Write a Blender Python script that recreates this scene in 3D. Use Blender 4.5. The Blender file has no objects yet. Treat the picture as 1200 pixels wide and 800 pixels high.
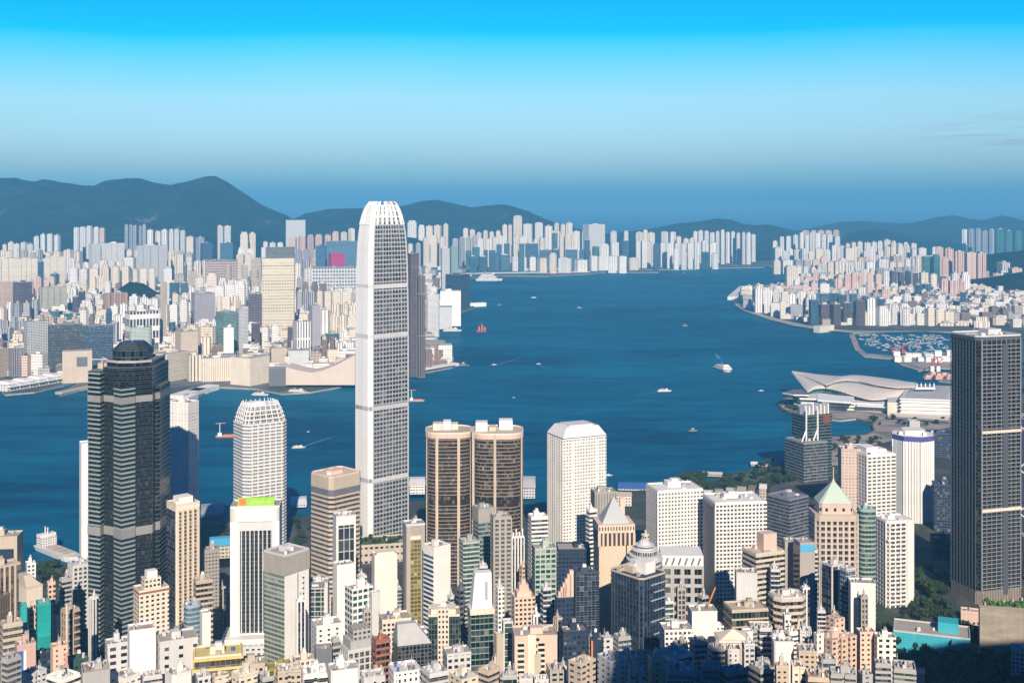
import bpy, math, random
from math import sin, cos, tan, radians, pi, sqrt, atan2, floor
from mathutils import Vector

# ---------------------------------------------------------------- camera, sky, sun, exposure
scene = bpy.context.scene
COL = scene.collection
F, CAMH, YH = 1400.0, 420.0, 238.0          # focal length in photo pixels, eye height, horizon row
camd = bpy.data.cameras.new('camera')
camd.sensor_width = 36.0
camd.lens = 36.0 * F / 1200.0
camd.shift_y = -(400.0 - YH) / 1200.0
camd.clip_start, camd.clip_end = 1.0, 90000.0
cam = bpy.data.objects.new('camera', camd)
cam.location = (0, 0, CAMH)
cam.rotation_euler = (radians(90), 0, 0)
COL.objects.link(cam)
scene.camera = cam

SUN_AZ, SUN_EL = 6.5, 30.0                 # degrees right of straight behind the camera, height
sd = Vector((sin(radians(SUN_AZ)) * cos(radians(SUN_EL)), -cos(radians(SUN_AZ)) * cos(radians(SUN_EL)), sin(radians(SUN_EL))))
sunl = bpy.data.lights.new('sun', 'SUN')
sunl.energy = 4.6
sunl.angle = radians(0.5)
sunl.color = (1.0, 0.87, 0.71)
sun = bpy.data.objects.new('sun', sunl)
sun.rotation_euler = sd.to_track_quat('Z', 'Y').to_euler()
sun.location = (0, -200, 900)
COL.objects.link(sun)

world = bpy.data.worlds.new('World')
scene.world = world
world.use_nodes = True
nt = world.node_tree
nt.nodes.clear()
wo = nt.nodes.new('ShaderNodeOutputWorld')
bg = nt.nodes.new('ShaderNodeBackground')
bg.inputs['Strength'].default_value = 0.10
sky = nt.nodes.new('ShaderNodeTexSky')
sky.sky_type = 'NISHITA'
sky.sun_disc = False
sky.sun_elevation = radians(SUN_EL)
sky.sun_rotation = radians(180 - SUN_AZ)
sky.altitude = 0
sky.air_density, sky.dust_density, sky.ozone_density = 1.0, 0.6, 2.0
tc = nt.nodes.new('ShaderNodeTexCoord')
sp = nt.nodes.new('ShaderNodeSeparateXYZ')
nt.links.new(tc.outputs['Generated'], sp.inputs[0])
# the air's own colour by height above the horizon (clear blue aloft, pale band, slate murk low down)
ns = nt.nodes.new('ShaderNodeTexNoise'); ns.inputs['Scale'].default_value = 3.0; ns.inputs['Detail'].default_value = 2
nt.links.new(tc.outputs['Generated'], ns.inputs['Vector'])
na = nt.nodes.new('ShaderNodeMath'); na.operation = 'MULTIPLY_ADD'; na.inputs[1].default_value = 0.02; na.inputs[2].default_value = -0.01
nt.links.new(ns.outputs['Fac'], na.inputs[0])
ad = nt.nodes.new('ShaderNodeMath'); ad.operation = 'ADD'
nt.links.new(sp.outputs['Z'], ad.inputs[0]); nt.links.new(na.outputs[0], ad.inputs[1])
mr = nt.nodes.new('ShaderNodeMapRange')
mr.inputs['From Min'].default_value = 0.0
mr.inputs['From Max'].default_value = 0.25
nt.links.new(ad.outputs[0], mr.inputs['Value'])
rp = nt.nodes.new('ShaderNodeValToRGB')
nt.links.new(mr.outputs[0], rp.inputs['Fac'])
SKY_STOPS = [(0.0, (0.32, 0.592, 0.84)), (0.08, (0.368, 0.64, 0.896)), (0.14, (0.48, 0.672, 0.928)), (0.22, (0.56, 0.76, 0.96)), (0.34, (0.576, 0.832, 0.96)), (0.45, (0.32, 0.84, 1.056)), (0.535, (0.08, 0.8, 1.136)), (0.56, (0.0, 0.736, 1.2)), (0.66, (0.0, 0.672, 1.24)), (0.8, (0.004, 0.26, 0.66)), (1.0, (0.004, 0.13, 0.46))]
els = rp.color_ramp.elements
while len(els) < len(SKY_STOPS):
    els.new(0.5)
for e, (p, c) in zip(els, SKY_STOPS):
    e.position = p
    e.color = (c[0] / 2, c[1] / 2, c[2] / 2, 1)
mx = nt.nodes.new('ShaderNodeMix'); mx.data_type = 'RGBA'; mx.blend_type = 'MULTIPLY'
mx.inputs['Factor'].default_value = 1.0
nt.links.new(sky.outputs[0], mx.inputs['A'])
nt.links.new(rp.outputs[0], mx.inputs['B'])
sc2 = nt.nodes.new('ShaderNodeVectorMath'); sc2.operation = 'SCALE'; sc2.inputs['Scale'].default_value = 2.0
nt.links.new(mx.outputs['Result'], sc2.inputs[0])
def wmath(op, a, b=None, c=None):
    n = nt.nodes.new('ShaderNodeMath'); n.operation = op; n.use_clamp = op == 'MULTIPLY_ADD'
    for i, v in enumerate((a, b, c)):
        if v is None: continue
        if isinstance(v, (int, float)): n.inputs[i].default_value = v
        else: nt.links.new(v, n.inputs[i])
    return n.outputs[0]
cv = nt.nodes.new('ShaderNodeVectorMath'); cv.operation = 'MULTIPLY'; cv.inputs[1].default_value = (14, 14, 260)
nt.links.new(tc.outputs['Generated'], cv.inputs[0])
cn = nt.nodes.new('ShaderNodeTexNoise'); cn.inputs['Scale'].default_value = 1.0; cn.inputs['Detail'].default_value = 4
nt.links.new(cv.outputs[0], cn.inputs['Vector'])
cm = wmath('MULTIPLY_ADD', cn.outputs['Fac'], 7.0, -3.3)
cx = wmath('MULTIPLY_ADD', sp.outputs['X'], 14.0, -4.3)
cz = wmath('MULTIPLY_ADD', wmath('ABSOLUTE', wmath('SUBTRACT', sp.outputs['Z'], .054)), -60.0, 1.1)
cf = wmath('MULTIPLY', wmath('MULTIPLY', cm, cx), wmath('MULTIPLY', cz, .8))
cmx = nt.nodes.new('ShaderNodeMix'); cmx.data_type = 'RGBA'
nt.links.new(cf, cmx.inputs['Factor']); nt.links.new(sc2.outputs[0], cmx.inputs['A']); cmx.inputs['B'].default_value = (2.9, 3.3, 5.2, 1)
nt.links.new(cmx.outputs['Result'], bg.inputs['Color'])
nt.links.new(bg.outputs[0], wo.inputs['Surface'])

scene.view_settings.view_transform = 'Standard'
scene.view_settings.look = 'None'
scene.view_settings.exposure = 0.5
scene.view_settings.gamma = 1.0
scene.view_settings.use_curve_mapping = False
scene.render.engine = 'CYCLES'
cy = scene.cycles
cy.max_bounces = 5; cy.diffuse_bounces = 2; cy.glossy_bounces = 2; cy.volume_bounces = 0; cy.transmission_bounces = 2
cy.caustics_reflective = False; cy.caustics_refractive = False
cy.use_denoising = True
cy.denoiser = 'OPENIMAGEDENOISE'
cy.denoising_input_passes = 'RGB_ALBEDO_NORMAL'
cy.use_adaptive_sampling = False
cy.sample_clamp_indirect = 4.0
HAZE_DENSITY = 7.4e-5

# ---------------------------------------------------------------- pixel helpers (unproject to real places)
def at(px, py, Y):
    return Vector(((px - 600.0) / F * Y, Y, CAMH - (py - YH) / F * Y))
def on_plane(px, py, z=0.0):
    Y = (CAMH - z) * F / (py - YH)
    return Vector(((px - 600.0) / F * Y, Y, z))
def zrow(py, Y):
    return CAMH - (py - YH) / F * Y

# ---------------------------------------------------------------- tagging
def tag(o, label=None, cat=None, group=None, kind=None):
    if label: o['label'] = label
    if cat: o['category'] = cat
    if group: o['group'] = group
    if kind: o['kind'] = kind
    return o
def empty(name, loc, rz=0.0):
    o = bpy.data.objects.new(name, None)
    o.empty_display_size = 5
    o.location = loc
    o.rotation_euler = (0, 0, rz)
    COL.objects.link(o)
    return o
def copy_part(o, loc=None, rz=None, parent=None, scale=None):
    c = o.copy()
    COL.objects.link(c)
    c.parent = parent if parent is not None else o.parent
    if loc is not None: c.location = loc
    if rz is not None: c.rotation_euler = (0, 0, rz)
    if scale is not None: c.scale = scale
    return c
def copy_tree(o, loc, rz, parent=None):
    c = o.copy(); COL.objects.link(c); c.location = loc; c.rotation_euler = (0, 0, rz)
    if parent: c.parent = parent
    for ch in list(o.children):
        d = ch.copy(); COL.objects.link(d); d.parent = c
        for g in list(ch.children):
            e = g.copy(); COL.objects.link(e); e.parent = d
    return c

# ---------------------------------------------------------------- mesh builder
class MB:
    def __init__(self):
        self.v, self.f, self.m, self.uv = [], [], [], []
    def face(self, pts, mat=0, uvs=None):
        i = len(self.v)
        self.v += [tuple(p) for p in pts]
        self.f.append(tuple(range(i, i + len(pts))))
        self.m.append(mat)
        self.uv += uvs if uvs else [(p[0] * 1.0, p[1] * 1.0) for p in pts]
        return self
    def prism(self, plan, z0, z1, side=0, top=1, plan2=None, bottom=True):
        q = plan2 or plan
        n = len(plan); u = 0.0
        for i in range(n):
            a, b = plan[i], plan[(i + 1) % n]; c, d = q[(i + 1) % n], q[i]
            L = math.hypot(b[0] - a[0], b[1] - a[1])
            self.face([(a[0], a[1], z0), (b[0], b[1], z0), (c[0], c[1], z1), (d[0], d[1], z1)], side,
                      [(u, z0), (u + L, z0), (u + L, z1), (u, z1)])
            u += L
        self.face([(p[0], p[1], z1) for p in q], top)
        if bottom: self.face([(p[0], p[1], z0) for p in reversed(plan)], top)
        return self
    def box(self, c, s, mat=0, rz=0.0, top=None):
        hx, hy = s[0] / 2, s[1] / 2
        ca, sa = cos(rz), sin(rz)
        pl = [(c[0] + x * ca - y * sa, c[1] + x * sa + y * ca) for x, y in ((-hx, -hy), (hx, -hy), (hx, hy), (-hx, hy))]
        return self.prism(pl, c[2], c[2] + s[2], mat, mat if top is None else top)
    def cyl(self, c, r, h, mat=0, n=16, r2=None, top=None):
        r2 = r if r2 is None else r2
        p = [(c[0] + r * cos(2 * pi * i / n), c[1] + r * sin(2 * pi * i / n)) for i in range(n)]
        q = [(c[0] + r2 * cos(2 * pi * i / n), c[1] + r2 * sin(2 * pi * i / n)) for i in range(n)]
        return self.prism(p, c[2], c[2] + h, mat, mat if top is None else top, q)
    def tube(self, a, b, r, mat=0, n=6):
        a, b = Vector(a), Vector(b)
        d = (b - a).normalized()
        x = d.orthogonal().normalized(); y = d.cross(x)
        pa = [a + x * r * cos(2 * pi * i / n) + y * r * sin(2 * pi * i / n) for i in range(n)]
        pb = [p + (b - a) for p in pa]
        for i in range(n):
            j = (i + 1) % n
            self.face([pa[i], pa[j], pb[j], pb[i]], mat)
        self.face(list(reversed(pa)), mat); self.face(pb, mat)
        return self
    def ring(self, plan, t, z0, z1, mat=0):
        inn = offset(plan, -t); n = len(plan)
        for i in range(n):
            j = (i + 1) % n
            a, b, c, d = plan[i], plan[j], inn[j], inn[i]
            self.face([(*a, z0), (*b, z0), (*b, z1), (*a, z1)], mat)
            self.face([(*c, z0), (*d, z0), (*d, z1), (*c, z1)], mat)
            self.face([(*a, z1), (*b, z1), (*c, z1), (*d, z1)], mat)
        return self
    def build(self, name, mats, parent=None, loc=None, rz=0.0, smooth=False):
        me = bpy.data.meshes.new(name)
        me.from_pydata(self.v, [], self.f)
        me.polygons.foreach_set('material_index', self.m)
        ul = me.uv_layers.new(name='UVMap')
        ul.data.foreach_set('uv', [c for p in self.uv for c in p])
        if smooth:
            me.polygons.foreach_set('use_smooth', [True] * len(self.f))
        for mt in (mats if isinstance(mats, (list, tuple)) else [mats]):
            me.materials.append(mt)
        me.update()
        o = bpy.data.objects.new(name, me)
        COL.objects.link(o)
        if parent: o.parent = parent
        if loc is not None: o.location = loc
        o.rotation_euler = (0, 0, rz)
        return o

# ---------------------------------------------------------------- plans (counter-clockwise)
def p_rect(w, d): return [(-w/2, -d/2), (w/2, -d/2), (w/2, d/2), (-w/2, d/2)]
def p_chamfer(w, d, k=.22):
    c = min(w, d) * k
    return [(-w/2+c, -d/2), (w/2-c, -d/2), (w/2, -d/2+c), (w/2, d/2-c), (w/2-c, d/2), (-w/2+c, d/2), (-w/2, d/2-c), (-w/2, -d/2+c)]
def p_round(w, d, k=.35, n=5):
    c = min(w, d) * k; out = []
    for cx, cy, a0 in ((w/2-c, -d/2+c, -90), (w/2-c, d/2-c, 0), (-w/2+c, d/2-c, 90), (-w/2+c, -d/2+c, 180)):
        for i in range(n + 1):
            a = radians(a0 + 90 * i / n); out.append((cx + c * cos(a), cy + c * sin(a)))
    return out
def p_ellipse(w, d, n=24): return [(w/2*cos(2*pi*i/n), d/2*sin(2*pi*i/n)) for i in range(n)]
def p_notch(w, d, k=3, nd=.12):
    """bays of flats with a narrow light well between them on every long side"""
    out = []
    def run(ax, ay, bx, by, k):
        L = math.hypot(bx-ax, by-ay); ux, uy = (bx-ax)/L, (by-ay)/L; nx, ny = -uy, ux
        dp = min(w, d) * nd
        for i in range(k):
            s0, s1 = L * i / k, L * (i + 1) / k; g = L / k * .17
            if i: out.append((ax+ux*(s0+g)+nx*dp, ay+uy*(s0+g)+ny*dp)); out.append((ax+ux*(s0+g), ay+uy*(s0+g)))
            else: out.append((ax, ay))
            if i < k - 1: out.append((ax+ux*(s1-g), ay+uy*(s1-g))); out.append((ax+ux*(s1-g)+nx*dp, ay+uy*(s1-g)+ny*dp))
    k2 = max(1, round(k * d / w))
    run(-w/2, -d/2, w/2, -d/2, k); run(w/2, -d/2, w/2, d/2, k2); run(w/2, d/2, -w/2, d/2, k); run(-w/2, d/2, -w/2, -d/2, k2)
    return out
def p_cross(w, d, k=.26):
    a, b = w * k, d * k
    return [(-w/2+a, -d/2), (w/2-a, -d/2), (w/2-a, -d/2+b), (w/2, -d/2+b), (w/2, d/2-b), (w/2-a, d/2-b), (w/2-a, d/2), (-w/2+a, d/2),
            (-w/2+a, d/2-b), (-w/2, d/2-b), (-w/2, -d/2+b), (-w/2+a, -d/2+b)]
PLANS = {'rect': p_rect, 'chamfer': p_chamfer, 'round': p_round, 'ellipse': p_ellipse, 'notch': p_notch, 'cross': p_cross,
         'notch2': lambda w, d: p_notch(w, d, 2), 'notch4': lambda w, d: p_notch(w, d, 4), 'oct': lambda w, d: p_chamfer(w, d, .29),
         'round2': lambda w, d: p_round(w, d, .48, 7), 'cut': lambda w, d: p_chamfer(w, d, .1)}
def offset(plan, o):
    n = len(plan); out = []
    for i in range(n):
        a, b, c = Vector(plan[i-1]), Vector(plan[i]), Vector(plan[(i+1) % n])
        e1, e2 = (b - a).normalized(), (c - b).normalized()
        n1, n2 = Vector((e1.y, -e1.x)), Vector((e2.y, -e2.x))
        m = n1 + n2
        if m.length < 1e-6: out.append(tuple(b)); continue
        m.normalize(); k = o / max(.3, m.dot(n1))
        out.append((b.x + m.x * k, b.y + m.y * k))
    return out
def scale_plan(p, s, t=None):
    t = s if t is None else t
    return [(x * s, y * t) for x, y in p]

# ---------------------------------------------------------------- materials
PAL = dict(
    white=(.82, .80, .76), cream=(.74, .66, .54), beige=(.58, .48, .38), tan=(.46, .36, .27), brown=(.26, .18, .13), grey=(.42, .42, .42),
    lgrey=(.60, .60, .60), dgrey=(.16, .17, .19), concrete=(.40, .37, .33), pink=(.62, .42, .36), salmon=(.58, .33, .25), red=(.50, .06, .05), magenta=(.62, .03, .20),
    navy=(.02, .035, .07), teal=(.02, .36, .34), aqua=(.05, .42, .52), green=(.10, .32, .07), lime=(.30, .62, .06), blue=(.05, .14, .42),
    lav=(.42, .39, .42), sky=(.10, .45, .72), olive=(.30, .27, .08), yellow=(.70, .58, .22), purple=(.15, .12, .14), orange=(.65, .24, .08),
    wine=(.22, .07, .06), rust=(.36, .13, .08), palegreen=(.55, .66, .60), indigo=(.10, .10, .36), mint=(.30, .42, .39), peach=(.70, .52, .42), sand=(.52, .45, .36),
    asphalt=(.05, .05, .055))
GL = dict(dark=(.012, .018, .028), navy=(.010, .022, .05), blue=(.02, .07, .14), teal=(.015, .09, .11), green=(.03, .075, .06), dgreen=(.008, .03, .025), brown=(.03, .02, .014),
          grey=(.07, .085, .095), silver=(.20, .22, .23), olive=(.12, .10, .025), sky=(.12, .24, .30), pale=(.30, .40, .38), black=(.006, .007, .009), mid=(.04, .05, .06), lbrown=(.07, .05, .035))
_mats = {}
LAND = {}
def _new(name):
    m = bpy.data.materials.new(name); m.use_nodes = True
    t = m.node_tree; b = t.nodes['Principled BSDF']
    return m, t, b
def _math(t, op, a, b=None, c=None):
    n = t.nodes.new('ShaderNodeMath'); n.operation = op
    for i, x in enumerate((a, b, c)):
        if x is None: continue
        if isinstance(x, (int, float)): n.inputs[i].default_value = x
        else: t.links.new(x, n.inputs[i])
    return n.outputs[0]
def _mix(t, fac, a, b, blend='MIX'):
    n = t.nodes.new('ShaderNodeMix'); n.data_type = 'RGBA'; n.blend_type = blend
    for k, x in (('Factor', fac), ('A', a), ('B', b)):
        if isinstance(x, (int, float)): n.inputs[k].default_value = x
        elif isinstance(x, tuple): n.inputs[k].default_value = (*x, 1)
        else: t.links.new(x, n.inputs[k])
    return n.outputs['Result']
def _noise(t, vec, scale, detail=3, rough=.6):
    n = t.nodes.new('ShaderNodeTexNoise'); n.inputs['Scale'].default_value = scale; n.inputs['Detail'].default_value = detail; n.inputs['Roughness'].default_value = rough
    if vec is not None: t.links.new(vec, n.inputs['Vector'])
    return n.outputs['Fac']
def _scaled(t, vec, s):
    n = t.nodes.new('ShaderNodeVectorMath'); n.operation = 'MULTIPLY'; n.inputs[1].default_value = s
    t.links.new(vec, n.inputs[0]); return n.outputs[0]
def colour(c): return PAL[c] if isinstance(c, str) else c
def _weathered(t, col, obj, amount=.22, streak=True):
    """wall colour with large stains, rain streaks and a small difference from one object to the next"""
    n1 = _noise(t, obj, .045, 5, .65)
    k = _math(t, 'MULTIPLY_ADD', n1, amount * 2, 1 - amount)
    if streak:
        n2 = _noise(t, _scaled(t, obj, (.5, .5, .02)), 1.0, 3, .6)
        k = _math(t, 'MULTIPLY', k, _math(t, 'MULTIPLY_ADD', n2, amount * 1.4, 1 - amount * .7))
    oi = t.nodes.new('ShaderNodeObjectInfo')
    k = _math(t, 'MULTIPLY', k, _math(t, 'MULTIPLY_ADD', oi.outputs['Random'], .14, .93))
    n = t.nodes.new('ShaderNodeVectorMath'); n.operation = 'SCALE'
    n.inputs[0].default_value = col; t.links.new(k, n.inputs['Scale'])
    return n.outputs[0]
def plain(c, rough=.75, metal=0.0, amount=.2, spec=.4):
    key = ('plain', c, rough, metal, amount)
    if key in _mats: return _mats[key]
    m, t, b = _new('paint_%s' % (c if isinstance(c, str) else 'own'))
    tcn = t.nodes.new('ShaderNodeTexCoord')
    t.links.new(_weathered(t, colour(c), tcn.outputs['Object'], amount), b.inputs['Base Color'])
    b.inputs['Roughness'].default_value = rough; b.inputs['Metallic'].default_value = metal
    b.inputs['Specular IOR Level'].default_value = spec
    _mats[key] = m; return m
def facade(wall, glass, bay=3.2, storey=3.3, fw=.6, fh=.5, curtain=.35, metal=0.0, rough=.12, amount=.2, band=0.0, bandcol=None, double=0):
    """wall with a grid of windows; every window has its own shade of blinds; UV is in metres"""
    key = ('facade', wall, glass, bay, storey, fw, fh, curtain, metal, rough, band, bandcol, double)
    if key in _mats: return _mats[key]
    m, t, b = _new('facade')
    uvn = t.nodes.new('ShaderNodeUVMap'); uvn.uv_map = 'UVMap'
    s = t.nodes.new('ShaderNodeSeparateXYZ'); t.links.new(uvn.outputs[0], s.inputs[0])
    tcn = t.nodes.new('ShaderNodeTexCoord')
    ub, vb = _math(t, 'DIVIDE', s.outputs['X'], bay), _math(t, 'DIVIDE', s.outputs['Y'], storey)
    fu, fv = _math(t, 'FRACT', ub), _math(t, 'FRACT', vb)
    mu = _math(t, 'LESS_THAN', _math(t, 'ABSOLUTE', _math(t, 'SUBTRACT', fu, .5)), fw / 2)
    mv = _math(t, 'LESS_THAN', _math(t, 'ABSOLUTE', _math(t, 'SUBTRACT', fv, .5)), fh / 2)
    mask = _math(t, 'MULTIPLY', mu, mv)
    wc = t.nodes.new('ShaderNodeTexWhiteNoise'); wc.noise_dimensions = '1D'; t.links.new(_math(t, 'ADD', _math(t, 'FLOOR', vb), 31.7), wc.inputs['W'])
    cmb = t.nodes.new('ShaderNodeCombineXYZ')
    t.links.new(_math(t, 'FLOOR', ub), cmb.inputs[0]); t.links.new(_math(t, 'FLOOR', vb), cmb.inputs[1])
    oi = t.nodes.new('ShaderNodeObjectInfo'); t.links.new(_math(t, 'MULTIPLY', oi.outputs['Random'], 91.7), cmb.inputs[2])
    wn = t.nodes.new('ShaderNodeTexWhiteNoise'); wn.noise_dimensions = '3D'; t.links.new(cmb.outputs[0], wn.inputs['Vector'])
    r = wn.outputs['Value']
    gcol = colour(GL[glass]) if isinstance(glass, str) else glass
    g2 = tuple(min(.6, c * .4 + x) for c, x in zip(gcol, (.34, .32, .28)))
    g = _mix(t, _math(t, 'MULTIPLY', _math(t, 'POWER', r, 5.0), curtain * 1.6), gcol, g2)
    # whole floors and broad patches of glass differ a little
    n3 = _noise(t, _scaled(t, tcn.outputs['Object'], (.04, .04, .12)), 1.0, 3)
    g = _mix(t, 1.0, g, _mix(t, n3, (.35, .35, .35), (1.7, 1.7, 1.7)), 'MULTIPLY')
    g = _mix(t, 1.0, g, _mix(t, wc.outputs['Value'], (.6, .6, .6), (1.3, 1.3, 1.3)), 'MULTIPLY')
    w = _weathered(t, colour(wall), tcn.outputs['Object'], amount)
    if band:
        bm_ = _math(t, 'LESS_THAN', fv, band)
        w = _mix(t, bm_, w, colour(bandcol))
        mask = _math(t, 'MULTIPLY', mask, _math(t, 'SUBTRACT', 1.0, bm_))
    t.links.new(_mix(t, mask, w, g), b.inputs['Base Color'])
    t.links.new(_math(t, 'MULTIPLY_ADD', mask, rough - .8, .8), b.inputs['Roughness'])
    if metal: t.links.new(_math(t, 'MULTIPLY', mask, metal), b.inputs['Metallic'])
    b.inputs['Specular IOR Level'].default_value = .5
    _mats[key] = m; return m
def glassm(g, bay=1.6, storey=3.6, frame=.1, fc='dgrey', metal=.0, curtain=.25):
    return facade(fc, g, bay, storey, 1 - frame, 1 - frame * .9, curtain, metal, .1, .1)
# ---------------------------------------------------------------- the lie of the land
GZ = [(-2000, 380), (-300, 400), (-60, 408), (0, 404), (120, 335), (300, 225), (450, 165), (600, 120), (700, 85), (800, 58), (900, 38), (1000, 20), (1100, 9), (1200, 4), (1e6, 4)]
def gz(Y):
    for (a, za), (b, zb) in zip(GZ, GZ[1:]):
        if Y <= b: return za + (zb - za) * max(0, (Y - a)) / (b - a)
    return 4.0
def sstep(a, b, x):
    x = min(1, max(0, (x - a) / (b - a))); return x * x * (3 - 2 * x)

# ---------------------------------------------------------------- footprint from what the photo shows of it
def foot(x0, xc, x1, Y, r=1.0, th=None):
    """nearest corner at column xc and distance Y; left face runs to column x0, right face to x1; r = left / right length"""
    u0, u1 = (x0 - 600) / F, (x1 - 600) / F
    if xc is None:
        um = (u0 + u1) / 2; th = -math.atan(um) if th is None else th
        L2 = (u1 - u0) * Y / (cos(th) - u1 * sin(th)); L1 = L2 * r
        C = Vector((u0 * Y, Y))
    else:
        uc = (xc - 600) / F; C = Vector((uc * Y, Y))
        L = lambda t: ((C.x - u0 * C.y) / (sin(t) + u0 * cos(t)), (u1 * C.y - C.x) / (cos(t) - u1 * sin(t)))
        lo, hi = math.atan(-u0) + 1e-3, math.atan(1 / u1) - 1e-3 if u1 > 0 else pi / 2 + math.atan(-u1) - 1e-3
        if th is None:
            for _ in range(50):
                t = (lo + hi) / 2; a, b = L(t)
                if a / b > r: lo = t
                else: hi = t
            th = (lo + hi) / 2
        L1, L2 = L(th)
    ctr = C + Vector((cos(th), sin(th))) * L2 / 2 + Vector((-sin(th), cos(th))) * L1 / 2
    return ctr, L2, L1, th

# ---------------------------------------------------------------- roof-top things that are part of a building
TANK_M = None
def roofkit(root, w, d, z, rng, wall, n=4, parapet=None, big=True):
    if parapet:
        MB().ring(parapet, .5, z - .3, z + 1.3).build('parapet', plain(wall), root)
    if big:
        hw, hd = w * rng.uniform(.28, .45), d * rng.uniform(.28, .45); hh = rng.uniform(3, 6)
        hx, hy = rng.uniform(-.15, .15) * w, rng.uniform(-.1, .2) * d
        MB().box((hx, hy, z), (hw, hd, hh)).build('lift_tower', plain(wall), root)
        if rng.random() < .6:
            MB().box((hx + hw * .1, hy, z + hh), (hw * .5, hd * .6, 2.2)).build('water_tank', plain(rng.choice(['lgrey', 'white', 'concrete'])), root)
    for i in range(n):
        x, y = rng.uniform(-.42, .42) * w, rng.uniform(-.42, .42) * d
        k = rng.random(); s = min(w, d)
        if k < .4:
            b = MB(); a, c, h = rng.uniform(.07, .16) * s, rng.uniform(.07, .16) * s, rng.uniform(1.2, 2.6)
            b.box((x, y, z), (a, c, h)); b.cyl((x, y, z + h), min(a, c) * .3, .4, 0, 8)
            b.build('air_conditioner', plain(rng.choice(['grey', 'lgrey', 'white', 'dgrey'])), root)
        elif k < .6:
            MB().cyl((x, y, z), rng.uniform(.05, .08) * s, rng.uniform(1.5, 3), 0, 12).build('water_tank', plain(rng.choice(['lgrey', 'white', 'blue'])), root)
        elif k < .8:
            MB().box((x, y, z), (rng.uniform(.1, .25) * s, rng.uniform(.08, .15) * s, rng.uniform(2, 3.2)), 0, rng.choice([0, 0, pi/2])).build('stair_hut', plain(rng.choice([wall, 'concrete', 'lgrey'])), root)
        elif k < .92:
            b = MB(); L = rng.uniform(.25, .5) * s
            b.box((x, y, z + .6), (L, .5, .5)); b.box((x - L * .4, y, z), (.4, .4, .6)); b.box((x + L * .4, y, z), (.4, .4, .6))
            b.build('pipe_run', plain(rng.choice(['dgrey', 'lgrey', 'rust'])), root)
        else:
            b = MB(); h = rng.uniform(4, 9); b.tube((x, y, z), (x, y, z + h), .15); b.box((x, y, z + h * .7), (1.4, .1, .1))
            b.build('antenna', plain('lgrey'), root)

def parts_on(root, proto, zs):
    for z in zs[1:]:
        copy_part(proto, (proto.location.x, proto.location.y, proto.location.z + z - zs[0]), parent=root)

def tower(x0, xc, x1, yt, Y, style, label, name='office_tower', cat='office tower', wall='cream', glass='dark', st=3.6, bay=3.2, r=1.0, plan='rect', th=None,
          roof='concrete', kit=4, big=True, fw=.6, fh=.5, band=1.3, out=.45, fin=.6, finsp=3.2, seed=None, parapet=True, base=None, metal=0.0, group=None, hz=None,
          curtain=.35, bandcol=None, top_solid=0.0, sides='fl', wall2=None, finmat=None):
    ctr, w, d, th = foot(x0, xc, x1, Y, r, th)
    zb = gz(Y) - 3 if base is None else base
    zt = zrow(yt, Y) if hz is None else zb + hz
    h = zt - zb
    rng = random.Random(seed if seed is not None else int(x0 * 31 + yt * 7))
    root = empty(name, (ctr.x, ctr.y, zb), th)
    tag(root, label, cat, group)
    pl = PLANS[plan](w, d)
    rm = plain(roof, .9, amount=.3)
    hs = h - top_solid
    info = dict(root=root, w=w, d=d, h=h, plan=pl, th=th, rng=rng, ctr=ctr, zb=zb)
    bc = bandcol or wall
    if style == 'punch':
        MB().prism(pl, 0, h).build('wall', [facade(wall, glass, bay, st, fw, fh, curtain, metal), rm], root)
    elif style == 'plain':
        MB().prism(pl, 0, h).build('wall', [plain(wall), rm], root)
    else:
        fr = .1
        MB().prism(pl, 0, h - .2).build('glazing', [glassm(glass, bay, st, fr, 'dgrey', metal, curtain), rm], root)
        if style in ('bands', 'grid'):
            n = int(hs / st)
            zs = [hs - i * st for i in range(min(n, 95))]
            b = MB().prism(offset(pl, out), zs[0] - band, zs[0], 0, 0)
            o = b.build('floor_band', plain(bc), root)
            parts_on(root, o, zs)
        if style in ('grid', 'fins'):
            fm = plain(finmat or wall)
            z0 = max(0, h - 95 * st) if style == 'grid' else 0
            protos = {}
            n = len(pl)
            for i in range(n):
                a, b2 = Vector(pl[i]), Vector(pl[(i + 1) % n]); e = b2 - a; L = e.length
                nx, ny = e.y / L, -e.x / L
                # long unseen back faces keep a plain curtain wall
                wn = Vector((nx * cos(th) - ny * sin(th), nx * sin(th) + ny * cos(th)))
                if wn.dot(ctr.normalized()) > .25: continue
                k = max(1, round(L / finsp)); rz = atan2(e.y, e.x)
                if 'o' not in protos:
                    protos['o'] = MB().box((0, 0, z0), (fin, out * 1.9, h - z0 + .05)).build('pier', fm, root)
                    first = True
                for j in range(k + 1):
                    if j == k and n <= 4: continue
                    p = a + e * (j / k)
                    if first: protos['o'].location = (p.x + nx * .06, p.y + ny * .06, 0); protos['o'].rotation_euler = (0, 0, rz); first = False
                    else: copy_part(protos['o'], (p.x + nx * .06, p.y + ny * .06, 0), rz, root)
        if top_solid:
            MB().prism(offset(pl, out * .9), hs, h, 0, 1).build('roof_storey', [plain(bc), rm], root)
    if kit or big:
        roofkit(root, w * .8, d * .8, h, rng, wall2 or wall, kit, offset(pl, .1) if parapet else None, big)
    return info

def on_face(info, side, s, z, sw, sh, t, mat, name, inset=0.0):
    """a flat panel on the right ('r') or left ('l') visible face: s = centre along the face (-.5..+.5), sizes in metres"""
    w, d = info['w'], info['d']
    if side == 'r': c = (s * w, -d / 2 - t / 2 + .1 - inset); sz = (sw, t, sh)
    else: c = (-w / 2 - t / 2 + .1 - inset, -s * d); sz = (t, sw, sh)
    return MB().box((c[0], c[1], z - sh / 2), sz).build(name, mat, info['root'])
def zl(info, py, Y): return zrow(py, Y) - info['zb']

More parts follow.
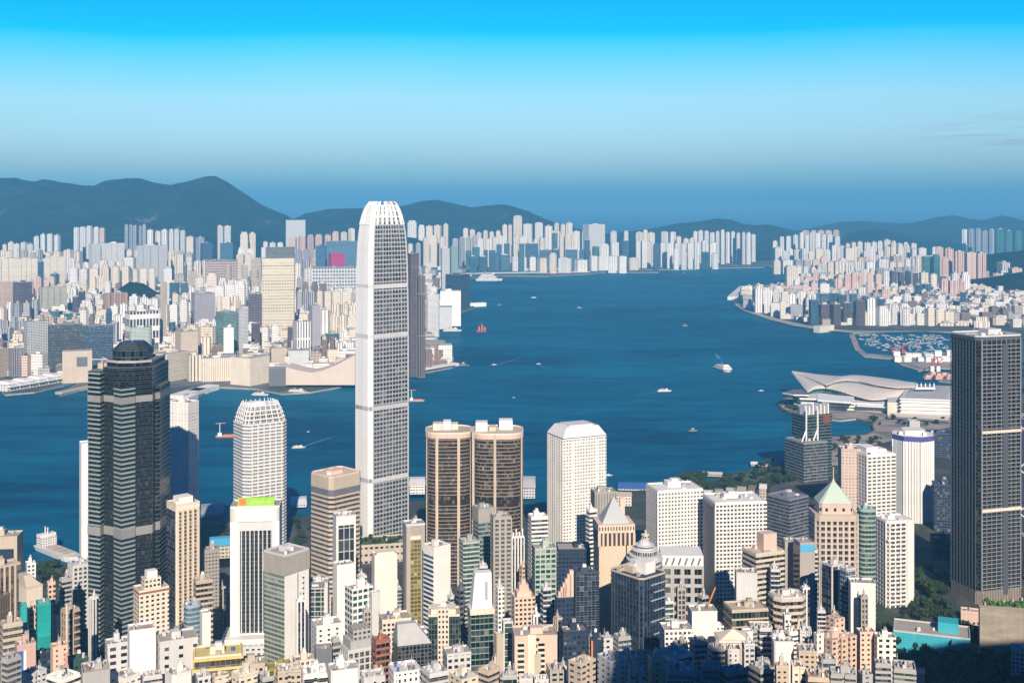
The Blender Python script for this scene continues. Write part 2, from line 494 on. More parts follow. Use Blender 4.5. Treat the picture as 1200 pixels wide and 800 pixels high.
# the same for a thing that is one mesh with its own parts by hand
def block(x0, xc, x1, yt, yb, Y, r=1.0, th=None):
    ctr, w, d, th = foot(x0, xc, x1, Y, r, th)
    return ctr, w, d, th, zrow(yt, Y), zrow(yb, Y)
# ================================================================ SETTING
from mathutils import noise as mnoise
def mat_water():
    m, t, b = _new('harbour_water')
    t.nodes.remove(b)
    out = [n for n in t.nodes if n.type == 'OUTPUT_MATERIAL'][0]
    tcn = t.nodes.new('ShaderNodeTexCoord')
    ob = tcn.outputs['Object']
    big = _noise(t, _scaled(t, ob, (.0010, .0026, .001)), 1.0, 4, .55)
    mid = _noise(t, _scaled(t, ob, (.006, .020, .01)), 1.0, 4, .6)
    fine = _noise(t, _scaled(t, ob, (.028, .075, .05)), 1.0, 4, .65)
    k = _math(t, 'ADD', _math(t, 'MULTIPLY_ADD', big, 2.4, -.85), _math(t, 'MULTIPLY_ADD', mid, 2.0, -1.0))
    k = _math(t, 'ADD', k, _math(t, 'MULTIPLY_ADD', fine, .8, -.3))
    kc = t.nodes.new('ShaderNodeClamp'); t.links.new(k, kc.inputs[0])
    c = _mix(t, kc.outputs[0], (.0003, .050, .110), (.004, .145, .255))
    d = t.nodes.new('ShaderNodeBsdfDiffuse'); t.links.new(c, d.inputs['Color'])
    g = t.nodes.new('ShaderNodeBsdfGlossy'); g.inputs['Color'].default_value = (.35, .65, .85, 1); g.inputs['Roughness'].default_value = .30
    bp = t.nodes.new('ShaderNodeBump'); bp.inputs['Strength'].default_value = .6; bp.inputs['Distance'].default_value = 2.0
    wv = _noise(t, _scaled(t, ob, (.05, .11, .1)), 1.0, 5, .65)
    t.links.new(wv, bp.inputs['Height']); t.links.new(bp.outputs[0], g.inputs['Normal'])
    mxs = t.nodes.new('ShaderNodeMixShader'); mxs.inputs[0].default_value = .10
    t.links.new(d.outputs[0], mxs.inputs[1]); t.links.new(g.outputs[0], mxs.inputs[2]); t.links.new(mxs.outputs[0], out.inputs['Surface'])
    return m
WATER = MB().face([(-30000, -3000, 0), (30000, -3000, 0), (30000, 60000, 0), (-30000, 60000, 0)]).build('water', mat_water())
tag(WATER, 'deep blue harbour water with faint ripples and streaks', None, None, 'structure')

def mat_ground(name, cols, scale=.02):
    m, t, b = _new(name)
    tcn = t.nodes.new('ShaderNodeTexCoord'); ob = tcn.outputs['Object']
    n1 = _noise(t, ob, scale, 4, .6); n2 = _noise(t, ob, scale * 6, 4, .7)
    r = t.nodes.new('ShaderNodeValToRGB'); r.color_ramp.interpolation = 'LINEAR'
    el = r.color_ramp.elements
    while len(el) < len(cols): el.new(.5)
    for i, (e, c) in enumerate(zip(el, cols)):
        e.position = .3 + .4 * i / max(1, len(cols) - 1); e.color = (*c, 1)
    t.links.new(n1, r.inputs['Fac'])
    t.links.new(_mix(t, 1.0, r.outputs[0], _mix(t, n2, (.5, .5, .5), (1.5, 1.5, 1.5)), 'MULTIPLY'), b.inputs['Base Color'])
    b.inputs['Roughness'].default_value = .9
    return m
M_CITY = mat_ground('city_ground', [(.05, .05, .055), (.10, .095, .09), (.05, .055, .06), (.035, .06, .03), (.13, .12, .11)], .012)
M_FARCITY = mat_ground('far_city_ground', [(.10, .10, .11), (.18, .17, .16), (.06, .07, .07), (.05, .08, .05), (.20, .18, .17)], .006)
M_SLOPE = mat_ground('wooded_ground', [(.012, .022, .010), (.022, .040, .016), (.016, .028, .012), (.035, .05, .02)], .02)
M_QUAY = mat_ground('quay', [(.30, .28, .25), (.42, .39, .35), (.22, .21, .2)], .03)
M_PROM = mat_ground('promenade', [(.30, .24, .20), (.40, .34, .30), (.24, .22, .2), (.12, .14, .09)], .02)
M_LAWN = mat_ground('lawn', [(.05, .085, .03), (.08, .12, .045), (.04, .06, .025)], .03)

def land(name, pts, z, mat, label, wall=None):
    LAND[name] = pts
    pl = [(p.x, p.y) for p in (on_plane(x, y, z) for x, y in pts)]
    area = sum(a[0] * b[1] - b[0] * a[1] for a, b in zip(pl, pl[1:] + pl[:1]))
    if area < 0: pl.reverse()
    o = MB().prism(pl, -2, z, 0, 1, bottom=False).build(name, [wall or M_QUAY, mat])
    return tag(o, label, None, None, 'structure')

# Hong Kong side, shoreline from left to right and on round the bays
land('shore_ground', [(-900, 950), (-900, 668), (0, 673), (40, 675), (62, 664), (100, 655), (180, 640), (236, 614), (300, 608), (345, 607), (365, 602), (420, 592), (500, 586), (610, 592),
      (640, 590), (700, 579), (760, 573), (830, 562), (870, 552), (905, 545), (928, 540), (946, 522), (972, 511), (992, 509), (1012, 508), (1023, 504), (1021, 497), (1003, 490), (985, 492), (960, 489),
      (930, 486), (914, 478), (911, 472), (920, 465), (945, 460), (1000, 457), (1075, 454), (1122, 450), (1135, 392), (1085, 388), (1000, 390), (965, 386), (930, 381), (900, 374), (868, 363), (857, 352),
      (862, 347), (885, 343), (912, 334), (938, 322), (960, 316), (1000, 312), (1200, 306), (1700, 302), (2600, 330), (2600, 950)], 3.5, M_CITY, 'flat city ground along the near harbour shore')
# Kowloon
land('peninsula_ground', [(-900, 466), (-40, 460), (0, 456), (6, 462), (40, 459), (92, 447), (70, 463), (112, 452), (176, 452), (192, 472), (214, 471), (236, 462), (254, 453), (300, 455), (330, 461), (364, 459), (416, 450),
      (482, 439), (530, 430), (536, 426), (522, 412), (512, 400), (505, 390), (522, 382), (540, 366), (556, 360), (552, 352), (545, 342), (552, 326), (566, 323), (640, 323.5), (690, 321),
      (705, 319), (772, 319), (774, 316.5), (700, 315), (716, 313.5), (748, 315.5), (800, 316), (845, 314), (900, 313), (940, 311), (948, 304), (960, 298), (1300, 290), (1300, 272), (-900, 272)], 3.5, M_FARCITY,
     'flat built-up ground of the far peninsula')
# breakwater round the typhoon shelter and the cargo piers
land('breakwater', [(995, 392), (1001, 391), (1008, 408), (1016, 414), (1046, 417), (1044, 420), (1012, 417.5), (1002, 410)], 2.6, M_PROM, 'curved stone breakwater closing the boat basin')
land('cargo_pier', [(1042, 418), (1070, 414), (1120, 412), (1128, 432), (1100, 431), (1076, 434), (1056, 428)], 3.0, M_PROM, 'concrete cargo pier covered in white sheds')
land('work_pier', [(1082, 440), (1090, 435), (1125, 437), (1125, 449), (1100, 446)], 3.0, M_PROM, 'pinkish work pier beside the cargo pier')
for k, (nm, pts, z, mt, lb) in enumerate([
    ('promenade', [(942, 521), (962, 513), (994, 510), (1014, 509.5), (1025, 504), (1023, 496), (1004, 489.5), (985, 490.5), (960, 488), (931, 485), (916, 477), (914, 472), (922, 466), (1040, 462), (1100, 470), (1114, 486), (1114, 500), (1060, 512), (1030, 520), (1015, 535), (985, 545), (960, 545), (935, 540)], 3.6, M_PROM, 'curved pinkish promenade round the small lagoon'),
    ('shore_road', [(860, 356.5), (872, 364), (902, 374.5), (932, 382), (966, 387), (1000, 390), (1085, 388.5), (1120, 391), (1120, 388), (1000, 387.5), (968, 384.5), (935, 379), (905, 371.5), (876, 362), (864, 355.5)], 3.6, M_QUAY, 'pale shore road and flyover along the right-hand bay'),
    ('lawn', [(868, 557), (893, 548), (905, 553), (900, 563), (870, 568)], 3.62, M_LAWN, 'waterfront lawn with pale paths'),
    ('park', [(800, 569), (840, 563), (905, 549), (925, 545), (932, 556), (900, 572), (800, 580)], 3.61, M_SLOPE, 'dark waterfront park strip'),
    ('road', [(600, 600), (700, 584), (780, 577), (780, 581), (700, 589), (600, 606)], 3.63, mat_ground('asphalt', [(.05, .05, .055), (.07, .07, .075)], .05), 'waterfront road'),
    ]):
    pl = [on_plane(x, y, z) for x, y in pts]
    tag(MB().face([tuple(p) for p in pl]).build(nm, mt), lb, None, None, 'structure')

# the near slope the photo is taken from, and the ridge on its right that shades the park
def ground_z(x, y):
    z = gz(y) if y < 1190 else 3.0
    # unseen flank of the peak on the right, shaped to shade the park
    ridge = 419 * math.exp(-(((x - 545) / 300) ** 4)) * math.exp(-((max(0, y - 385) / 190) ** 2))
    lim = x / max(60, y) - .46
    ridge *= sstep(0.0, .30, lim)
    z = max(z, ridge)
    z = max(z, 640 * math.exp(-((x - 200) / 112) ** 4 - ((y + 95) / 125) ** 4))  # unseen peak behind the camera, shaped to shade the bottom rows
    n = mnoise.fractal(Vector((x * .004, y * .004, 1.3)), 1.0, 2.0, 4)
    return z + n * (9 if y < 1050 else 0.0) * sstep(1100, 800, y) if y > 60 else z - 3 + n * 4
bmx = []
xs = [-2600 + 80 * i for i in range(30)] + [-200 + 40 * i for i in range(30)] + [1000 + 80 * i for i in range(22)]; ys = [-1800 + 100 * i for i in range(13)] + [-500 + 40 * i for i in range(43)]
mb = MB()
verts = [(x, y, ground_z(x, y)) for y in ys for x in xs]
nx = len(xs)
me = bpy.data.meshes.new('hillside_ground')
me.from_pydata(verts, [], [(j * nx + i, j * nx + i + 1, (j + 1) * nx + i + 1, (j + 1) * nx + i) for j in range(len(ys) - 1) for i in range(nx - 1)])
me.materials.append(M_SLOPE); me.polygons.foreach_set('use_smooth', [True] * len(me.polygons))
o = bpy.data.objects.new('hillside_ground', me); COL.objects.link(o)
tag(o, 'steep wooded slope below the viewpoint', None, None, 'structure')

# far hills
def mat_hill():
    m, t, b = _new('wooded_hill')
    tcn = t.nodes.new('ShaderNodeTexCoord'); ob = tcn.outputs['Object']
    n1 = _noise(t, ob, .0035, 6, .65); n2 = _noise(t, ob, .02, 4, .7)
    r = t.nodes.new('ShaderNodeValToRGB'); el = r.color_ramp.elements
    el.new(.66); el.new(.74)
    for e, (p, c) in zip(el, [(.38, (.002, .008, .010)), (.52, (.010, .024, .017)), (.63, (.030, .046, .026)), (.70, (.20, .17, .13))]):
        e.position = p; e.color = (*c, 1)
    t.links.new(n1, r.inputs['Fac'])
    t.links.new(_mix(t, 1.0, r.outputs[0], _mix(t, n2, (.5, .5, .5), (1.5, 1.5, 1.5)), 'MULTIPLY'), b.inputs['Base Color'])
    b.inputs['Roughness'].default_value = .95; b.inputs['Specular IOR Level'].default_value = .1
    bp = t.nodes.new('ShaderNodeBump'); bp.inputs['Strength'].default_value = 1.0; bp.inputs['Distance'].default_value = 140
    t.links.new(_noise(t, ob, .006, 7, .7), bp.inputs['Height']); t.links.new(bp.outputs[0], b.inputs['Normal'])
    return m
M_HILL = mat_hill()
def hill(name, ridge, Y, front, back, label, z0=0.0, rough=1.0, seed=0):
    n = int((ridge[-1][0] - ridge[0][0]) / 2.0) + 1
    rows = 26; verts, faces = [], []
    for i in range(n):
        px = ridge[0][0] + (ridge[-1][0] - ridge[0][0]) * i / (n - 1)
        for (a, ya), (b_, yb) in zip(ridge, ridge[1:]):
            if px <= b_ + 1e-6: py = ya + (yb - ya) * (px - a) / (b_ - a); break
        X = (px - 600) / F * Y; zt = zrow(py, Y)
        zt += mnoise.fractal(Vector((X * .012, seed, 0)), 1.0, 2.0, 4) * Y * .0004 * rough
        for j in range(rows + 1):
            t = -1 + 2 * j / rows                 # -1 foot in front, 0 ridge, 1 foot behind
            yy = Y + (t * front if t < 0 else t * back)
            k = (1 - abs(t)) ** 1.25
            g = mnoise.fractal(Vector((X * .0016 + t * .35, yy * .0008, seed + 3.1)), 1.0, 2.1, 5)
            zz = z0 + (zt - z0) * k * (1 + .62 * rough * g * (min(1, abs(t) * 2.5)) * (1 - abs(t)))
            if abs(t) > .02: zz = min(zz, zt - abs(t) * 8)
            verts.append((X, yy, zz))
    for i in range(n - 1):
        for j in range(rows):
            a = i * (rows + 1) + j; faces.append((a, a + rows + 1, a + rows + 2, a + 1))
    me = bpy.data.meshes.new(name); me.from_pydata(verts, [], faces); me.materials.append(M_HILL)
    me.polygons.foreach_set('use_smooth', [True] * len(faces))
    o = bpy.data.objects.new(name, me); COL.objects.link(o)
    return tag(o, label, None, None, 'structure')
hill('mountain', [(-420, 250), (-250, 222), (-120, 214), (-40, 211), (0, 209), (16, 208), (28, 211), (40, 213), (52, 210), (75, 214), (95, 217), (110, 218), (122, 212), (150, 209), (165, 209), (180, 214), (200, 217),
     (222, 212), (240, 207), (252, 206), (262, 211), (272, 217), (290, 229), (305, 239), (320, 246), (336, 252), (350, 262), (365, 278)], 9600, 2000, 2200, 'long blue mountain ridge behind the left half of the city', 0, 1.0, 1)
hill('hills', [(300, 285), (320, 268), (345, 256), (358, 250), (385, 245), (420, 244), (450, 243), (475, 241), (492, 236), (510, 234), (530, 238), (552, 243), (568, 241), (590, 239.5), (602, 242), (620, 248), (640, 257),
     (665, 266), (700, 272), (730, 277)], 10500, 1800, 2000, 'rounded blue hill behind the tall white skyscraper', 0, .8, 2)
hill('hills', [(640, 285), (700, 274), (740, 271), (770, 267), (792, 262), (815, 260), (842, 256), (858, 257.5), (870, 262), (885, 264), (900, 263), (930, 270), (955, 278), (990, 290)], 11000, 1500, 2000, 'low blue hill above the middle of the far shore', 0, .8, 3)
hill('hills', [(880, 285), (930, 272), (962, 265), (985, 260), (1010, 259), (1040, 261), (1062, 262), (1080, 259), (1100, 254), (1120, 252.5), (1138, 257), (1150, 258), (1160, 256), (1172, 252.5), (1184, 257), (1200, 262), (1240, 268), (1330, 262), (1450, 290)],
     13500, 2500, 2500, 'pale blue hills along the right horizon', 0, .8, 4)
hill('hills', [(955, 293), (985, 279), (1005, 271), (1025, 268), (1045, 271), (1075, 279), (1100, 282), (1140, 286), (1200, 289), (1330, 285), (1500, 305)], 10500, 1500, 1700, 'dark blue hill behind the right row of white towers', 0, .8, 5)
hill('hills', [(1125, 322), (1140, 308), (1165, 297), (1200, 294), (1260, 280), (1360, 272), (1500, 300)], 6900, 700, 1200, 'dark wooded hill beside the pink estate', 0, .8, 6)
hill('hills', [(1120, 350), (1138, 342), (1150, 331), (1165, 324), (1200, 318), (1260, 302), (1350, 300), (1450, 330)], 5600, 500, 900, 'near dark wooded hill on the right edge', 0, .9, 7)
hill('hills', [(80, 322), (110, 304), (150, 300), (195, 305), (230, 318)], 7300, 500, 600, 'low wooded knoll among the left towers', 0, .8, 8)
hill('hills', [(130, 352), (140, 338), (152, 330), (168, 332), (184, 342), (192, 352)], 4950, 220, 300, 'small green knoll between apartment blocks', 0, .8, 9)
hill('hills', [(470, 300), (505, 284), (540, 280), (590, 279), (640, 284), (700, 291), (760, 296), (800, 302), (870, 292), (910, 296), (960, 304)], 9300, 700, 900, 'low dark slope behind the far waterfront', 0, .8, 10)
hill('hills', [(400, 290), (430, 279), (470, 277), (505, 281), (530, 292)], 8300, 400, 500, 'dark knoll right behind the tall white skyscraper', 0, .8, 11)
hill('hills', [(-200, 296), (-60, 288), (0, 284), (60, 290), (140, 284), (220, 286), (300, 282), (360, 288), (400, 296)], 8200, 700, 800, 'low foothills under the left mountain', 0, .7, 12)
# ================================================================ LANDMARK TOWERS
W = plain('white', .6); WM = plain((.86, .85, .83), .4, amount=.06); CR = plain('cream')

# the tall skyscraper with the tapering crown
def tall_skyscraper():
    Y = 1462.0
    ctr, w, d, th = foot(414.5, 434, 481, Y, .55)
    zb = 1.0; h = zrow(236, Y) - zb
    prof = [(0, 1), (.60, 1), (.68, .99), (.76, .975), (.82, .955), (.87, .925), (.905, .885), (.935, .82), (.958, .745), (.976, .66), (.99, .56), (1.0, .45)]
    def s(z):
        t = z / h
        for (a, sa), (b, sb) in zip(prof, prof[1:]):
            if t <= b: return sa + (sb - sa) * (t - a) / (b - a)
        return prof[-1][1]
    root = empty('skyscraper', (ctr.x, ctr.y, zb), th)
    tag(root, 'tallest white skyscraper with curved tapering crown rising from the waterfront', 'skyscraper')
    base = p_chamfer(w, d, .13)
    hr = h * .945
    g = MB()
    zs = [0, .3, .5, .60, .68, .76, .82, .87, .905, .93, .945]
    for a, b in zip(zs, zs[1:]):
        g.prism(scale_plan(base, s(a * h)), a * h, b * h, 0, 1, scale_plan(base, s(b * h)), bottom=False)
    g.build('glazing', [facade('dgrey', 'dark', 3.8, 5.2, .92, .9, .4, .15, .1, .08), plain('lgrey')], root)
    # storey bands: one per storey, white and proud of the glass
    st = hr / 74.0
    proto = MB().prism(offset(base, .5), -1.75, 0, 0, 0).build('floor_band', plain((.40, .41, .43), .4, amount=.2), root, (0, 0, st))
    for i in range(2, 75):
        z = i * st; k = s(z)
        copy_part(proto, (0, 0, z), parent=root, scale=(k, k, 1))
    # refuge storeys: tall pale belts
    for t in (.18, .39, .60, .745):
        z = t * h; MB().prism(scale_plan(offset(base, .75), s(z)), z, z + 5.2, 0, 0).build('belt_storey', plain('lgrey', .4), root)
    # mullions / white fins following the profile
    def fin(px, py, nx, ny, wid, dep, mat, z1=hr, name='fin', z0=0):
        b = MB(); tx, ty = -ny, nx
        zz = [z0] + [q * h for q, _ in prof if z0 < q * h < z1] + [z1]
        sec = []
        for z in zz:
            k = s(z); cx, cy = px * k, py * k
            sec.append([(cx + tx * u * wid / 2 + nx * v, cy + ty * u * wid / 2 + ny * v, z) for u, v in ((-1, -.3), (1, -.3), (1, dep), (-1, dep))])
        for A, B in zip(sec, sec[1:]):
            for i in range(4):
                j = (i + 1) % 4; b.face([A[i], A[j], B[j], B[i]])
        b.face(sec[-1]); b.face(list(reversed(sec[0])))
        return b.build(name, mat, root)
    # left (sunlit) face and its corner: closely set white fins
    c = min(w, d) * .13
    n = 13
    for i in range(n):
        y = -d / 2 + c + (d - 2 * c) * (i + .5) / n
        fin(-w / 2, y, -1, 0, (d - 2 * c) / n * .97, .75, WM)
    for i in range(4):
        t = (i + .5) / 4
        fin(-w / 2 + c * t, -d / 2 + c * (1 - t), -.707, -.707, c * 1.414 / 4 * .96, .75, WM)
    # right face: dark slots between pale mullions
    m = 11
    for i in range(m + 1):
        x = -w / 2 + c + (w - 2 * c) * i / m
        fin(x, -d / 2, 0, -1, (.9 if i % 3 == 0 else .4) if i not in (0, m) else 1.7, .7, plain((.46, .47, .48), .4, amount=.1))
    for i in range(3):
        t = i / 2
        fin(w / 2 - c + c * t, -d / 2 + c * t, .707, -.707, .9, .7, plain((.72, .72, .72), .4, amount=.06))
    # bright sky-reflecting bay high on the right face
    # crown: a ring of white claws
    ring = scale_plan(base, 1)
    for i in range(len(ring)):
        a, b = Vector(ring[i]), Vector(ring[(i + 1) % len(ring)]); e = (b - a); k = 6 if e.length > 20 else 2
        nn = Vector((e.y, -e.x)).normalized()
        for j in range(k):
            p = a + e * ((j + .5) / k)
            fin(p.x, p.y, nn.x, nn.y, 3.1, 1.4, WM, h * (1.0 - .012 * (j % 2)), 'crown_claw', hr * .985)
    for t in (.955, .972, .988):
        z = t * h
        MB().ring(scale_plan(base, s(z)), 1.0, z - .6, z + .6).build('crown_ring', WM, root)
    MB().prism(scale_plan(base, .5), hr, h * .965, 0, 0).build('roof_plant', plain('lgrey'), root)
tall_skyscraper()

# its smaller sister: pale bands, rounded stepped crown
def sister_tower():
    Y = 1400.0
    ctr, w, d, th = foot(271.5, 287, 338, Y, .75)
    zb = 1; h = zrow(476, Y) - zb
    root = empty('office_tower', (ctr.x, ctr.y, zb), th)
    tag(root, 'pale banded tower with a rounded crown behind the white portal block', 'office tower')
    pl = p_chamfer(w, d, .16); st = 4.0; n = int((h - 20) / st)
    MB().prism(pl, 0, h - 22).build('glazing', [glassm('mid', 2.2, 4.0, .12, 'lgrey'), W], root)
    proto = MB().prism(offset(pl, .5), -1.7, 0).build('floor_band', WM, root, (0, 0, h - 22))
    parts_on(root, proto, [h - 22 - i * st for i in range(n)])
    for i, (k, a, b) in enumerate([(.95, h - 22, h - 17), (.90, h - 17, h - 12), (.83, h - 12, h - 7), (.74, h - 7, h - 2)]):
        MB().prism(scale_plan(pl, k), a, b - 1.2, 0, 1).build('setback_storey', [glassm('mid', 2.2, 4.0, .2, 'lgrey'), W], root)
        MB().prism(scale_plan(pl, k + .02), b - 1.2, b).build('floor_band', WM, root)
    ring = scale_plan(pl, .98)
    for i in range(len(ring)):
        a, b = Vector(ring[i]), Vector(ring[(i + 1) % len(ring)]); k = 5 if (b - a).length > 20 else 2
        for j in range(k):
            p = a + (b - a) * ((j + .5) / k); q = p * .70
            MB().tube((p.x, p.y, h - 22), (q.x + p.x * .17, q.y + p.y * .17, h - 9), .55).tube((q.x + p.x * .17, q.y + p.y * .17, h - 9), (q.x, q.y, h + 1.5), .5).build('crown_claw', WM, root)
    for sx in (-1, 1):
        for j in range(9):
            x = sx * (w / 2 - w * .16 * .9); 
    for j in range(6):
        x = -w / 2 + w * .16 + (w * .68) * j / 5
        MB().box((x, -d / 2 - .5, 0), (.9, .7, h - 22)).build('pier', WM, root)
    MB().box((-w * .1, 0, h - 2), (w * .3, d * .3, 3)).build('lift_tower', W, root)
sister_tower()

# dark glass tower with stepped star plan and pale stripes
def stepped_glass_tower():
    Y = 1040.0; zb = gz(Y) - 4
    k = Y / F * .875
    ctr = at(147.5, 500, Y + 32); ctr.z = zb
    root = empty('office_tower', (ctr.x, ctr.y, zb), radians(0))
    tag(root, 'tall dark glass tower with pale horizontal stripes and stepped top at left', 'office tower')
    H = lambda py: zrow(py, Y) - zb
    st = 4.05
    dark = facade((.02, .028, .035), 'black', 1.6, st, .9, .8, .1, 0, .08, .1)
    stripe = plain((.29, .36, .36), .3, amount=.2); grey = plain((.30, .30, .29), .6)
    def wing(name, pts, ytop, out, bandh, mat, skip=None, z0=0, nb=60):
        pl = [((x - 149) * k, y) for x, y in pts]
        h = H(ytop)
        o = MB().prism(pl, z0, h).build(name, [dark, plain('dgrey')], root)
        p = MB().prism(offset(pl, out), -bandh, 0).build('floor_band', mat, o, (0, 0, h - 1))
        for i in range(1, nb):
            z = h - 1 - i * st
            if z < 3: break
            copy_part(p, (0, 0, z), parent=o)
        # grey mechanical belt
        zz = H(470) if z0 < H(470) < h else None
        if zz: MB().prism(offset(pl, out + .1), zz - 3.2, zz + 2.4).build('belt_storey', grey, o)
        zz = H(628)
        MB().prism(offset(pl, out + .1), zz - 3.2, zz + 4.4).build('belt_storey', grey, o)
        return o
    wing('left_wing', [(104.5, -14), (124, -20), (128, 10), (128, 34), (106, 34)], 438, .4, 1.4, stripe)
    wing('core', [(124, -12), (146, -20), (168, -20), (190, -10), (190, 40), (124, 40)], 434, .25, .4, plain((.07, .09, .10), .35, amount=.1))
    wing('centre_bay', [(144, -22), (158, -30), (171, -20), (171, 0), (144, 0)], 455, .4, 1.6, stripe)
    wing('right_wing', [(186, -4), (195, 2), (195, 34), (186, 34)], 459, .3, .4, plain((.15, .19, .20), .35, amount=.1))
    # peaked cap of the centre bay
    pl = [((x - 149) * k, y) for x, y in [(144, -22), (158, -30), (171, -20), (171, 0), (144, 0)]]
    apex = [((158 - 149) * k + .2 * i, -11 + .1 * i) for i in (-1, 0, 1)]
    MB().prism(pl, H(455), H(446), 0, 0, [((158 - 149) * k + x * .04, -10 + y * .04) for x, y in pl]).build('bay_cap', dark, root)
    # stepped crown
    c0 = [((x - 149) * k, y) for x, y in [(126, -6), (146, -14), (168, -14), (187, -6), (187, 36), (126, 36)]]
    MB().prism(c0, H(434), H(428)).build('setback_storey', [dark, plain('dgrey')], root)
    c1 = p_chamfer(48 * k, 44 * k, .2)
    c1 = [(x + 3 * k, y + 14) for x, y in c1]
    MB().prism(c1, H(428), H(415)).build('roof_drum', [facade((.05, .07, .08), 'black', 4, 6, .9, .85, .1), plain('dgrey')], root)
    MB().prism([(x, y) for x, y in c1], H(415), H(407), 0, 0, [(3 * k + (x - 3 * k) * .6, 14 + (y - 14) * .72) for x, y in c1]).build('roof_cap', plain((.03, .04, .045), .4), root)
    MB().ring(offset(c0, .3), .6, H(428) - .5, H(428) + 1.5).build('parapet', plain('grey'), root)
    b = MB(); x0, z = (118 - 149) * k, H(438)
    b.tube((x0, -4, z), (x0, -4, z + 9), .4); b.tube((x0 - 9, -4, z + 9), (x0 + 5, -4, z + 9), .45); b.tube((x0, -4, z + 11), (x0 + 5, -4, z + 9), .3)
    b.build('roof_gantry', plain('lgrey'), root)
    MB().box(((116 - 149) * k, 8, H(438)), (9, 12, 5)).build('lift_tower', plain('tan'), root)
    MB().tube(((151 - 149) * k, 14, H(407)), ((151 - 149) * k, 14, H(403)), .35).build('antenna', plain('lgrey'), root)
stepped_glass_tower()

# twin dark-banded towers with beige columns
def twin(x0, x1, yt, label, cols, huts, Y=1300.0, rise=0):
    zb = gz(Y) - 3; k = Y / F
    w = (x1 - x0) * k; d = w * .92
    um = ((x0 + x1) / 2 - 600) / F
    root = empty('office_tower', (um * (Y + d / 2), Y + d / 2, zb), -math.atan(um))
    tag(root, label, 'office tower', 'twin banded towers')
    h = zrow(yt, Y) - zb
    pl = p_round(w, d, .34, 5); st = 4.0
    MB().prism(pl, 0, h).build('glazing', [facade((.03, .022, .02), 'brown', 2.4, st, .86, .9, .3, 0, .12, .1), plain('sand')], root)
    p = MB().prism(offset(pl, .5), -.95, 0).build('floor_band', plain((.29, .23, .18), amount=.4), root, (0, 0, h - 6))
    parts_on(root, p, [h - 6 - i * st for i in range(60) if h - 6 - i * st > 2 and i not in (16, 17)])
    MB().prism(offset(pl, .8), h - 5.2, h - .6).build('roof_storey', plain('peach'), root)
    MB().ring(offset(pl, .8), 1.0, h - .6, h + 1.2).build('parapet', plain('cream'), root)
    for c, cw in cols:
        x = (c - (x0 + x1) / 2) * k
        yy = -d / 2 + .1
        e = w / 2 - abs(x); cr = min(w, d) * .34
        if e < cr: yy = -d / 2 + cr - sqrt(max(0, cr * cr - (cr - e) ** 2))
        MB().box((x, yy + .6, 0), (cw * k, 3.6, h + .3)).build('column', plain((.56, .47, .37)), root)
    for i, (hx, hw, hh, mt) in enumerate(huts):
        MB().box(((hx - (x0 + x1) / 2) * k, rnd.uniform(-.05, .2) * d, h), (hw * k, d * .3, hh)).build('lift_tower', plain(mt), root)
    roofkit(root, w * .7, d * .7, h, rnd, 'lgrey', 6, None, False)
rnd = random.Random(5)
twin(499, 553.5, 508, 'left of the two dark brown banded towers with beige columns', [(512, 3.2), (537.5, 3.2), (552, 2.5), (500, 1)], [(513, 12, 7, 'cream'), (524, 9, 9, 'white'), (533, 8, 6, 'cream')])
twin(552.5, 613, 509, 'right of the two dark brown banded towers, two white boxes on its roof', [(555, 4), (580, 3), (611.5, 1.6)], [(564, 14, 9.5, 'white'), (593, 16, 10, 'white'), (577, 8, 4, 'peach')], 1285.0)

# white tower with a tapered white cap
i = tower(641, 660, 710.5, 514, 1350, 'punch', 'white tower with a tapered cap and small windows beside the harbour', wall=(.84, .82, .78), glass='grey', st=3.7, bay=3.5, fw=.5, fh=.42, kit=0, big=False,
          parapet=False, r=.75, roof='white', curtain=.8)
ro = i['root']; pl = i['plan']; h = i['h']
MB().prism(offset(pl, .3), h - .5, h + .4).build('cornice', plain('dgrey'), ro)
MB().prism(offset(pl, .1), h + .4, h + 11, 0, 0, scale_plan(pl, .74)).build('cap', WM, ro)
MB().prism(scale_plan(pl, .55), h + 11, h + 12.6).build('roof_plant', plain('lgrey'), ro)
for j in range(9):
    MB().box((-i['w'] / 2 - .1, -i['d'] / 2 + i['d'] * (j + .5) / 9, 0), (.9, i['d'] / 9 * .55, h - 1)).build('rib', W, ro)
for j, s in enumerate((-.28, 0, .28)):
    MB().box((s * i['w'], -i['d'] / 2 - .05, 4), (1.2, .5, h - 8)).build('rib', W, ro)
MB().prism(offset(pl, 2.5), 2, 12).build('podium', [facade('cream', 'dark', 4, 5, .6, .6), plain('concrete')], ro)

# dark gridded tower at the right edge
i = tower(1112, 1146, 1200, 395, 1240, 'punch', 'tall dark glass tower with a fine pale grid at the right edge', wall=(.03, .033, .037), glass='black', st=4.1, bay=2.4, fw=.85, fh=.8, kit=10, curtain=.12, r=.8, plan='cut',
          roof='grey', wall2='lgrey')
ro, w, d, h = i['root'], i['w'], i['d'], i['h']; pl = i['plan']
gm = plain((.28, .29, .31), .45, amount=.15); gd = plain((.09, .10, .12), .45, amount=.1)  # second, darker grid paint stands for shade on the left face
st = 4.15; n = int((h - 22) / st)
p = MB().box((0, -d / 2 - .25, 0), (w * .84, .7, .75)).build('floor_band', gm, ro, (0, 0, h - 9))
parts_on(ro, p, [h - 9 - st * q for q in range(n)])
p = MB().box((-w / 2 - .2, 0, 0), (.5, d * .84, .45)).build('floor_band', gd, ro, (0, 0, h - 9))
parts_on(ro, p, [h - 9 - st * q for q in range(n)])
for q in range(9):
    MB().box(((-.42 + .84 * q / 8) * w, -d / 2 - .35, 14), (1.3 if q in (0, 8) else .45, .8, h - 16)).build('pier', gm, ro)
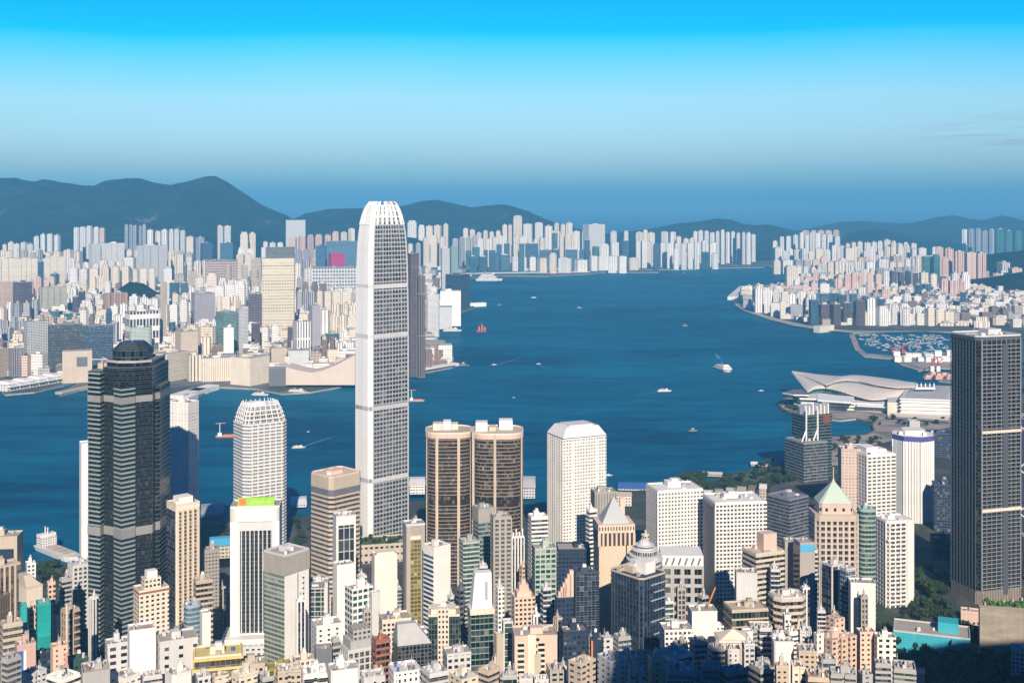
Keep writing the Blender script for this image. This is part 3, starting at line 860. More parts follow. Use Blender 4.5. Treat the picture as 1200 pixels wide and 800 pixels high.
for q in range(9):
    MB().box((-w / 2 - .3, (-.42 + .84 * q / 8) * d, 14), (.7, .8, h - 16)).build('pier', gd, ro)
MB().box((.09 * w, -d / 2 - .5, 10), (.11 * w, .7, h - 18)).build('blank_bay', gd, ro)
for py in (507, 599): 
    z = zl(i, py, 1240)
    MB().box((0, -d / 2 - .9, z - 1.4), (w * .86, 1.6, 2.8)).build('bright_ledge', plain('cream'), ro)
MB().prism(offset(pl, .7), h - 4, h - .2).build('roof_storey', [gd, gd], ro)
MB().prism(offset(pl, .6), 0, 16).build('base_storey', [facade((.34, .29, .25), 'brown', 2, 30, .35, .8), gm], ro)
for q in range(5):
    MB().box(((-.4 + .2 * q) * w, -d / 2 - 3.5, -8), (1.6, 1.6, 14)).build('column', plain('sand'), ro)
# braced tower just behind it
i = tower(1193, None, 1262, 492, 1420, 'plain', 'navy glass tower with pale diagonal braces half hidden at the right edge', wall='navy', r=.8, kit=2, th=-.2)
ro, w, d, h = i['root'], i['w'], i['d'], i['h']
for z in range(0, int(h) - 20, 52):
    for a, b in (((-w/2, z), (w/2, z + 52)), ((w/2, z), (-w/2, z + 52))):
        if max(a[1], b[1]) < h: MB().tube((a[0], -d/2 - .3, a[1]), (b[0], -d/2 - .3, b[1]), .9).build('brace', plain('lgrey'), ro)
for s in (-1, 1): MB().box((s * w / 2, -d / 2 - .2, 0), (1.8, 1.2, h)).build('corner_post', plain('lgrey'), ro)

# white portal block with dark vertical slots and green sign
i = tower(270, None, 327.5, 595, 1080, 'plain', 'white portal-framed tower with dark vertical slots and a green roof sign', wall='white', r=.6, kit=3, th=.10)
ro, w, d, h = i['root'], i['w'], i['d'], i['h']; k = 1080 / F
X = lambda px: (px - 298.7) / 57.5 * w
zt, z0 = zl(i, 622, 1080), zl(i, 742, 1080)
MB().box((X(300), -d / 2 - .12, z0), (X(319) - X(281), .3, zt - z0)).build('glazing', facade('dgrey', 'black', 1.6, 4, .85, .9, .08), ro)
MB().box((X(300), -d / 2 - .35, zt), (X(319) - X(280), .5, zl(i, 611, 1080) - zt)).build('lintel_panel', plain('lgrey'), ro)
for q in range(8):
    MB().box((X(283 + 5 * q), -d / 2 - .6, z0), (.75 if q % 2 else 1.0, 1.0, zt - z0)).build('fin', plain((.62, .66, .64)), ro)
for a, b in ((270, 279.5), (319.5, 327.5)):
    MB().box((X((a + b) / 2), -d / 2 - .9, z0 - 4), (X(b) - X(a), 1.6, h - z0 + 4)).build('pier', W, ro)
MB().box((0, -d / 2 - .9, zl(i, 611, 1080)), (w, 1.6, h - zl(i, 611, 1080) + .4)).build('head_beam', W, ro)
sg = MB().box((X(300), -d / 2 + 1, h + 1), (X(321) - X(278), .8, 8)).build('roof_sign', plain('lime', .5), ro)
MB().box((X(284), -d / 2 + .5, h + 1.8), (X(288.5) - X(280), .3, 6.4)).build('sign_emblem', plain('orange', .5), sg)
b = MB()
for q in range(9): b.box((X(294 + q * 2.8), -d / 2 + .5, h + 3.6), (1.2, .25, 2.6 if q % 3 else 1.8))
b.build('sign_lettering', plain((.55, .72, .22), .5), sg)
MB().box((0, -d * .3, z0 - 9), (w * 1.3, d * 1.3, 7.5)).build('podium', [W, plain('concrete')], ro)
MB().box((-w * .1, -d * .75, z0 - 14), (w * 1.5, d * .8, 8)).build('podium', [facade('lgrey', 'dark', 5, 4, .5, .4), plain('white')], ro)
# ================================================================ CENTRAL, tower by tower (columns in the photo, distance, look, label)
# ---- left edge
tower(-25, None, 20, 631, 1000, 'plain', 'tan tower with one deep dark window recess at the left edge', wall='sand', kit=3, r=.6, th=.12, wall2='sand')
i = tower(-18, None, 15, 644, 998, 'plain', 'dark recessed window bay set against the tan tower at the left edge', name='window_bay', cat='window bay', wall='navy', kit=0, big=False, r=.05, th=.12, parapet=False)
i = tower(-22, -14, 24, 668, 930, 'fins', 'ribbed beige tower below the tan one at the left edge', wall='beige', glass='lbrown', finsp=4.5, fin=1.6, out=.4, r=.6, kit=3, roof='sand')
tower(-15, -4, 12, 702, 872, 'punch', 'brown ribbed block with a pale roof hut at the left edge', wall='brown', glass='dark', bay=2, st=40, fw=.4, fh=.98, kit=2, r=.7)
i = tower(22, 31, 50, 690, 905, 'plain', 'cream blank-walled block with a stepped sloping roof left of the teal slab', name='apartment_block', cat='apartment block', wall='cream', kit=4, r=1.2, wall2='peach')
MB().prism([(-i['w']/2, -i['d']/2), (i['w']/2, -i['d']/2), (i['w']/2, i['d']/2), (-i['w']/2, i['d']/2)], i['h'], i['h'] + 9, 0, 0, [(-i['w']/2, -i['d']/8), (-i['w']/8, -i['d']/8), (-i['w']/8, i['d']/2), (-i['w']/2, i['d']/2)]).build('sloping_roof', plain('sand'), i['root'])
tower(23, 24, 31.5, 712, 862, 'plain', 'thin teal slab, the narrower of the two teal ones', name='apartment_block', cat='apartment block', wall='teal', kit=1, big=False, r=2.0)
tower(31, 33, 44, 716, 880, 'punch', 'narrow beige flats squeezed between the two teal slabs', name='apartment_block', cat='apartment block', wall='beige', glass='dark', st=4.2, bay=4, fw=.6, fh=.4, kit=3, r=1.3)
i = tower(42, 44, 59.5, 709.5, 858, 'punch', 'wide teal-clad slab with a dark foot', name='apartment_block', cat='apartment block', wall='teal', glass=(.03, .42, .40), st=22, bay=18, fw=.97, fh=.93, kit=2, big=False, r=1.2, curtain=0)
MB().box((0, -i['d'] / 2 - .3, zl(i, 800, 858)), (i['w'] * 1.02, .5, zl(i, 762, 858) - zl(i, 800, 858))).build('dark_foot', plain('navy'), i['root'])
tower(1, 4, 26, 733, 832, 'bands', 'beige flats with brown balcony bands at the lower left edge', name='apartment_block', cat='apartment block', wall='sand', glass='lbrown', st=4.6, band=2.2, kit=4, r=.8)
i = tower(17.5, 20, 42, 758, 792, 'plain', 'narrow front in pink with blue and white vertical stripes', name='apartment_block', cat='apartment block', wall='pink', kit=5, r=.9, wall2='pink')
w, d, h = i['w'], i['d'], i['h']
MB().box((-w * .34, -d / 2 - .25, 0), (w * .32, .5, h - 3)).build('blue_stripe', plain('blue'), i['root'])
MB().box((-w * .08, -d / 2 - .35, 0), (w * .16, .7, h - 3)).build('white_stripe', plain('white'), i['root'])
tower(41, 43, 60, 768, 806, 'punch', 'dark navy glazed block under the wide teal slab', wall='navy', glass='navy', kit=3, r=.8, roof='dgrey')
i = tower(59, 62, 79.5, 760, 788, 'punch', 'peach flats with one pink strip right of the striped front', name='apartment_block', cat='apartment block', wall='peach', glass='dark', st=3.4, bay=5, fw=.22, fh=.4, kit=3, r=.9)
MB().box((i['w'] * .38, -i['d'] / 2 - .3, 0), (i['w'] * .2, .6, i['h'] - 4)).build('pink_stripe', plain('salmon'), i['root'])
tower(62, None, 69, 724, 882, 'plain', 'slim grey round tower behind the peach flats', wall='lgrey', plan='ellipse', kit=1, big=False, r=1)
tower(72, 78, 93, 717, 852, 'grid', 'brown flats with deep dark windows in front of the grey gridded block', name='apartment_block', cat='apartment block', wall='tan', glass='brown', st=5, band=1.4, finsp=5, fin=1.3, kit=4, r=.9)
tower(77, 79, 80.5, 708, 842, 'plain', 'thin cream chimney stack beside the brown flats', name='chimney', cat='chimney', wall='cream', kit=0, big=False, parapet=False)
tower(78, 81, 104, 776, 806, 'punch', 'low dark green block at the lower left', wall=(.03, .08, .06), glass='dgreen', kit=6, r=.8)
tower(80, 86, 108, 664, 1080, 'grid', 'light grey gridded block with a shaded side, left of the dark striped tower', wall='lgrey', glass='dark', st=4, band=1.6, finsp=4.2, fin=1.5, kit=5, r=1.2)
tower(70, 73, 84, 680, 1032, 'bands', 'small grey banded block beside the grey gridded one', wall='grey', glass='dark', st=4, band=1.8, kit=3, r=.8)
tower(93, 95.5, 118, 521, 1210, 'plain', 'plain white tower strip showing behind the dark striped tower', wall=(.86, .84, .80), kit=1, r=.8)
# ---- around the dark striped tower
i = tower(156, 163, 198, 694, 880, 'punch', 'cream flats with red trim and a stepped turret on the roof', name='apartment_block', cat='apartment block', wall='cream', glass='dark', st=3.4, bay=4, fw=.5, fh=.45, kit=2, big=False, r=.7)
w, d, h, ro = i['w'], i['d'], i['h'], i['root']
MB().box((0, 0, h), (w * .55, d * .6, 8)).build('turret', [facade('cream', 'dark', 3, 3.4), plain('cream')], ro)
MB().box((0, 0, h + 8), (w * .35, d * .4, 5)).build('turret_top', plain('white'), ro)
MB().prism(offset(i['plan'], .5), h - 1.6, h - .4).build('red_trim', plain('rust'), ro)
tower(123, 126, 153, 757, 792, 'punch', 'white flats with dark square windows at the foot of the dark striped tower', name='apartment_block', cat='apartment block', wall='lgrey', glass='dark', st=4.6, bay=7, fw=.55, fh=.5, kit=5, r=.8)
tower(149.5, 152, 182, 741, 772, 'plain', 'bright blank white gable block below the cream flats', name='apartment_block', cat='apartment block', wall=(.86, .86, .86), kit=3, r=.8, big=False)
tower(183, 187, 232, 754, 772, 'punch', 'pale grey house-like block with a pitched-look front at lower left', name='apartment_block', cat='apartment block', wall='lgrey', glass='dark', st=5.5, bay=9, fw=.3, fh=.4, kit=7, r=.8)
i = tower(195, 206, 234, 593, 1060, 'plain', 'cream ribbed tower with a dark glass left side in front of the white one', wall='cream', kit=5, r=.9, wall2='cream')
w, d, h, ro = i['w'], i['d'], i['h'], i['root']
MB().box((-w / 2 - .2, 0, 3), (.5, d * .92, h - 8)).build('glazing', glassm('navy', 2, 4), ro)
for q in range(5): MB().box(((-.42 + .21 * q) * w, -d / 2 - .5, 0), (1.6, 1.3, h - 3)).build('pier', CR, ro)
for q in range(4): MB().box(((-.315 + .21 * q) * w, -d / 2 - .15, 3), (2.4, .4, h - 8)).build('window_strip', facade('tan', 'brown', 2.4, 3.3, .8, .6, .5), ro)
MB().box((0, 0, h), (w * .6, d * .6, 6)).build('lift_tower', W, ro)
i = tower(195, 221, 233, 473, 1290, 'punch', 'tall white hotel tower, half in shadow, right of the dark striped tower', name='hotel_tower', cat='hotel', wall='white', glass=(.55, .56, .56), st=3.5, bay=4, fw=.5, fh=.35, r=1.7, kit=3, curtain=.2, wall2='white')
w, d, h, ro = i['w'], i['d'], i['h'], i['root']
for q in range(8): MB().box((-w / 2 - .15, (-.5 + q / 7) * d, 0), (.6, .7, h)).build('rib', plain('lgrey'), ro)
tower(237, 240, 257, 646, 1100, 'punch', 'slim grey-brown tower left of the white portal block', wall=(.36, .33, .31), glass='mid', st=3.3, bay=3, fw=.55, fh=.4, kit=2, r=.9)
tower(227, 230, 249, 682, 985, 'bands', 'small beige block with stacked roof rooms below the slim grey-brown tower', name='apartment_block', cat='apartment block', wall='sand', glass='brown', st=4.4, band=1.8, kit=8, r=.8)
tower(214, 219, 237, 712, 930, 'bands', 'blue-grey curved glass block behind the pale grey house-like block', wall=(.35, .42, .50), glass='sky', plan='round', st=3.6, band=1.0, kit=3, r=.9)
tower(234, 237, 247, 720, 900, 'plain', 'narrow white wedge beside the blue-grey curved block', name='apartment_block', cat='apartment block', wall='white', kit=2, r=1.2, big=False)
tower(228, None, 283, 772, 762, 'bands', 'pale low block with yellow beams along the bottom', name='apartment_block', cat='apartment block', bandcol='yellow', wall='cream', glass='lbrown', st=6.5, band=1.6, out=1.2, kit=5, r=.7, roof='sand')
tower(283, 285, 312, 781, 766, 'punch', 'low cream roof cluster right of the yellow-beamed block', name='apartment_block', cat='apartment block', wall='sand', glass='dark', kit=9, r=.8)
tower(311, 315, 343, 785, 756, 'grid', 'low block with bright yellow scaffold frame at the bottom', name='apartment_block', cat='apartment block', wall='olive', glass='black', st=4, band=.8, finsp=4, fin=.7, finmat='yellow', kit=6, r=.7)
# ---- the glassy/white slab and its neighbours
i = tower(309.5, 334, 362, 652, 930, 'plain', 'slab tower with grey-green glass left and white wall right', wall='white', kit=4, r=.95, wall2='lgrey', big=True)
w, d, h, ro = i['w'], i['d'], i['h'], i['root']
MB().box((-w / 2 - .2, 0, 0), (.5, d * .96, h - 15)).build('glazing', facade((.42, .45, .40), (.16, .20, .17), 4, 3.6, .94, .62, .5, .2, .12), ro)
MB().prism(offset(i['plan'], .5), h - 15, h - .3).build('roof_storey', plain('concrete', amount=.3), ro)
MB().box((.02 * w, -d / 2 - .15, 0), (1.4, .5, h - 16)).build('slot', plain('grey'), ro)
MB().box((.26 * w, -d / 2 - .1, 0), (2.2, .3, h - 20)).build('window_strip', facade('white', 'dark', 2.2, 4.2, .7, .35), ro)
i = tower(360, None, 384, 684, 985, 'plain', 'small glass-fronted block with a black sign board right of the white slab', wall='lgrey', kit=6, r=.8, th=.05)
w, d, h, ro = i['w'], i['d'], i['h'], i['root']
MB().box((-.05 * w, -d / 2 - .2, zl(i, 724, 985)), (w * .74, .5, zl(i, 690, 985) - zl(i, 724, 985))).build('glazing', facade('lgrey', 'green', 5, 4, .9, .85, .4, .2), ro)
sg = MB().box((-.05 * w, -d / 2 - .6, zl(i, 688, 985)), (w * .8, .9, 4.2)).build('sign_board', plain('dgrey'), ro)
MB().box((-.1 * w, -d / 2 - 1.15, zl(i, 688, 985) + 1.3), (w * .32, .25, 1.5)).build('sign_lettering', plain('white'), sg)
i = tower(363, 388, 424, 560, 1250, 'bands', 'beige and dark banded tower with a blank beige crown right of the white portal block', wall=(.56, .47, .38), glass='black', st=4.9, band=2.3, out=.7, plan='cut', r=.9, kit=5, top_solid=0, wall2='peach', roof='sand')
MB().prism(offset(i['plan'], .8), i['h'] - 13, i['h'] - .3).build('roof_storey', [plain('sand'), plain('sand')], i['root'])
MB().prism(offset(i['plan'], .75), i['h'] - 19, i['h'] - 13).build('dark_storey', plain('dgrey', .3), i['root'])
i = tower(390, 394, 417, 606, 1120, 'plain', 'narrow white tower framing a big dark window, before the banded beige one', wall='white', kit=6, r=.8, wall2='lgrey')
w, d, h, ro = i['w'], i['d'], i['h'], i['root']
MB().box((0, -d / 2 - .15, zl(i, 668, 1120)), (w * .8, .4, zl(i, 616, 1120) - zl(i, 668, 1120))).build('glazing', facade('lgrey', 'mid', 5.4, 11, .88, .93, .1, .1), ro)
tower(390, 395, 415, 664, 960, 'plain', 'blank white slab right of the black sign board', wall=(.84, .82, .78), kit=3, r=.8, big=False)
tower(404, 413, 437, 692, 930, 'punch', 'low pale block with turquoise glass beside the blank white slab', wall='white', glass='teal', st=5, bay=4.5, fw=.75, fh=.6, kit=6, r=.8, curtain=.5)
i = tower(435.5, 439, 465.5, 652, 1010, 'plain', 'broad blank cream-white slab below the tallest skyscraper', wall=(.80, .75, .68), kit=5, r=.6, big=False)
MB().box((0, -i['d'] * .2, i['h']), (i['w'] * .8, i['d'] * .5, 3)).build('stair_hut', plain('cream'), i['root'])
tower(433, 436, 446, 696, 925, 'plain', 'small grey-white annex at the foot of the broad cream slab', wall='lgrey', kit=1, big=False, r=.8)
i = tower(472, 476, 498, 616, 1010, 'plain', 'slender tower with an olive-gold glass strip between grey piers', wall='concrete', kit=4, r=.9, wall2='lgrey')
w, d, h, ro = i['w'], i['d'], i['h'], i['root']
MB().box((0, -d / 2 - .1, 0), (w * .56, .4, h - 10)).build('glazing', facade((.30, .26, .10), 'olive', 3, 3.4, .8, .62, .6, .1), ro)
MB().box((0, -d / 2 - .3, h - 12), (w * .6, .6, 3)).build('lintel_panel', plain('cream'), ro)
for s in (-1, 1): MB().box((s * w * .38, -d / 2 - .4, 0), (w * .2, 1.2, h - .5)).build('pier', plain('concrete'), ro)
i = tower(496, 508.5, 528, 643, 980, 'plain', 'white tower with blue bands on its left side right of the olive one', wall=(.80, .77, .72), kit=4, r=.9)
w, d, h, ro = i['w'], i['d'], i['h'], i['root']
MB().box((-w / 2 - .15, 0, 0), (.4, d * .9, h - 6)).build('glazing', facade('white', 'blue', 3, 3.8, 1.0, .55, .2), ro)
# podium with roof garden under the skyscraper
i = tower(417, 420, 474, 640, 1380, 'punch', 'stone podium with a roof garden at the foot of the tallest skyscraper', name='podium', cat='podium', wall='sand', glass='dark', st=8, bay=6, fw=.6, fh=.3, kit=3, big=False, r=.7)
MB().box((0, 0, i['h'] - .1), (i['w'] * .8, i['d'] * .7, .8)).build('lawn', M_LAWN, i['root'])
# ---- lower middle
tower(365, 371, 401, 735, 852, 'punch', 'white block with pairs of small windows on its right side', name='apartment_block', cat='apartment block', wall='white', glass='dark', st=3.6, bay=6, fw=.3, fh=.4, kit=5, r=.8)
tower(368.5, 370, 389, 763, 782, 'plain', 'dark grey blank-walled block before the white one with paired windows', name='apartment_block', cat='apartment block', wall='dgrey', kit=3, big=False, r=.9)
tower(343, 346, 368, 776, 772, 'punch', 'low cream flats under the slab tower', name='apartment_block', cat='apartment block', wall='cream', glass='dark', kit=5, r=.8)
i = tower(397, 408, 446, 764, 800, 'grid', 'grey block with a white window grid and stepped grey roof', wall='lgrey', glass='mid', st=4.4, band=1.2, finsp=4, fin=1.0, kit=5, r=.8, big=False)
MB().prism(scale_plan(i['plan'], .8), i['h'], i['h'] + 6).build('setback_storey', plain('grey'), i['root'])
MB().prism(scale_plan(i['plan'], .55), i['h'] + 6, i['h'] + 13).build('setback_storey', [facade('grey', 'mid'), plain('concrete')], i['root'])
tower(436, 441, 457, 752, 792, 'bands', 'narrow rust-red banded block beside the black glass one', name='apartment_block', cat='apartment block', wall='rust', glass='black', st=4.2, band=1.6, kit=3, r=.8)
i = tower(460, 466, 506, 757, 800, 'punch', 'black glass block with a diamond pattern under a grey pitched roof', wall=(.10, .11, .12), glass='black', st=2.6, bay=2.6, fw=.75, fh=.75, kit=0, big=False, r=.8, curtain=.15)
w, d, h = i['w'], i['d'], i['h']
MB().prism(i['plan'], h, h + 12, 0, 0, [(-w*.45, -d*.1), (w*.1, -d*.1), (w*.1, d*.2), (-w*.45, d*.2)]).build('pitched_roof', plain('grey'), i['root'])
tower(444, 448, 482, 728, 880, 'punch', 'cream roofs with white sheds below the olive tower', name='apartment_block', cat='apartment block', wall='cream', glass='dark', kit=9, r=.8)
tower(477, 480, 500, 742, 842, 'plain', 'white angular roofed house left of the dark green glass block', name='apartment_block', cat='apartment block', wall='white', kit=3, r=.8)
i = tower(502, None, 538.5, 722, 850, 'plain', 'dark green glass block with a cream windowed centre strip', wall=(.02, .05, .04), kit=3, r=.8, th=.06, wall2='cream')
w, d, h, ro = i['w'], i['d'], i['h'], i['root']
MB().box((-.02 * w, -d / 2 - .3, 0), (w * .36, .8, h + 6)).build('centre_strip', [facade('cream', 'brown', 2.6, 3.6, .5, .5), CR], ro)
for s in (-1, 1): MB().box((s * w * .34, -d / 2 - .1, 0), (w * .3, .3, h - 2)).build('glazing', glassm('dgreen', 2, 3.6), ro)
MB().box((-.02 * w, 0, h), (w * .8, d * .7, 4)).build('roof_storey', CR, ro)
tower(519, 524, 552, 768, 768, 'punch', 'grey-white flats with cluttered roof at bottom centre', name='apartment_block', cat='apartment block', wall='lgrey', glass='dark', st=4, bay=4, kit=10, r=.8)
tower(538, 543, 561.5, 636, 1040, 'bands', 'pale green glass tower with a grey portal top before the twin towers', wall=(.50, .55, .52), glass='green', st=3.8, band=1.1, kit=4, r=.9, wall2='concrete', top_solid=0)
i = tower(554, 561, 579.5, 597, 1130, 'bands', 'slim grey-green banded tower against the right twin', wall=(.30, .33, .32), glass='green', st=4, band=1.2, kit=5, r=.9)
MB().prism(offset(i['plan'], .6), i['h'] - 12, i['h'] - .3).build('roof_storey', plain('concrete'), i['root'])
i = tower(575.5, 579, 599, 607, 1050, 'grid', 'tall grey concrete tower with paired window columns before the right twin', wall='concrete', glass='mid', st=3.8, band=1.5, finsp=5, fin=1.8, out=.6, kit=4, r=.9)
i = tower(597, 600, 614, 630, 1090, 'fins', 'narrow white tower with spiky roof fins right of the grey concrete tower', wall='white', glass='mid', finsp=3.2, fin=1.2, kit=2, r=.9, big=False)
for q in range(4): MB().box(((-.4 + .26 * q) * i['w'], -i['d'] * .4, i['h']), (1.1, 2, 5 + 3 * (q % 2))).build('roof_fin', W, i['root'])
i = tower(548.5, 552, 578, 717, 850, 'bands', 'dark green banded glass block with a white angular cap', wall=(.25, .32, .32), glass='dgreen', st=4.2, band=.6, kit=0, big=False, r=.8)
w, d, h = i['w'], i['d'], i['h']
c = MB().prism(scale_plan(i['plan'], .92, .9), h, h + 27, 0, 0, [(-w*.30, -d*.36), (w*.44, -d*.36), (w*.44, d*.2), (-w*.30, d*.2)]).build('cap', WM, i['root'])
MB().box((w * .2, -d * .43, h + 8), (w * .12, .6, 13)).build('cap_window', plain('grey'), c)
MB().prism(offset(i['plan'], .8), h - 2, h + 2).build('cap_ledge', CR, i['root'])
i = tower(599, 603, 627, 702, 930, 'punch', 'cream block with ornate stepped roof rooms right of the concrete tower', wall='peach', glass='brown', st=3.6, bay=3.4, kit=6, r=.8)
for q, (sx, sy, zz) in enumerate([(.7, .7, 5), (.45, .5, 10), (.2, .3, 14)]): MB().prism(scale_plan(i['plan'], sx, sy), i['h'] + (0 if q == 0 else [5, 10][q - 1]), i['h'] + zz).build('setback_storey', plain('peach'), i['root'])
tower(588, 590, 601, 730, 832, 'punch', 'thin grey framed glass block at bottom centre', wall='lgrey', glass='green', st=4, bay=7, fw=.75, fh=.9, kit=2, r=1, big=False)
i = tower(600, 603, 653, 747, 790, 'punch', 'cream triple-bay building with dark louvre strips at bottom centre', name='apartment_block', cat='apartment block', wall='peach', glass='dark', st=4.2, bay=30, fw=.1, fh=.5, kit=6, r=.7, wall2='peach')
w, d, h, ro = i['w'], i['d'], i['h'], i['root']
for s in (-.36, .12): MB().box((s * w, -d / 2 - .1, 0), (w * .17, .3, h - 4)).build('window_strip', facade('cream', 'dark', 8, 3.6, .9, .55), ro)
MB().box((-.1 * w, -d / 2 - .4, 0), (w * .2, 1.2, h + 2)).build('bay', CR, ro)
tower(579, 582, 590, 745, 812, 'plain', 'narrow blank beige strip building before the grey framed glass', name='apartment_block', cat='apartment block', wall='sand', kit=2, r=1, big=False)
i = tower(623, 627, 652, 644, 1000, 'punch', 'green glass tower with pale roof sheds left of the dark shaded towers', wall=(.40, .50, .44), glass='green', st=4.2, bay=4.5, fw=.78, fh=.6, kit=6, r=.9, curtain=.9)
tower(619, 623, 642, 607, 1130, 'bands', 'white-topped grey block behind the green glass tower', wall='white', glass='mid', st=4, band=1.8, kit=4, r=.9)
tower(652, 654, 692, 645, 1055, 'punch', 'block coloured navy for shade with a flat overhanging top below the white capped tower', wall='navy', glass='navy', kit=2, r=.8, curtain=.05)  # navy walls of this shaded cluster put the shade into the colour
i = tower(650, 653, 672, 700, 905, 'punch', 'tower coloured navy for shade, carrying a beige stepped ornament', wall='navy', glass='navy', kit=0, r=.8, big=False, curtain=.05)  # its navy is painted shade too
for q in range(6): MB().box((-i['w'] * .3 + i['w'] * .14 * q, -i['d'] * .3, i['h']), (3, 3, 4 + 3.2 * q)).build('stepped_ornament', plain('peach'), i['root'])
tower(671, 675, 702, 672, 960, 'bands', 'block coloured dark blue for shade left of the pyramid-roofed tower', wall=(.05, .07, .11), glass='navy', st=4, band=.5, kit=5, r=.8, roof='dgrey')  # dark blue wall and bands imitate the shade lying here
tower(655, 660, 690, 742, 822, 'punch', 'low roofs coloured dark blue for the shade left of the navy glass block', name='apartment_block', cat='apartment block', wall='navy', glass='navy', kit=9, r=.8, roof='dgrey')  # shade painted into the low roofs as navy
i = tower(690, 693, 708, 752, 812, 'plain', 'arched glass block with an orange edge, coloured navy for shade', name='apartment_block', cat='apartment block', wall='navy', kit=2, r=.8, plan='round')  # navy wall colour stands in for shade
MB().box((-i['w'] * .46, -i['d'] * .5, 0), (1.2, 1.2, i['h'] + 1)).build('orange_edge', plain('orange'), i['root'])
tower(687, 691, 699, 598, 1210, 'bands', 'narrow white and dark banded block left of the pyramid-roofed tower', wall='white', glass='dark', st=4.4, band=2.0, kit=1, r=.9)
tower(692, 697, 723, 578, 1250, 'punch', 'grey concrete block behind the pale pyramid roof', wall='concrete', glass=(.25, .24, .22), st=30, bay=3, fw=.4, fh=.95, kit=4, r=.8)
# pyramid roofed tower
i = tower(695.5, 702, 743, 640, 1000, 'plain', 'beige stone tower with arcade and pale pyramid roof', wall=(.60, .49, .36), kit=0, big=False, r=.9, parapet=False)
w, d, h, ro = i['w'], i['d'], i['h'], i['root']
ar = MB().prism(scale_plan(i['plan'], .97), h, h + 11).build('arcade', [plain((.05, .045, .04)), plain('sand')], ro)
for q in range(9):
    t = (q / 8 - .5) * w
    MB().box((t, -d / 2 + .6, h), (w * .055, 1.6, 11)).build('arcade_pier', plain('peach'), ar)
for q in range(5): MB().box((-w / 2 + .6, (q / 4 - .5) * d, h), (1.6, d * .06, 11)).build('arcade_pier', plain('peach'), ar)
MB().prism(offset(i['plan'], .7), h + 11, h + 18).build('cornice', [facade((.62, .52, .40), 'brown', 2.4, 9, .4, .35), plain('peach')], ro)
MB().prism(scale_plan(i['plan'], .78), h + 18, h + 38, 0, 0, scale_plan(i['plan'], .02)).build('pyramid_roof', plain((.40, .43, .45), .5, amount=.1), ro)
MB().box((w * .3, d * .3, h + 18), (4, 4, 17)).build('turret', plain('peach'), ro)
MB().prism(offset(i['plan'], .4), zl(i, 698, 1000) - .7, zl(i, 698, 1000) + .7).build('string_course', plain('grey'), ro)
# domed drum
Y = 950.0; c = at(755.5, 700, Y + 20); zb = gz(Y) - 3; ro = empty('office_tower', (c.x, c.y, zb)); tag(ro, 'grey building stepping up in rings to a small dome behind the navy block', 'office tower')
Hh = lambda py: zrow(py, Y + 15) - zb
MB().cyl((0, 0, 0), 14.5, Hh(662), 0, 32).build('drum', [facade('lgrey', 'grey', 3, 4.5, .9, .5, .4)], ro)
for q, (ra, a, b) in enumerate([(14, 662, 655), (12.5, 655, 650), (10, 650, 644), (7, 644, 639)]):
    MB().cyl((0, 0, Hh(a)), ra, Hh(b) - Hh(a) - .8, 0, 32).build('ring_storey', facade('lgrey', 'mid', 2, 6, .8, .6, .4), ro)
    MB().cyl((0, 0, Hh(b) - .8), ra + .8, .8, 0, 32).build('ring_ledge', plain('lgrey'), ro)
b = MB(); b.cyl((0, 0, Hh(639)), 5.2, 2, 0, 24, 4.6); b.cyl((0, 0, Hh(639) + 2), 4.6, 1.8, 0, 24, 2.6); b.cyl((0, 0, Hh(639) + 3.8), 2.6, .8, 0, 24, .3); b.build('dome', plain('lgrey', .4), ro)
MB().tube((-8, 0, Hh(640)), (-8, 0, Hh(626)), .5).build('antenna', plain('peach'), ro)
# navy glass block
i = tower(713, 752, 782.5, 680, 905, 'bands', 'large dark navy glass block with two faces and a white-walled roof hut', wall=(.03, .05, .09), glass='navy', st=4, band=.55, out=.3, plan='cut', kit=9, r=1.2, curtain=.12, wall2='sand', roof='sand')
w, d, h, ro = i['w'], i['d'], i['h'], i['root']
for q, z in enumerate([6, 12, 18, 26, 34, 44]): MB().box((.15 * w, -d / 2 - .5, h - z), (w * (.4 if q % 2 else .62), .5, .9)).build('bright_ledge', plain((.35, .45, .5), .4), ro)
MB().box((.12 * w, -.12 * d, h), (w * .38, d * .32, 9)).build('stair_hut', W, ro)
# white grid and neighbours
i = tower(758, 771, 823.5, 576, 1300, 'grid', 'white slab block with a regular grid of small dark windows and a shaded side', wall=(.82, .80, .76), glass='dark', st=4.1, band=2.1, finsp=3.7, fin=1.7, out=.6, kit=7, r=.7, wall2='white')
i = tower(773, 776, 823.5, 662, 1080, 'grid', 'silver block with big dark square windows below the white grid slab', wall=(.44, .43, .42), glass='black', st=8.2, band=3.0, finsp=9, fin=3.4, out=.7, kit=2, big=False, r=.8, curtain=.5)
w, d, h, ro = i['w'], i['d'], i['h'], i['root']
MB().prism(offset(i['plan'], .6), h, h + 9).build('roof_storey', [W, W], ro)
for q in range(6): MB().tube(((-.42 + .16 * q) * w, -d / 2 - .9, h + 1), ((-.36 + .16 * q) * w, -d / 2 - .9, h + 7), .8).build('diagonal_strut', plain('dgrey'), ro)
i = tower(806, 811, 840.5, 718, 862, 'plain', 'blank white block with a small tilted crane on its roof', wall=(.82, .79, .74), kit=4, big=False, r=.8)
b = MB(); x = i['w'] * .25; b.tube((x, 0, i['h']), (x, 0, i['h'] + 5), .5); b.tube((x, 0, i['h'] + 4), (x + 5, 0, i['h'] + 16), .6); b.build('crane', plain('orange'), i['root'])
tower(773, 779, 812, 740, 842, 'punch', 'low white block with turquoise stains below the silver one', name='apartment_block', cat='apartment block', wall='white', glass='mid', kit=8, r=.8)
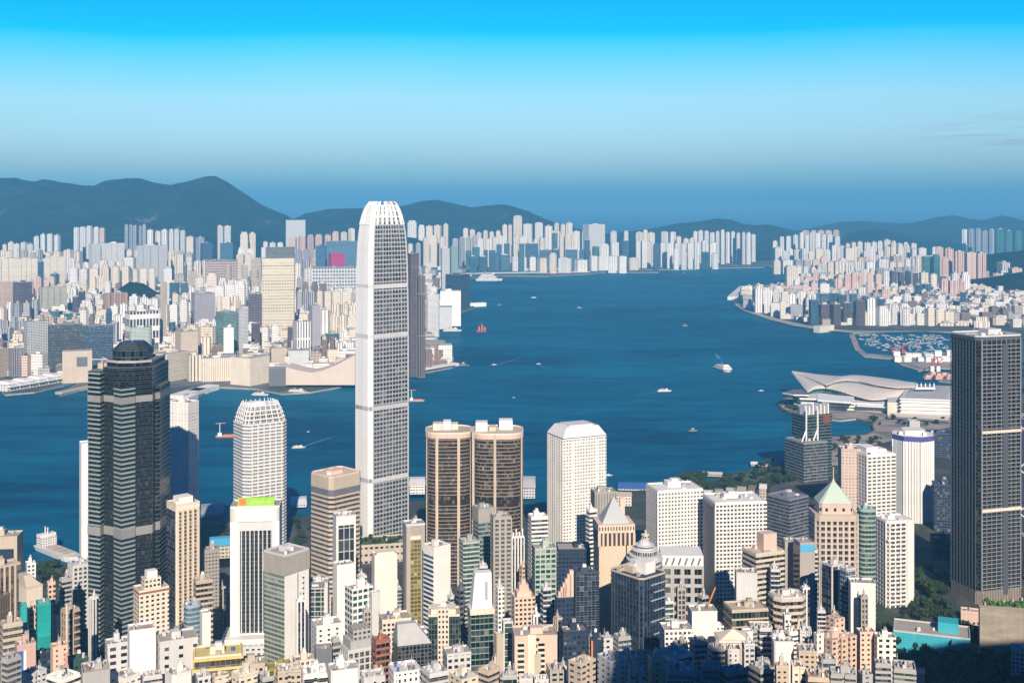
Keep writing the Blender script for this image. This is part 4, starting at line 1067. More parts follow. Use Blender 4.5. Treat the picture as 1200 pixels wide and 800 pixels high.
i = tower(766, 786, 812, 774, 768, 'plain', 'dark navy angular block outlined in white at the bottom', name='apartment_block', cat='apartment block', wall='navy', kit=1, big=False, r=.9)
for p in ((-.5, -.5), (.5, -.5), (-.5, .5)): MB().box((p[0] * i['w'], p[1] * i['d'], 0), (.9, .9, i['h'] + 1)).build('white_edge', plain('lgrey'), i['root'])
MB().ring(offset(i['plan'], .3), .9, i['h'] - .4, i['h'] + 1.6).build('white_rim', plain('lgrey'), i['root'])
tower(735, 742, 767, 772, 775, 'punch', 'low pale roof with a curved shed in front of the navy glass block', name='apartment_block', cat='apartment block', wall='sand', glass='mid', kit=7, r=.8, plan='round')
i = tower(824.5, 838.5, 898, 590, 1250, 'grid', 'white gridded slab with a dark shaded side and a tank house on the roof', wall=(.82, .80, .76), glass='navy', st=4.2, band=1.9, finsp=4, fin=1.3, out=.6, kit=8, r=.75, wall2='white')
MB().box((-i['w'] / 2 - .9, 0, 0), (.6, i['d'] * .97, i['h'] - 4)).build('shaded_side', plain((.30, .29, .28)), i['root'])  # darker panel paints the shade of the left side
tower(899, 925, 947, 586, 1350, 'bands', 'navy and grey banded block behind the beige banded one', wall=(.20, .22, .27), glass='navy', st=4, band=1.2, kit=5, r=1, roof='dgrey')
i = tower(870, 886, 920.5, 650, 1090, 'bands', 'beige tower with long dark window bands and a peach roof hut', wall=(.60, .54, .46), glass='black', st=4.8, band=2.3, out=.6, kit=3, r=.7, big=False)
MB().box((.1 * i['w'], 0, i['h']), (i['w'] * .45, i['d'] * .5, 16)).build('lift_tower', plain('peach'), i['root'])
tower(861, 863, 887.5, 672, 1010, 'plain', 'blank pale grey block before the dark window bands', wall='lgrey', kit=4, big=False, r=.8)
i = tower(917.5, 920, 938, 636, 1100, 'plain', 'grey blank slab left of the blue-topped one', wall=(.38, .35, .33), kit=2, r=1.1, big=False)
i = tower(930, 937.5, 955, 637, 1070, 'plain', 'grey slab with a dark glass side and bright blue top strip', wall=(.40, .37, .35), kit=1, r=1.1, big=False)
MB().box((0, -i['d'] / 2 - .2, i['h'] - 7), (i['w'] * .96, .5, 6)).build('blue_strip', plain('sky'), i['root'])
MB().box((-i['w'] / 2 - .2, 0, 0), (.5, i['d'] * .95, i['h'] - 2)).build('glazing', glassm('navy'), i['root'])
tower(945, 948, 958, 646, 1080, 'bands', 'narrow banded strip beside the blue-topped slab', wall='lgrey', glass='dark', st=4, band=1.3, kit=1, r=1, big=False)
i = tower(899, 910, 946, 702, 940, 'bands', 'beige terraced tower with octagonal banded storeys', wall=(.56, .50, .43), glass='brown', st=5.2, band=2.2, out=1.0, plan='chamfer', kit=6, r=.8, wall2='lgrey', top_solid=0)
tower(848, 858, 900, 716, 935, 'bands', 'low dark green glass block with pale eaves', name='low_block', cat='low block', wall='sand', glass='dgreen', st=6, band=1.2, kit=5, r=.7)
tower(877, 880, 905, 735, 900, 'plain', 'low cream wall block before the terraced tower', name='low_block', cat='low block', wall='cream', kit=4, r=.7, big=False)
i = tower(838, 843, 880, 752, 830, 'plain', 'low peach house with a pale tent roof', name='low_block', cat='low block', wall='peach', kit=3, r=.8, big=False)
MB().prism(offset(i['plan'], 1.2), i['h'], i['h'] + 6, 0, 0, scale_plan(i['plan'], .08)).build('tent_roof', plain('cream'), i['root'])
tower(868, 873, 884, 742, 850, 'plain', 'white rounded-top slab beside the tent roof', name='low_block', cat='low block', wall='white', kit=1, big=False, r=1, plan='round')
# second pyramid roofed tower
i = tower(948, 957, 1006, 608, 1130, 'grid', 'pinkish stone tower with arcaded sides and pale green pyramid roof', wall=(.58, .49, .42), glass='brown', st=5.6, band=1.6, finsp=5.2, fin=2.0, out=.7, kit=0, big=False, r=.8, parapet=False, plan='cut')
w, d, h, ro = i['w'], i['d'], i['h'], i['root']
MB().prism(offset(i['plan'], 1.0), h - 2, h + 4).build('cornice', plain('sand'), ro)
MB().prism(scale_plan(i['plan'], .82, .82), h + 4, h + 14).build('attic_storey', [facade((.60, .48, .42), 'brown', 8, 10, .3, .3), plain('sand')], ro)
MB().prism(scale_plan(i['plan'], .84, .84), h + 14, h + 32, 0, 0, scale_plan(i['plan'], .07)).build('pyramid_roof', plain((.46, .56, .48), .5, amount=.1), ro)
MB().tube((0, 0, h + 31), (0, 0, h + 46), .45).build('spire', plain('lgrey'), ro)
MB().cyl((0, 0, h + 31), 2, 4, 0, 8, .6).build('finial', plain('peach'), ro)
i = tower(982, 986, 1009, 527, 1420, 'punch', 'tall pinkish beige slab behind the green pyramid roof', wall=(.58, .47, .41), glass=(.30, .24, .20), st=3.6, bay=4, fw=.5, fh=.35, kit=2, r=.9)
tower(962, 975, 990, 664, 1010, 'fins', 'dark navy tower with white vertical strips below the green pyramid tower', wall='lgrey', glass='navy', finsp=9, fin=1.6, out=.4, kit=3, r=.9)
tower(984, 992, 1002, 668, 990, 'punch', 'slim blue glass tower beside the navy striped one', wall='lgrey', glass='blue', st=4, bay=2, fw=.9, fh=.85, kit=2, r=.9, big=False)
tower(994, 997, 1026, 684, 975, 'plain', 'broad blank white wall block before the curved green bands', wall=(.82, .78, .72), kit=5, r=.7, big=False)
i = tower(954, 975, 1004, 752, 858, 'punch', 'warm cream flats with rows of brown windows and a taller back wing', name='apartment_block', cat='apartment block', wall='peach', glass='brown', st=3.9, bay=4.6, fw=.5, fh=.45, kit=6, r=.8, plan='notch', wall2='peach')
MB().box((.15 * i['w'], .2 * i['d'], i['h']), (i['w'] * .4, i['d'] * .5, 12)).build('back_wing', [facade('peach', 'brown', 4.6, 3.9, .4, .4), plain('peach')], i['root'])
tower(1003, 1008, 1026, 742, 880, 'punch', 'peach flats, slim, between the cream flats and the white ones', name='apartment_block', cat='apartment block', wall='peach', glass='brown', st=3.6, bay=4.2, fw=.4, fh=.4, kit=4, r=.8)
tower(1024, 1028, 1050, 748, 870, 'punch', 'white flats with dark windows beside the turquoise building', name='apartment_block', cat='apartment block', wall='white', glass='dark', st=4.2, bay=5, fw=.5, fh=.5, kit=5, r=.8)
tower(1003, 1008, 1028, 598, 1180, 'bands', 'curved green-glass banded tower beside the pinkish one', wall='mint', glass='green', st=4.6, band=1.5, plan='round', kit=3, r=.9)
# curvy white tower with two stages and white wedge tower behind
i = tower(1024, 1040, 1070.5, 612, 1230, 'grid', 'white tower with rippling balconies and blank right strip', wall=(.78, .76, .72), glass='mid', st=4.4, band=1.7, finsp=5.5, fin=1.4, out=.8, plan='cut', kit=4, r=.9, wall2='white')
w, d, h, ro = i['w'], i['d'], i['h'], i['root']
MB().box((.36 * w, -d / 2 - 1.0, 0), (.26 * w, 1.4, h + 1)).build('blank_strip', W, ro)
rr = random.Random(3)
for q in range(26): MB().box((rr.uniform(-.4, .12) * w, -d / 2 - 1.2, h - 6 - q * 4.4), (w * rr.uniform(.12, .3), 2.2, 1.6)).build('balcony', W, ro)
i = tower(997, 1016, 1049, 534, 1400, 'grid', 'white tower with an irregular stepped top left of the white ribbed prism', wall=(.80, .78, .74), glass='mid', st=4.4, band=2.2, finsp=6, fin=1.8, out=.7, kit=8, r=.9, wall2='white')
w, d, h, ro = i['w'], i['d'], i['h'], i['root']
MB().box((-.2 * w, 0, h), (.4 * w, .6 * d, 8)).build('lift_tower', W, ro); MB().box((.25 * w, .1 * d, h), (.3 * w, .5 * d, 4)).build('lift_tower', W, ro)
i = tower(1046, None, 1093.5, 516, 1565, 'fins', 'white faceted tower with close vertical ribs and a dark blue rim', wall=(.86, .85, .82), glass='mid', finsp=3.6, fin=2.9, out=.8, plan='oct', kit=3, r=1.0, wall2='white', big=False)
w, d, h, ro = i['w'], i['d'], i['h'], i['root']
MB().prism(offset(i['plan'], .9), h, h + 6.5).build('blue_rim', [plain('indigo'), W], ro)
MB().cyl((0, 0, h + 6.5), w * .3, 6, 0, 24).build('roof_plant', W, ro)
for q in range(5): MB().box((-w * .3 + q * w * .15, -d * .2, h + 6.5), (w * .09, d * .15, 4)).build('air_conditioner', W, ro)
# ================================================================ MIDDLE DISTANCE
# stepped green glass tower with white masts
Y = 1780.0
i = tower(920, 942, 970, 520, Y, 'bands', 'stepped green glass tower with white masts and a red roof panel before the curved roofs', wall=(.26, .28, .30), glass='mid', st=4.6, band=1.1, out=.4, r=1.1, kit=2, big=False, roof='white', metal=.1)
ro, w, d, h = i['root'], i['w'], i['d'], i['h']
zt = zl(i, 485, Y + 35)
pl = [(-w * .12, -d * .12), (w * .98, -d * .12), (w * .98, d * .62), (-w * .12, d * .62)]
t2 = MB().prism(pl, 0, zt).build('upper_tower', [facade((.08, .12, .13), 'dark', 3, 4.6, .96, .72, .15, .1), plain('concrete')], ro)
for q in range(22): MB().prism(offset(pl, .3), zt - 3 - q * 4.6, zt - 2.1 - q * 4.6).build('floor_band', plain((.12, .18, .19)), t2)
for q in range(7): MB().box((w * (-.06 + .16 * q), d * .1, zt), (w * .05, d * .3, 15 - 3 * (q % 2))).build('roof_strut', WM, t2)
MB().box((w * .42, d * .3, zt), (w * .9, d * .2, 9)).build('roof_plant', [facade('white', 'mid', 5, 4, .5, .5), WM], t2)
MB().box((w * .76, -d * .12 - .3, zt - 14), (w * .3, .8, 13)).build('red_panel', plain('wine'), t2)
for a in (-.12, .36):
    MB().box((w * a, -d * .12 - 1.2, h), (2.0, 2.0, zt - h + 8)).build('mast', WM, ro)
    MB().tube((w * a - 9, -d * .12 - 3, h), (w * a, -d * .12 - 1.2, h + 16), 1.2).build('mast_strut', WM, ro)

# convention hall with sweeping curved roofs
def shell(back, front, thick, rise=0, n=24, m=8):
    """a curved roof sheet between two polylines of world points"""
    def samp(pl, t):
        t *= len(pl) - 1; k = min(int(t), len(pl) - 2); f = t - k
        p0 = pl[max(0, k - 1)]; p1, p2 = pl[k], pl[k + 1]; p3 = pl[min(len(pl) - 1, k + 2)]
        return .5 * ((2 * p1) + (p2 - p0) * f + (2 * p0 - 5 * p1 + 4 * p2 - p3) * f * f + (3 * p1 - p0 - 3 * p2 + p3) * f ** 3)
    g = [[samp(front, i / n).lerp(samp(back, i / n), j / m) + Vector((0, 0, rise * sin(pi * j / m))) for j in range(m + 1)] for i in range(n + 1)]
    b = MB(); dn = Vector((0, 0, -thick))
    for i in range(n):
        for j in range(m):
            a, c, e, f = g[i][j], g[i+1][j], g[i+1][j+1], g[i][j+1]
            b.face([a, c, e, f]); b.face([f + dn, e + dn, c + dn, a + dn], 0)
    for i in range(n):
        for j in (0, m):
            a, c = g[i][j], g[i+1][j]; b.face([a + dn, c + dn, c, a] if j == 0 else [a, c, c + dn, a + dn])
    for j in range(m):
        for i in (0, n):
            a, c = g[i][j], g[i][j+1]; b.face([a, c, c + dn, a + dn] if i == 0 else [a + dn, c + dn, c, a])
    return b
ro = empty('convention_hall', (0, 0, 0)); tag(ro, 'convention hall with sweeping pale wing-like roofs on the harbour point', 'convention hall')
RM = plain((.66, .61, .55), .5, amount=.12)
V = on_plane
front = [V(928.5, 438, 47), V(938, 449, 40), V(946, 458, 35), V(955, 455, 37), V(968, 454, 38), V(985, 457.5, 36), V(1004, 463.5, 30), V(1022, 467.5, 26.5), V(1045, 465.5, 28), V(1073, 458.5, 33)]
gap = [V(928, 437, 48), V(940, 440.5, 47), V(955, 446.5, 45), V(968, 451.5, 42), V(980, 449.5, 43), V(992, 447.8, 44), V(1008, 449.5, 43), V(1026, 453, 41), V(1050, 456, 39), V(1073, 455.5, 38)]
ufront = [V(928, 436.8, 49), V(940, 440, 48.5), V(955, 445.6, 47.5), V(968, 450, 46), V(980, 446.3, 50), V(992, 444.5, 51), V(1008, 446, 50), V(1026, 450, 47.5), V(1050, 453.3, 45), V(1073, 453, 44)]
uback = [V(928, 436.4, 49), V(945, 437.3, 49), V(962, 438.7, 48), V(980, 440.3, 48), V(992, 440.2, 49), V(1005, 439.6, 50), V(1022, 441, 49), V(1045, 444, 47), V(1060, 446.4, 45), V(1073, 448.3, 44)]
shell(gap, front, 2.2, 2.5, 36).build('lower_roof', RM, ro, smooth=False)
shell(uback, ufront, 2.0, 4.0, 36).build('upper_roof', RM, ro, smooth=False)
def strip(top, z0, back, mat, name, lift=1.2):
    b = MB(); u = 0
    for p, q in zip(top, top[1:]):
        L = (q - p).length
        a, c = p + Vector((0, back, -lift)), q + Vector((0, back, -lift))
        za, zc = (z0, z0) if not isinstance(z0, list) else z0
        b.face([(a.x, a.y, za), (c.x, c.y, zc), tuple(c), tuple(a)], 0, [(u, za), (u + L, zc), (u + L, c.z), (u, a.z)])
        b.face([(c.x, c.y + 1, zc), (a.x, a.y + 1, za), (a.x, a.y + 1, a.z), (c.x, c.y + 1, c.z)], 0, [(u + L, zc), (u, za), (u, a.z), (u + L, c.z)]); u += L
    return b.build(name, mat, ro)
GLS = facade((.60, .65, .65), 'teal', 9, 14, .90, .92, .4, .2)
GLD = facade((.10, .25, .30), 'teal', 6, 14, .94, .94, .2, .2)
strip(ufront[3:], 38, 3, plain('dgrey'), 'clerestory')
strip(front[2:6], 4, 12, GLD, 'glass_gable')
strip(front[5:9], 4, 12, GLS, 'glass_hall')
MB().prism([(p.x, p.y) for p in (V(957, 478, 4), V(1058, 484, 4), V(1070, 470, 4), V(962, 466, 4))], 3, 20).build('hall_core', [plain('lgrey'), plain('lgrey')], ro)
def slab(pts, z, t, name, mats):
    return MB().prism([(p.x, p.y) for p in (V(x, y, z) for x, y in pts)], z, z + t).build(name, mats, ro)
slab([(917, 461), (930, 463.5), (948, 464), (948, 457), (930, 457.5)], 30, 2.5, 'canopy', [WM, plain('dgrey')])
for z, x0, y in ((22, 932, 468), (14, 934, 473), (7, 930, 478)):
    slab([(x0, y - 3), (x0 + 5, y), (962, y + 1), (963, y - 6), (x0 + 2, y - 6)], z, 3.2, 'terrace_slab', [WM, plain('lgrey')])
slab([(958, 470), (1000, 473), (1001, 466), (958, 463)], 24, 3, 'terrace_slab', [WM, WM])
slab([(958, 479), (1001, 481), (1001, 473), (958, 472)], 4, 20, 'white_wing', [facade('white', 'mid', 9, 6, .9, .45, .2), WM])
slab([(1040, 485.5), (1057, 486), (1057, 478), (1040, 478)], 4, 24, 'blank_bay', [plain('cream'), plain('lgrey')])
slab([(1004, 476), (1041, 478), (1041, 472), (1004, 471)], 15, 2, 'terrace_slab', [WM, WM])
for q in range(5):
    slab([(1074 + q * 5, 463), (1075.2 + q * 5, 463), (1075.2 + q * 5, 462.4), (1074 + q * 5, 462.4)], 26, 24, 'gantry_post', [WM, WM])
slab([(1073, 456), (1096, 456), (1096, 455), (1073, 455)], 48, 3, 'gantry_beam', [WM, WM])
rt = empty('exhibition_block', (0, 0, 0)); tag(rt, 'white layered exhibition block with a grey roof right of the curved roofs', 'exhibition block')
pl = [(p.x, p.y) for p in (V(1056, 487, 4), V(1114, 489, 4), V(1118, 472, 4), V(1066, 470, 4))]
MB().prism(pl, 3, 36).build('wall', [facade('white', 'mid', 40, 7, 1.0, .35, .1), plain('lgrey')], rt)
for z in (9, 16, 23, 30, 36): MB().prism(offset(pl, 2.5), z, z + 2.6).build('terrace_slab', [WM, plain('lgrey')], rt)
cx, cy_ = sum(p[0] for p in pl) / 4, sum(p[1] for p in pl) / 4
MB().prism([((x - cx) * .85, (y - cy_) * .85) for x, y in pl], 38.7, 43, 0, 0, [((x - cx) * .6, (y - cy_) * .5 + 12) for x, y in pl]).build('grey_roof', [plain('grey'), plain('grey')], rt, (cx, cy_, 0))
MB().prism([(p.x, p.y) for p in (V(1040, 491, 4), V(1112, 496, 4), V(1113, 490, 4), V(1042, 487, 4))], 6, 10).build('entrance_canopy', [plain('dgrey'), plain('cream')], rt)

tower(990, 993, 1012, 524, 1950, 'plain', 'low cream kiosk block on the lagoon promenade', name='low_block', cat='low block', wall='cream', base=3, kit=2, big=False)
tower(1000, 1006, 1040, 533, 1830, 'punch', 'cream low terraces below the lagoon', name='low_block', cat='low block', wall='sand', base=3, kit=8)
tower(1063, 1066, 1078, 494, 2100, 'plain', 'translucent grey box behind the blue-rimmed white tower', name='low_block', cat='low block', wall='lgrey', base=3, kit=1, big=False)
tower(1086, 1090, 1114, 508, 1950, 'bands', 'block coloured navy for shade between the blue-rimmed tower and the dark gridded one', wall=(.06, .09, .15), glass='navy', kit=4, base=3, roof='dgrey')  # navy colour imitates the shadow that fills this gap
tower(1090, 1094, 1118, 632, 1400, 'punch', 'low added block coloured navy for shade left of the dark gridded tower', wall='navy', glass='navy', kit=4, base=3, roof='dgrey')  # block added to cover the gap, its dark colour standing for shade
tower(1092, 1095, 1116, 568, 1520, 'bands', 'lower block coloured navy for shade behind the dark gridded tower', wall=(.05, .08, .14), glass='navy', kit=4, base=3, roof='dgrey')  # dark blue chosen to paint the shadowed gap
# quayside roofs on the near shore
def shed(x0, x1, yt, yb, Y, name, cat, label, wall, roof, depth=40, pitch=3):
    c, w, d, th = foot(x0, None, x1, Y, depth / max(1, (x1 - x0) * Y / F))
    zt, zb = zrow(yt, Y), max(2.5, zrow(yb, Y))
    zt = max(zt, zb + 3)
    r = empty(name, (c.x, c.y, zb), th); tag(r, label, cat)
    p = p_rect(w, d)
    MB().prism(p, 0, zt - zb).build('wall', [facade(wall, 'mid', 4, 4, .6, .4), plain(roof)], r)
    MB().prism(offset(p, 1), zt - zb, zt - zb + pitch, 0, 0, [(-w/2, -d*.06), (w/2, -d*.06), (w/2, d*.06), (-w/2, d*.06)]).build('roof', plain(roof), r)
    return r
shed(613, 627, 571, 586, 1690, 'ferry_pier', 'ferry pier', 'pale roofed ferry pier on the shore right of the twin towers', 'lgrey', 'lgrey', 70)
shed(480, 498, 568, 579, 1690, 'ferry_pier', 'ferry pier', 'white pier building right of the foot of the tallest skyscraper', 'white', 'white', 50)
shed(341, 359, 595, 609, 1640, 'ferry_pier', 'ferry pier', 'white pier building between the pale banded tower and the beige one', 'white', 'white', 50)
shed(236, 262, 603, 612, 1590, 'ferry_pier', 'ferry pier', 'dark long pier deck right of the white hotel tower', 'grey', 'grey', 60)
shed(724, 776, 574, 583, 1740, 'ferry_pier', 'ferry pier', 'blue roofed pier strip behind the white grid slab', 'lgrey', 'blue', 40)
shed(246, 271, 640, 655, 1330, 'low_block', 'low block', 'small blue-roofed hall left of the white portal block', 'sand', 'sky', 40)
shed(705, 740, 580, 592, 1640, 'low_block', 'low block', 'row of low cream kiosks behind the pyramid roof', 'cream', 'sand', 20)
for q, (a, b, c, dd) in enumerate([(790, 806, 566, 1790), (822, 846, 560, 1830), (880, 900, 553, 1900), (850, 866, 574, 1700)]):
    shed(a, b, c, c + 4, dd, 'low_block', 'low block', ['low beige shed at the left end of the dark shore park', 'long low shed in the middle of the dark shore park', 'white low shed by the lawn on the shore', 'low hut in front of the shore lawn'][q], 'sand', ['sand', 'lgrey', 'white', 'brown'][q], 18, 2)
for q in range(9):
    a = 786 + q * 13
    shed(a, a + 10 - q % 3, 584 - q * 1.5, 590, 1630 + (q * 37) % 70, 'low_block', 'low block', 'low waterfront roof behind the white gridded slabs, %s from the left' % ['first', 'second', 'third', 'fourth', 'fifth', 'sixth', 'seventh', 'eighth', 'ninth'][q],
         ['sand', 'lgrey', 'cream', 'white'][q % 4], ['lgrey', 'sand', 'brown', 'white', 'concrete'][q % 5], 30, 2)
# turquoise hall, walls and slope at lower right
ro = empty('turquoise_hall', (0, 0, 0)); tag(ro, 'bright turquoise low building with a flat concrete roof among dark trees', 'hall')
AQ = plain('aqua', .6)
c, w, d, th = foot(1047, None, 1137, 1090, .5); zb, zt = 2, zrow(739, 1090)
ro.location = (c.x, c.y, zb); ro.rotation_euler = (0, 0, th)
MB().prism(p_rect(w, d), 0, zt - zb).build('wall', [AQ, plain('concrete')], ro)
MB().box((w * .22, d * .1, zt - zb), (w * .27, d * .5, 9)).build('upper_storey', [AQ, plain('lgrey')], ro)
MB().box((w * .38, -d / 2 - 3, -4), (w * .24, 6, zt - zb + 3)).build('stair_block', [plain((.10, .50, .58), .6), AQ], ro)
roofkit(ro, w * .8, d * .7, zt - zb, random.Random(2), 'lgrey', 7, offset(p_rect(w, d), .1), False)
c, w, d, th = foot(1151, None, 1236, 1075, .12, -.05)
o = empty('retaining_wall', (c.x, c.y, 0), th - .18); tag(o, 'tall pale retaining wall with bright creepers along its top', 'wall', None, 'thing')
zt = zrow(714, 1075)
MB().prism(p_rect(w, 8), 0, zt).build('wall', [facade('sand', (.34, .30, .25), 7, 60, .97, 1.0, 0), plain('sand')], o)
tower(1126, None, 1150, 716, 1180, 'plain', 'pale pink forecourt block at the foot of the dark gridded tower', name='low_block', cat='low block', wall='peach', kit=3, r=.6, big=False)
tower(1185, None, 1225, 762, 960, 'punch', 'small blue-white house among trees in the lower right corner', name='house', cat='house', wall='lgrey', kit=3, r=.6)
tower(1050, None, 1084, 787, 930, 'plain', 'flat-roofed pale house at the bottom edge under the turquoise hall', name='house', cat='house', wall='sand', kit=3, r=.6, big=False)
tower(1076, 1079, 1100, 656, 1420, 'plain', 'pale building site with an orange hoist behind the white ribbed prism', name='low_block', cat='low block', wall='sand', kit=6, base=3)

# ================================================================ TSIM SHA TSUI FRONT
def K(x0, xc, x1, yt, Y, style, label, **k):
    k.setdefault('base', 3.0); k.setdefault('kit', 2); k.setdefault('parapet', False)
    return tower(x0, xc, x1, yt, Y, style, label, **k)
K(28, 32, 57, 377, 2920, 'punch', 'grey glass harbour slab with a pale edge strip, left of the three', wall='lgrey', glass='grey', st=4, bay=4, fw=.7, fh=.6, r=.5, metal=.3)
K(56, None, 97, 381, 2900, 'punch', 'dark reflective harbour slab, middle of the three behind the arch block', wall='dgrey', glass='mid', st=4, bay=3, fw=.9, fh=.8, r=.5, metal=.3)
K(97, None, 133, 382, 2880, 'punch', 'dark blue reflective harbour slab, right of the three, behind the striped glass tower', wall='dgrey', glass='blue', st=4, bay=3, fw=.9, fh=.8, r=.5, metal=.3)
ro = K(73, None, 108, 412, 2760, 'plain', 'square tan gate-like block with a big window opening', wall='beige', r=.5, kit=0, big=False)
MB().box((.16 * ro['w'], -ro['d'] / 2 - .2, ro['h'] - 36), (ro['w'] * .36, .6, 22)).build('opening', plain('dgrey'), ro['root'])
K(-12, -4, 10, 409, 2850, 'punch', 'pink-brown brick warehouse-like block at far left shore', wall='beige', glass='brown', r=.8)
K(10, 13, 29, 409, 2860, 'punch', 'dark grey ribbed block beside the pink-brown one', wall='lav', glass='dark', st=30, bay=4, fw=.5, fh=.98, r=.7)
K(179, 196, 222, 415, 2780, 'punch', 'cream hotel wing with a rounded end behind the striped glass tower', wall='cream', glass=(.5, .45, .38), st=4, bay=40, fw=.98, fh=.35, r=.6, curtain=0)
K(219, 222, 238, 417, 2790, 'punch', 'cream tower-like bay with dark vertical slits beside the cream hotel wing', wall='cream', glass='dgrey' if False else 'brown', st=60, bay=8, fw=.3, fh=.98, r=.8)
K(236, None, 272, 420, 2785, 'punch', 'long ribbed cream hotel block in the middle of the ferry shore', wall='cream', glass=(.45, .38, .30), st=60, bay=5, fw=.35, fh=.98, r=.5, curtain=0)
K(270, 293, 316, 420, 2720, 'plain', 'broad blank cream end block by the inlet', wall=(.76, .68, .54), r=.9)
K(316, 318, 336, 408, 2950, 'plain', 'beige block behind the sloping pink hall', wall='sand')
# sloping pink hall
o = MB()
pts = [(316, 450), (336, 451), (336, 430), (352, 434), (366, 437), (390, 430), (416, 415), (416, 452)]
Yc = 2700
f0 = [at(x, y, Yc) for x, y in [(335, 451), (416, 451), (416, 416), (395, 427), (378, 434), (365, 436.5), (350, 434), (335, 430)]]
f1 = [p + Vector((0, 70, 0)) for p in f0]
o.face(f0); o.face(list(reversed(f1)))
for a in range(8):
    b2 = (a + 1) % 8; o.face([f0[b2], f0[a], f1[a], f1[b2]])
tag(o.build('cultural_hall', plain((.66, .55, .46), amount=.12)), 'windowless pinkish hall with a sweeping concave roof on the shore', 'hall')
K(315, None, 336, 432, 2720, 'plain', 'dark recessed forecourt block left of the sloping pink hall', name='low_block', cat='low block', wall='dgrey', big=False, kit=0)
K(343, 348, 364, 377, 2960, 'punch', 'white hotel tower with dark vertical stripes above the pink hall', name='hotel_tower', cat='hotel', wall='white', glass='dark', st=80, bay=7, fw=.35, fh=.95)
K(338, None, 362, 411, 2900, 'plain', 'pale grey base block under the striped white hotel', name='low_block', cat='low block', wall='lgrey', big=False)
K(307, None, 345, 303, 3560, 'punch', 'tall broad cream tower with a blue glass crown on the far peninsula', wall=(.70, .64, .50), glass=(.48, .42, .32), st=9, bay=8, fw=.7, fh=.5, r=.6, curtain=.2)
K(311, None, 345.5, 290, 3575, 'punch', 'blue-green glass crown block rising over the broad cream tower', name='crown_block', cat='tower crown', wall='dgrey', glass='teal', r=.55, big=False, kit=0)
K(362, 366, 376, 358, 3200, 'plain', 'slim pinkish grey tower right of the striped white hotel', wall='lav')
K(146, 152, 187, 366, 3300, 'punch', 'white block with tall dark arcades on its top storey', wall='white', glass='navy', st=34, bay=9, fw=.7, fh=.6, r=.6)
K(152, None, 178, 384, 3150, 'punch', 'grey-green curved glass block below the white arcaded one', wall='palegreen', glass='grey', plan='round', r=.6)
K(253, 262, 278, 366, 3080, 'punch', 'teal glass tower with a pale corner behind the cream hotel block', wall='mint', glass='teal', fw=.9, fh=.7)
K(262, None, 274, 384, 3000, 'plain', 'white framed front set against the teal glass tower', wall='white')
K(276, 280, 291, 362, 3110, 'punch', 'blue-grey glass tower beside the teal one', wall='lgrey', glass='blue')
K(291, None, 310, 345, 3700, 'punch', 'dark purplish block left of the broad cream tower', wall='purple', glass='navy', st=8, bay=6)
K(224, 228, 252, 344, 3900, 'punch', 'dull grey-purple block behind the cream hotel bays', wall='lav', glass='navy')
K(188, 191, 195, 330, 3400, 'plain', 'thin pink-beige pencil tower above the cream wing', wall='sand', big=False)
K(205, 212, 232, 389, 2980, 'plain', 'stepped beige block behind the cream tower-like bay', wall='beige')
K(121, 124, 150, 344, 4300, 'punch', 'salmon-brown ribbed apartment block below the green knoll', name='apartment_tower', cat='apartment tower', wall=(.50, .33, .27), glass=(.25, .17, .15), st=100, bay=10, fw=.4, fh=.98, plan='notch4', r=.5)
K(45, 50, 79, 337, 4300, 'punch', 'greenish beige slab estate block at left', name='apartment_tower', cat='apartment tower', wall=(.50, .50, .40), glass=(.32, .32, .28), plan='notch4', r=.5)
K(0, 4, 15, 331, 4300, 'punch', 'pale pinkish apartment block at the left edge above the pink-brown shore blocks', name='apartment_tower', cat='apartment tower', wall='peach', glass=(.4, .34, .3), r=.6)
K(15, 24, 38, 331, 4200, 'punch', 'dark wedge-shaped block beside the pale pinkish one', wall='purple', glass='navy', st=8, bay=6)
K(104, 108, 118, 286, 6500, 'punch', 'white twin-ribbed slab left of the long ribbed slab', name='apartment_tower', cat='apartment tower', wall='white', glass='lgrey' if False else 'grey', plan='notch2')
K(118, None, 146, 285, 6550, 'punch', 'long white ribbed slab of flats in the middle row at left', name='apartment_tower', cat='apartment tower', wall='white', glass='grey', plan='notch4', r=.5)
K(160, None, 196, 288, 6000, 'punch', 'big grey ribbed slab of flats in the middle row at left', name='apartment_tower', cat='apartment tower', wall='lgrey', glass='grey', plan='notch4', r=.5)
K(-14, None, 20, 303, 5600, 'punch', 'wide cream slab of flats at the left edge', name='apartment_tower', cat='apartment tower', wall='cream', glass=(.5, .45, .38), plan='notch4', r=.4)
K(20, None, 44, 303, 5650, 'punch', 'cream slab of flats next to the one on the left edge', name='apartment_tower', cat='apartment tower', wall='cream', glass=(.5, .45, .38), plan='notch4', r=.4)
K(53, None, 76, 301, 5700, 'punch', 'separate cream slab of flats right of the left-edge pair', name='apartment_tower', cat='apartment tower', wall='cream', glass=(.5, .45, .38), plan='notch', r=.4)
K(235, 238, 249, 285, 6600, 'punch', 'dark blue glass office block above the pinkish roof', wall=(.05,.10,.2), glass='blue', r=.6)
K(258, None, 273, 285, 6500, 'punch', 'blue glass office block right of the darker one above the pinkish roof', wall=(.07,.14,.22), glass='teal', r=.6)
K(240, None, 279, 306, 5700, 'punch', 'low pinkish long-roofed block', name='low_block', cat='low block', wall=(.52, .40, .36), glass='brown', st=12, bay=8, big=False)
K(254, 256, 262, 265, 7400, 'punch', 'tall pale tower, left of the tall pair under the mountain', name='apartment_tower', cat='apartment tower', wall='white', glass='grey', plan='cross')
K(262, 264, 271, 265, 7400, 'punch', 'tall pale tower, right of the tall pair under the mountain', name='apartment_tower', cat='apartment tower', wall='white', glass='grey', plan='cross')
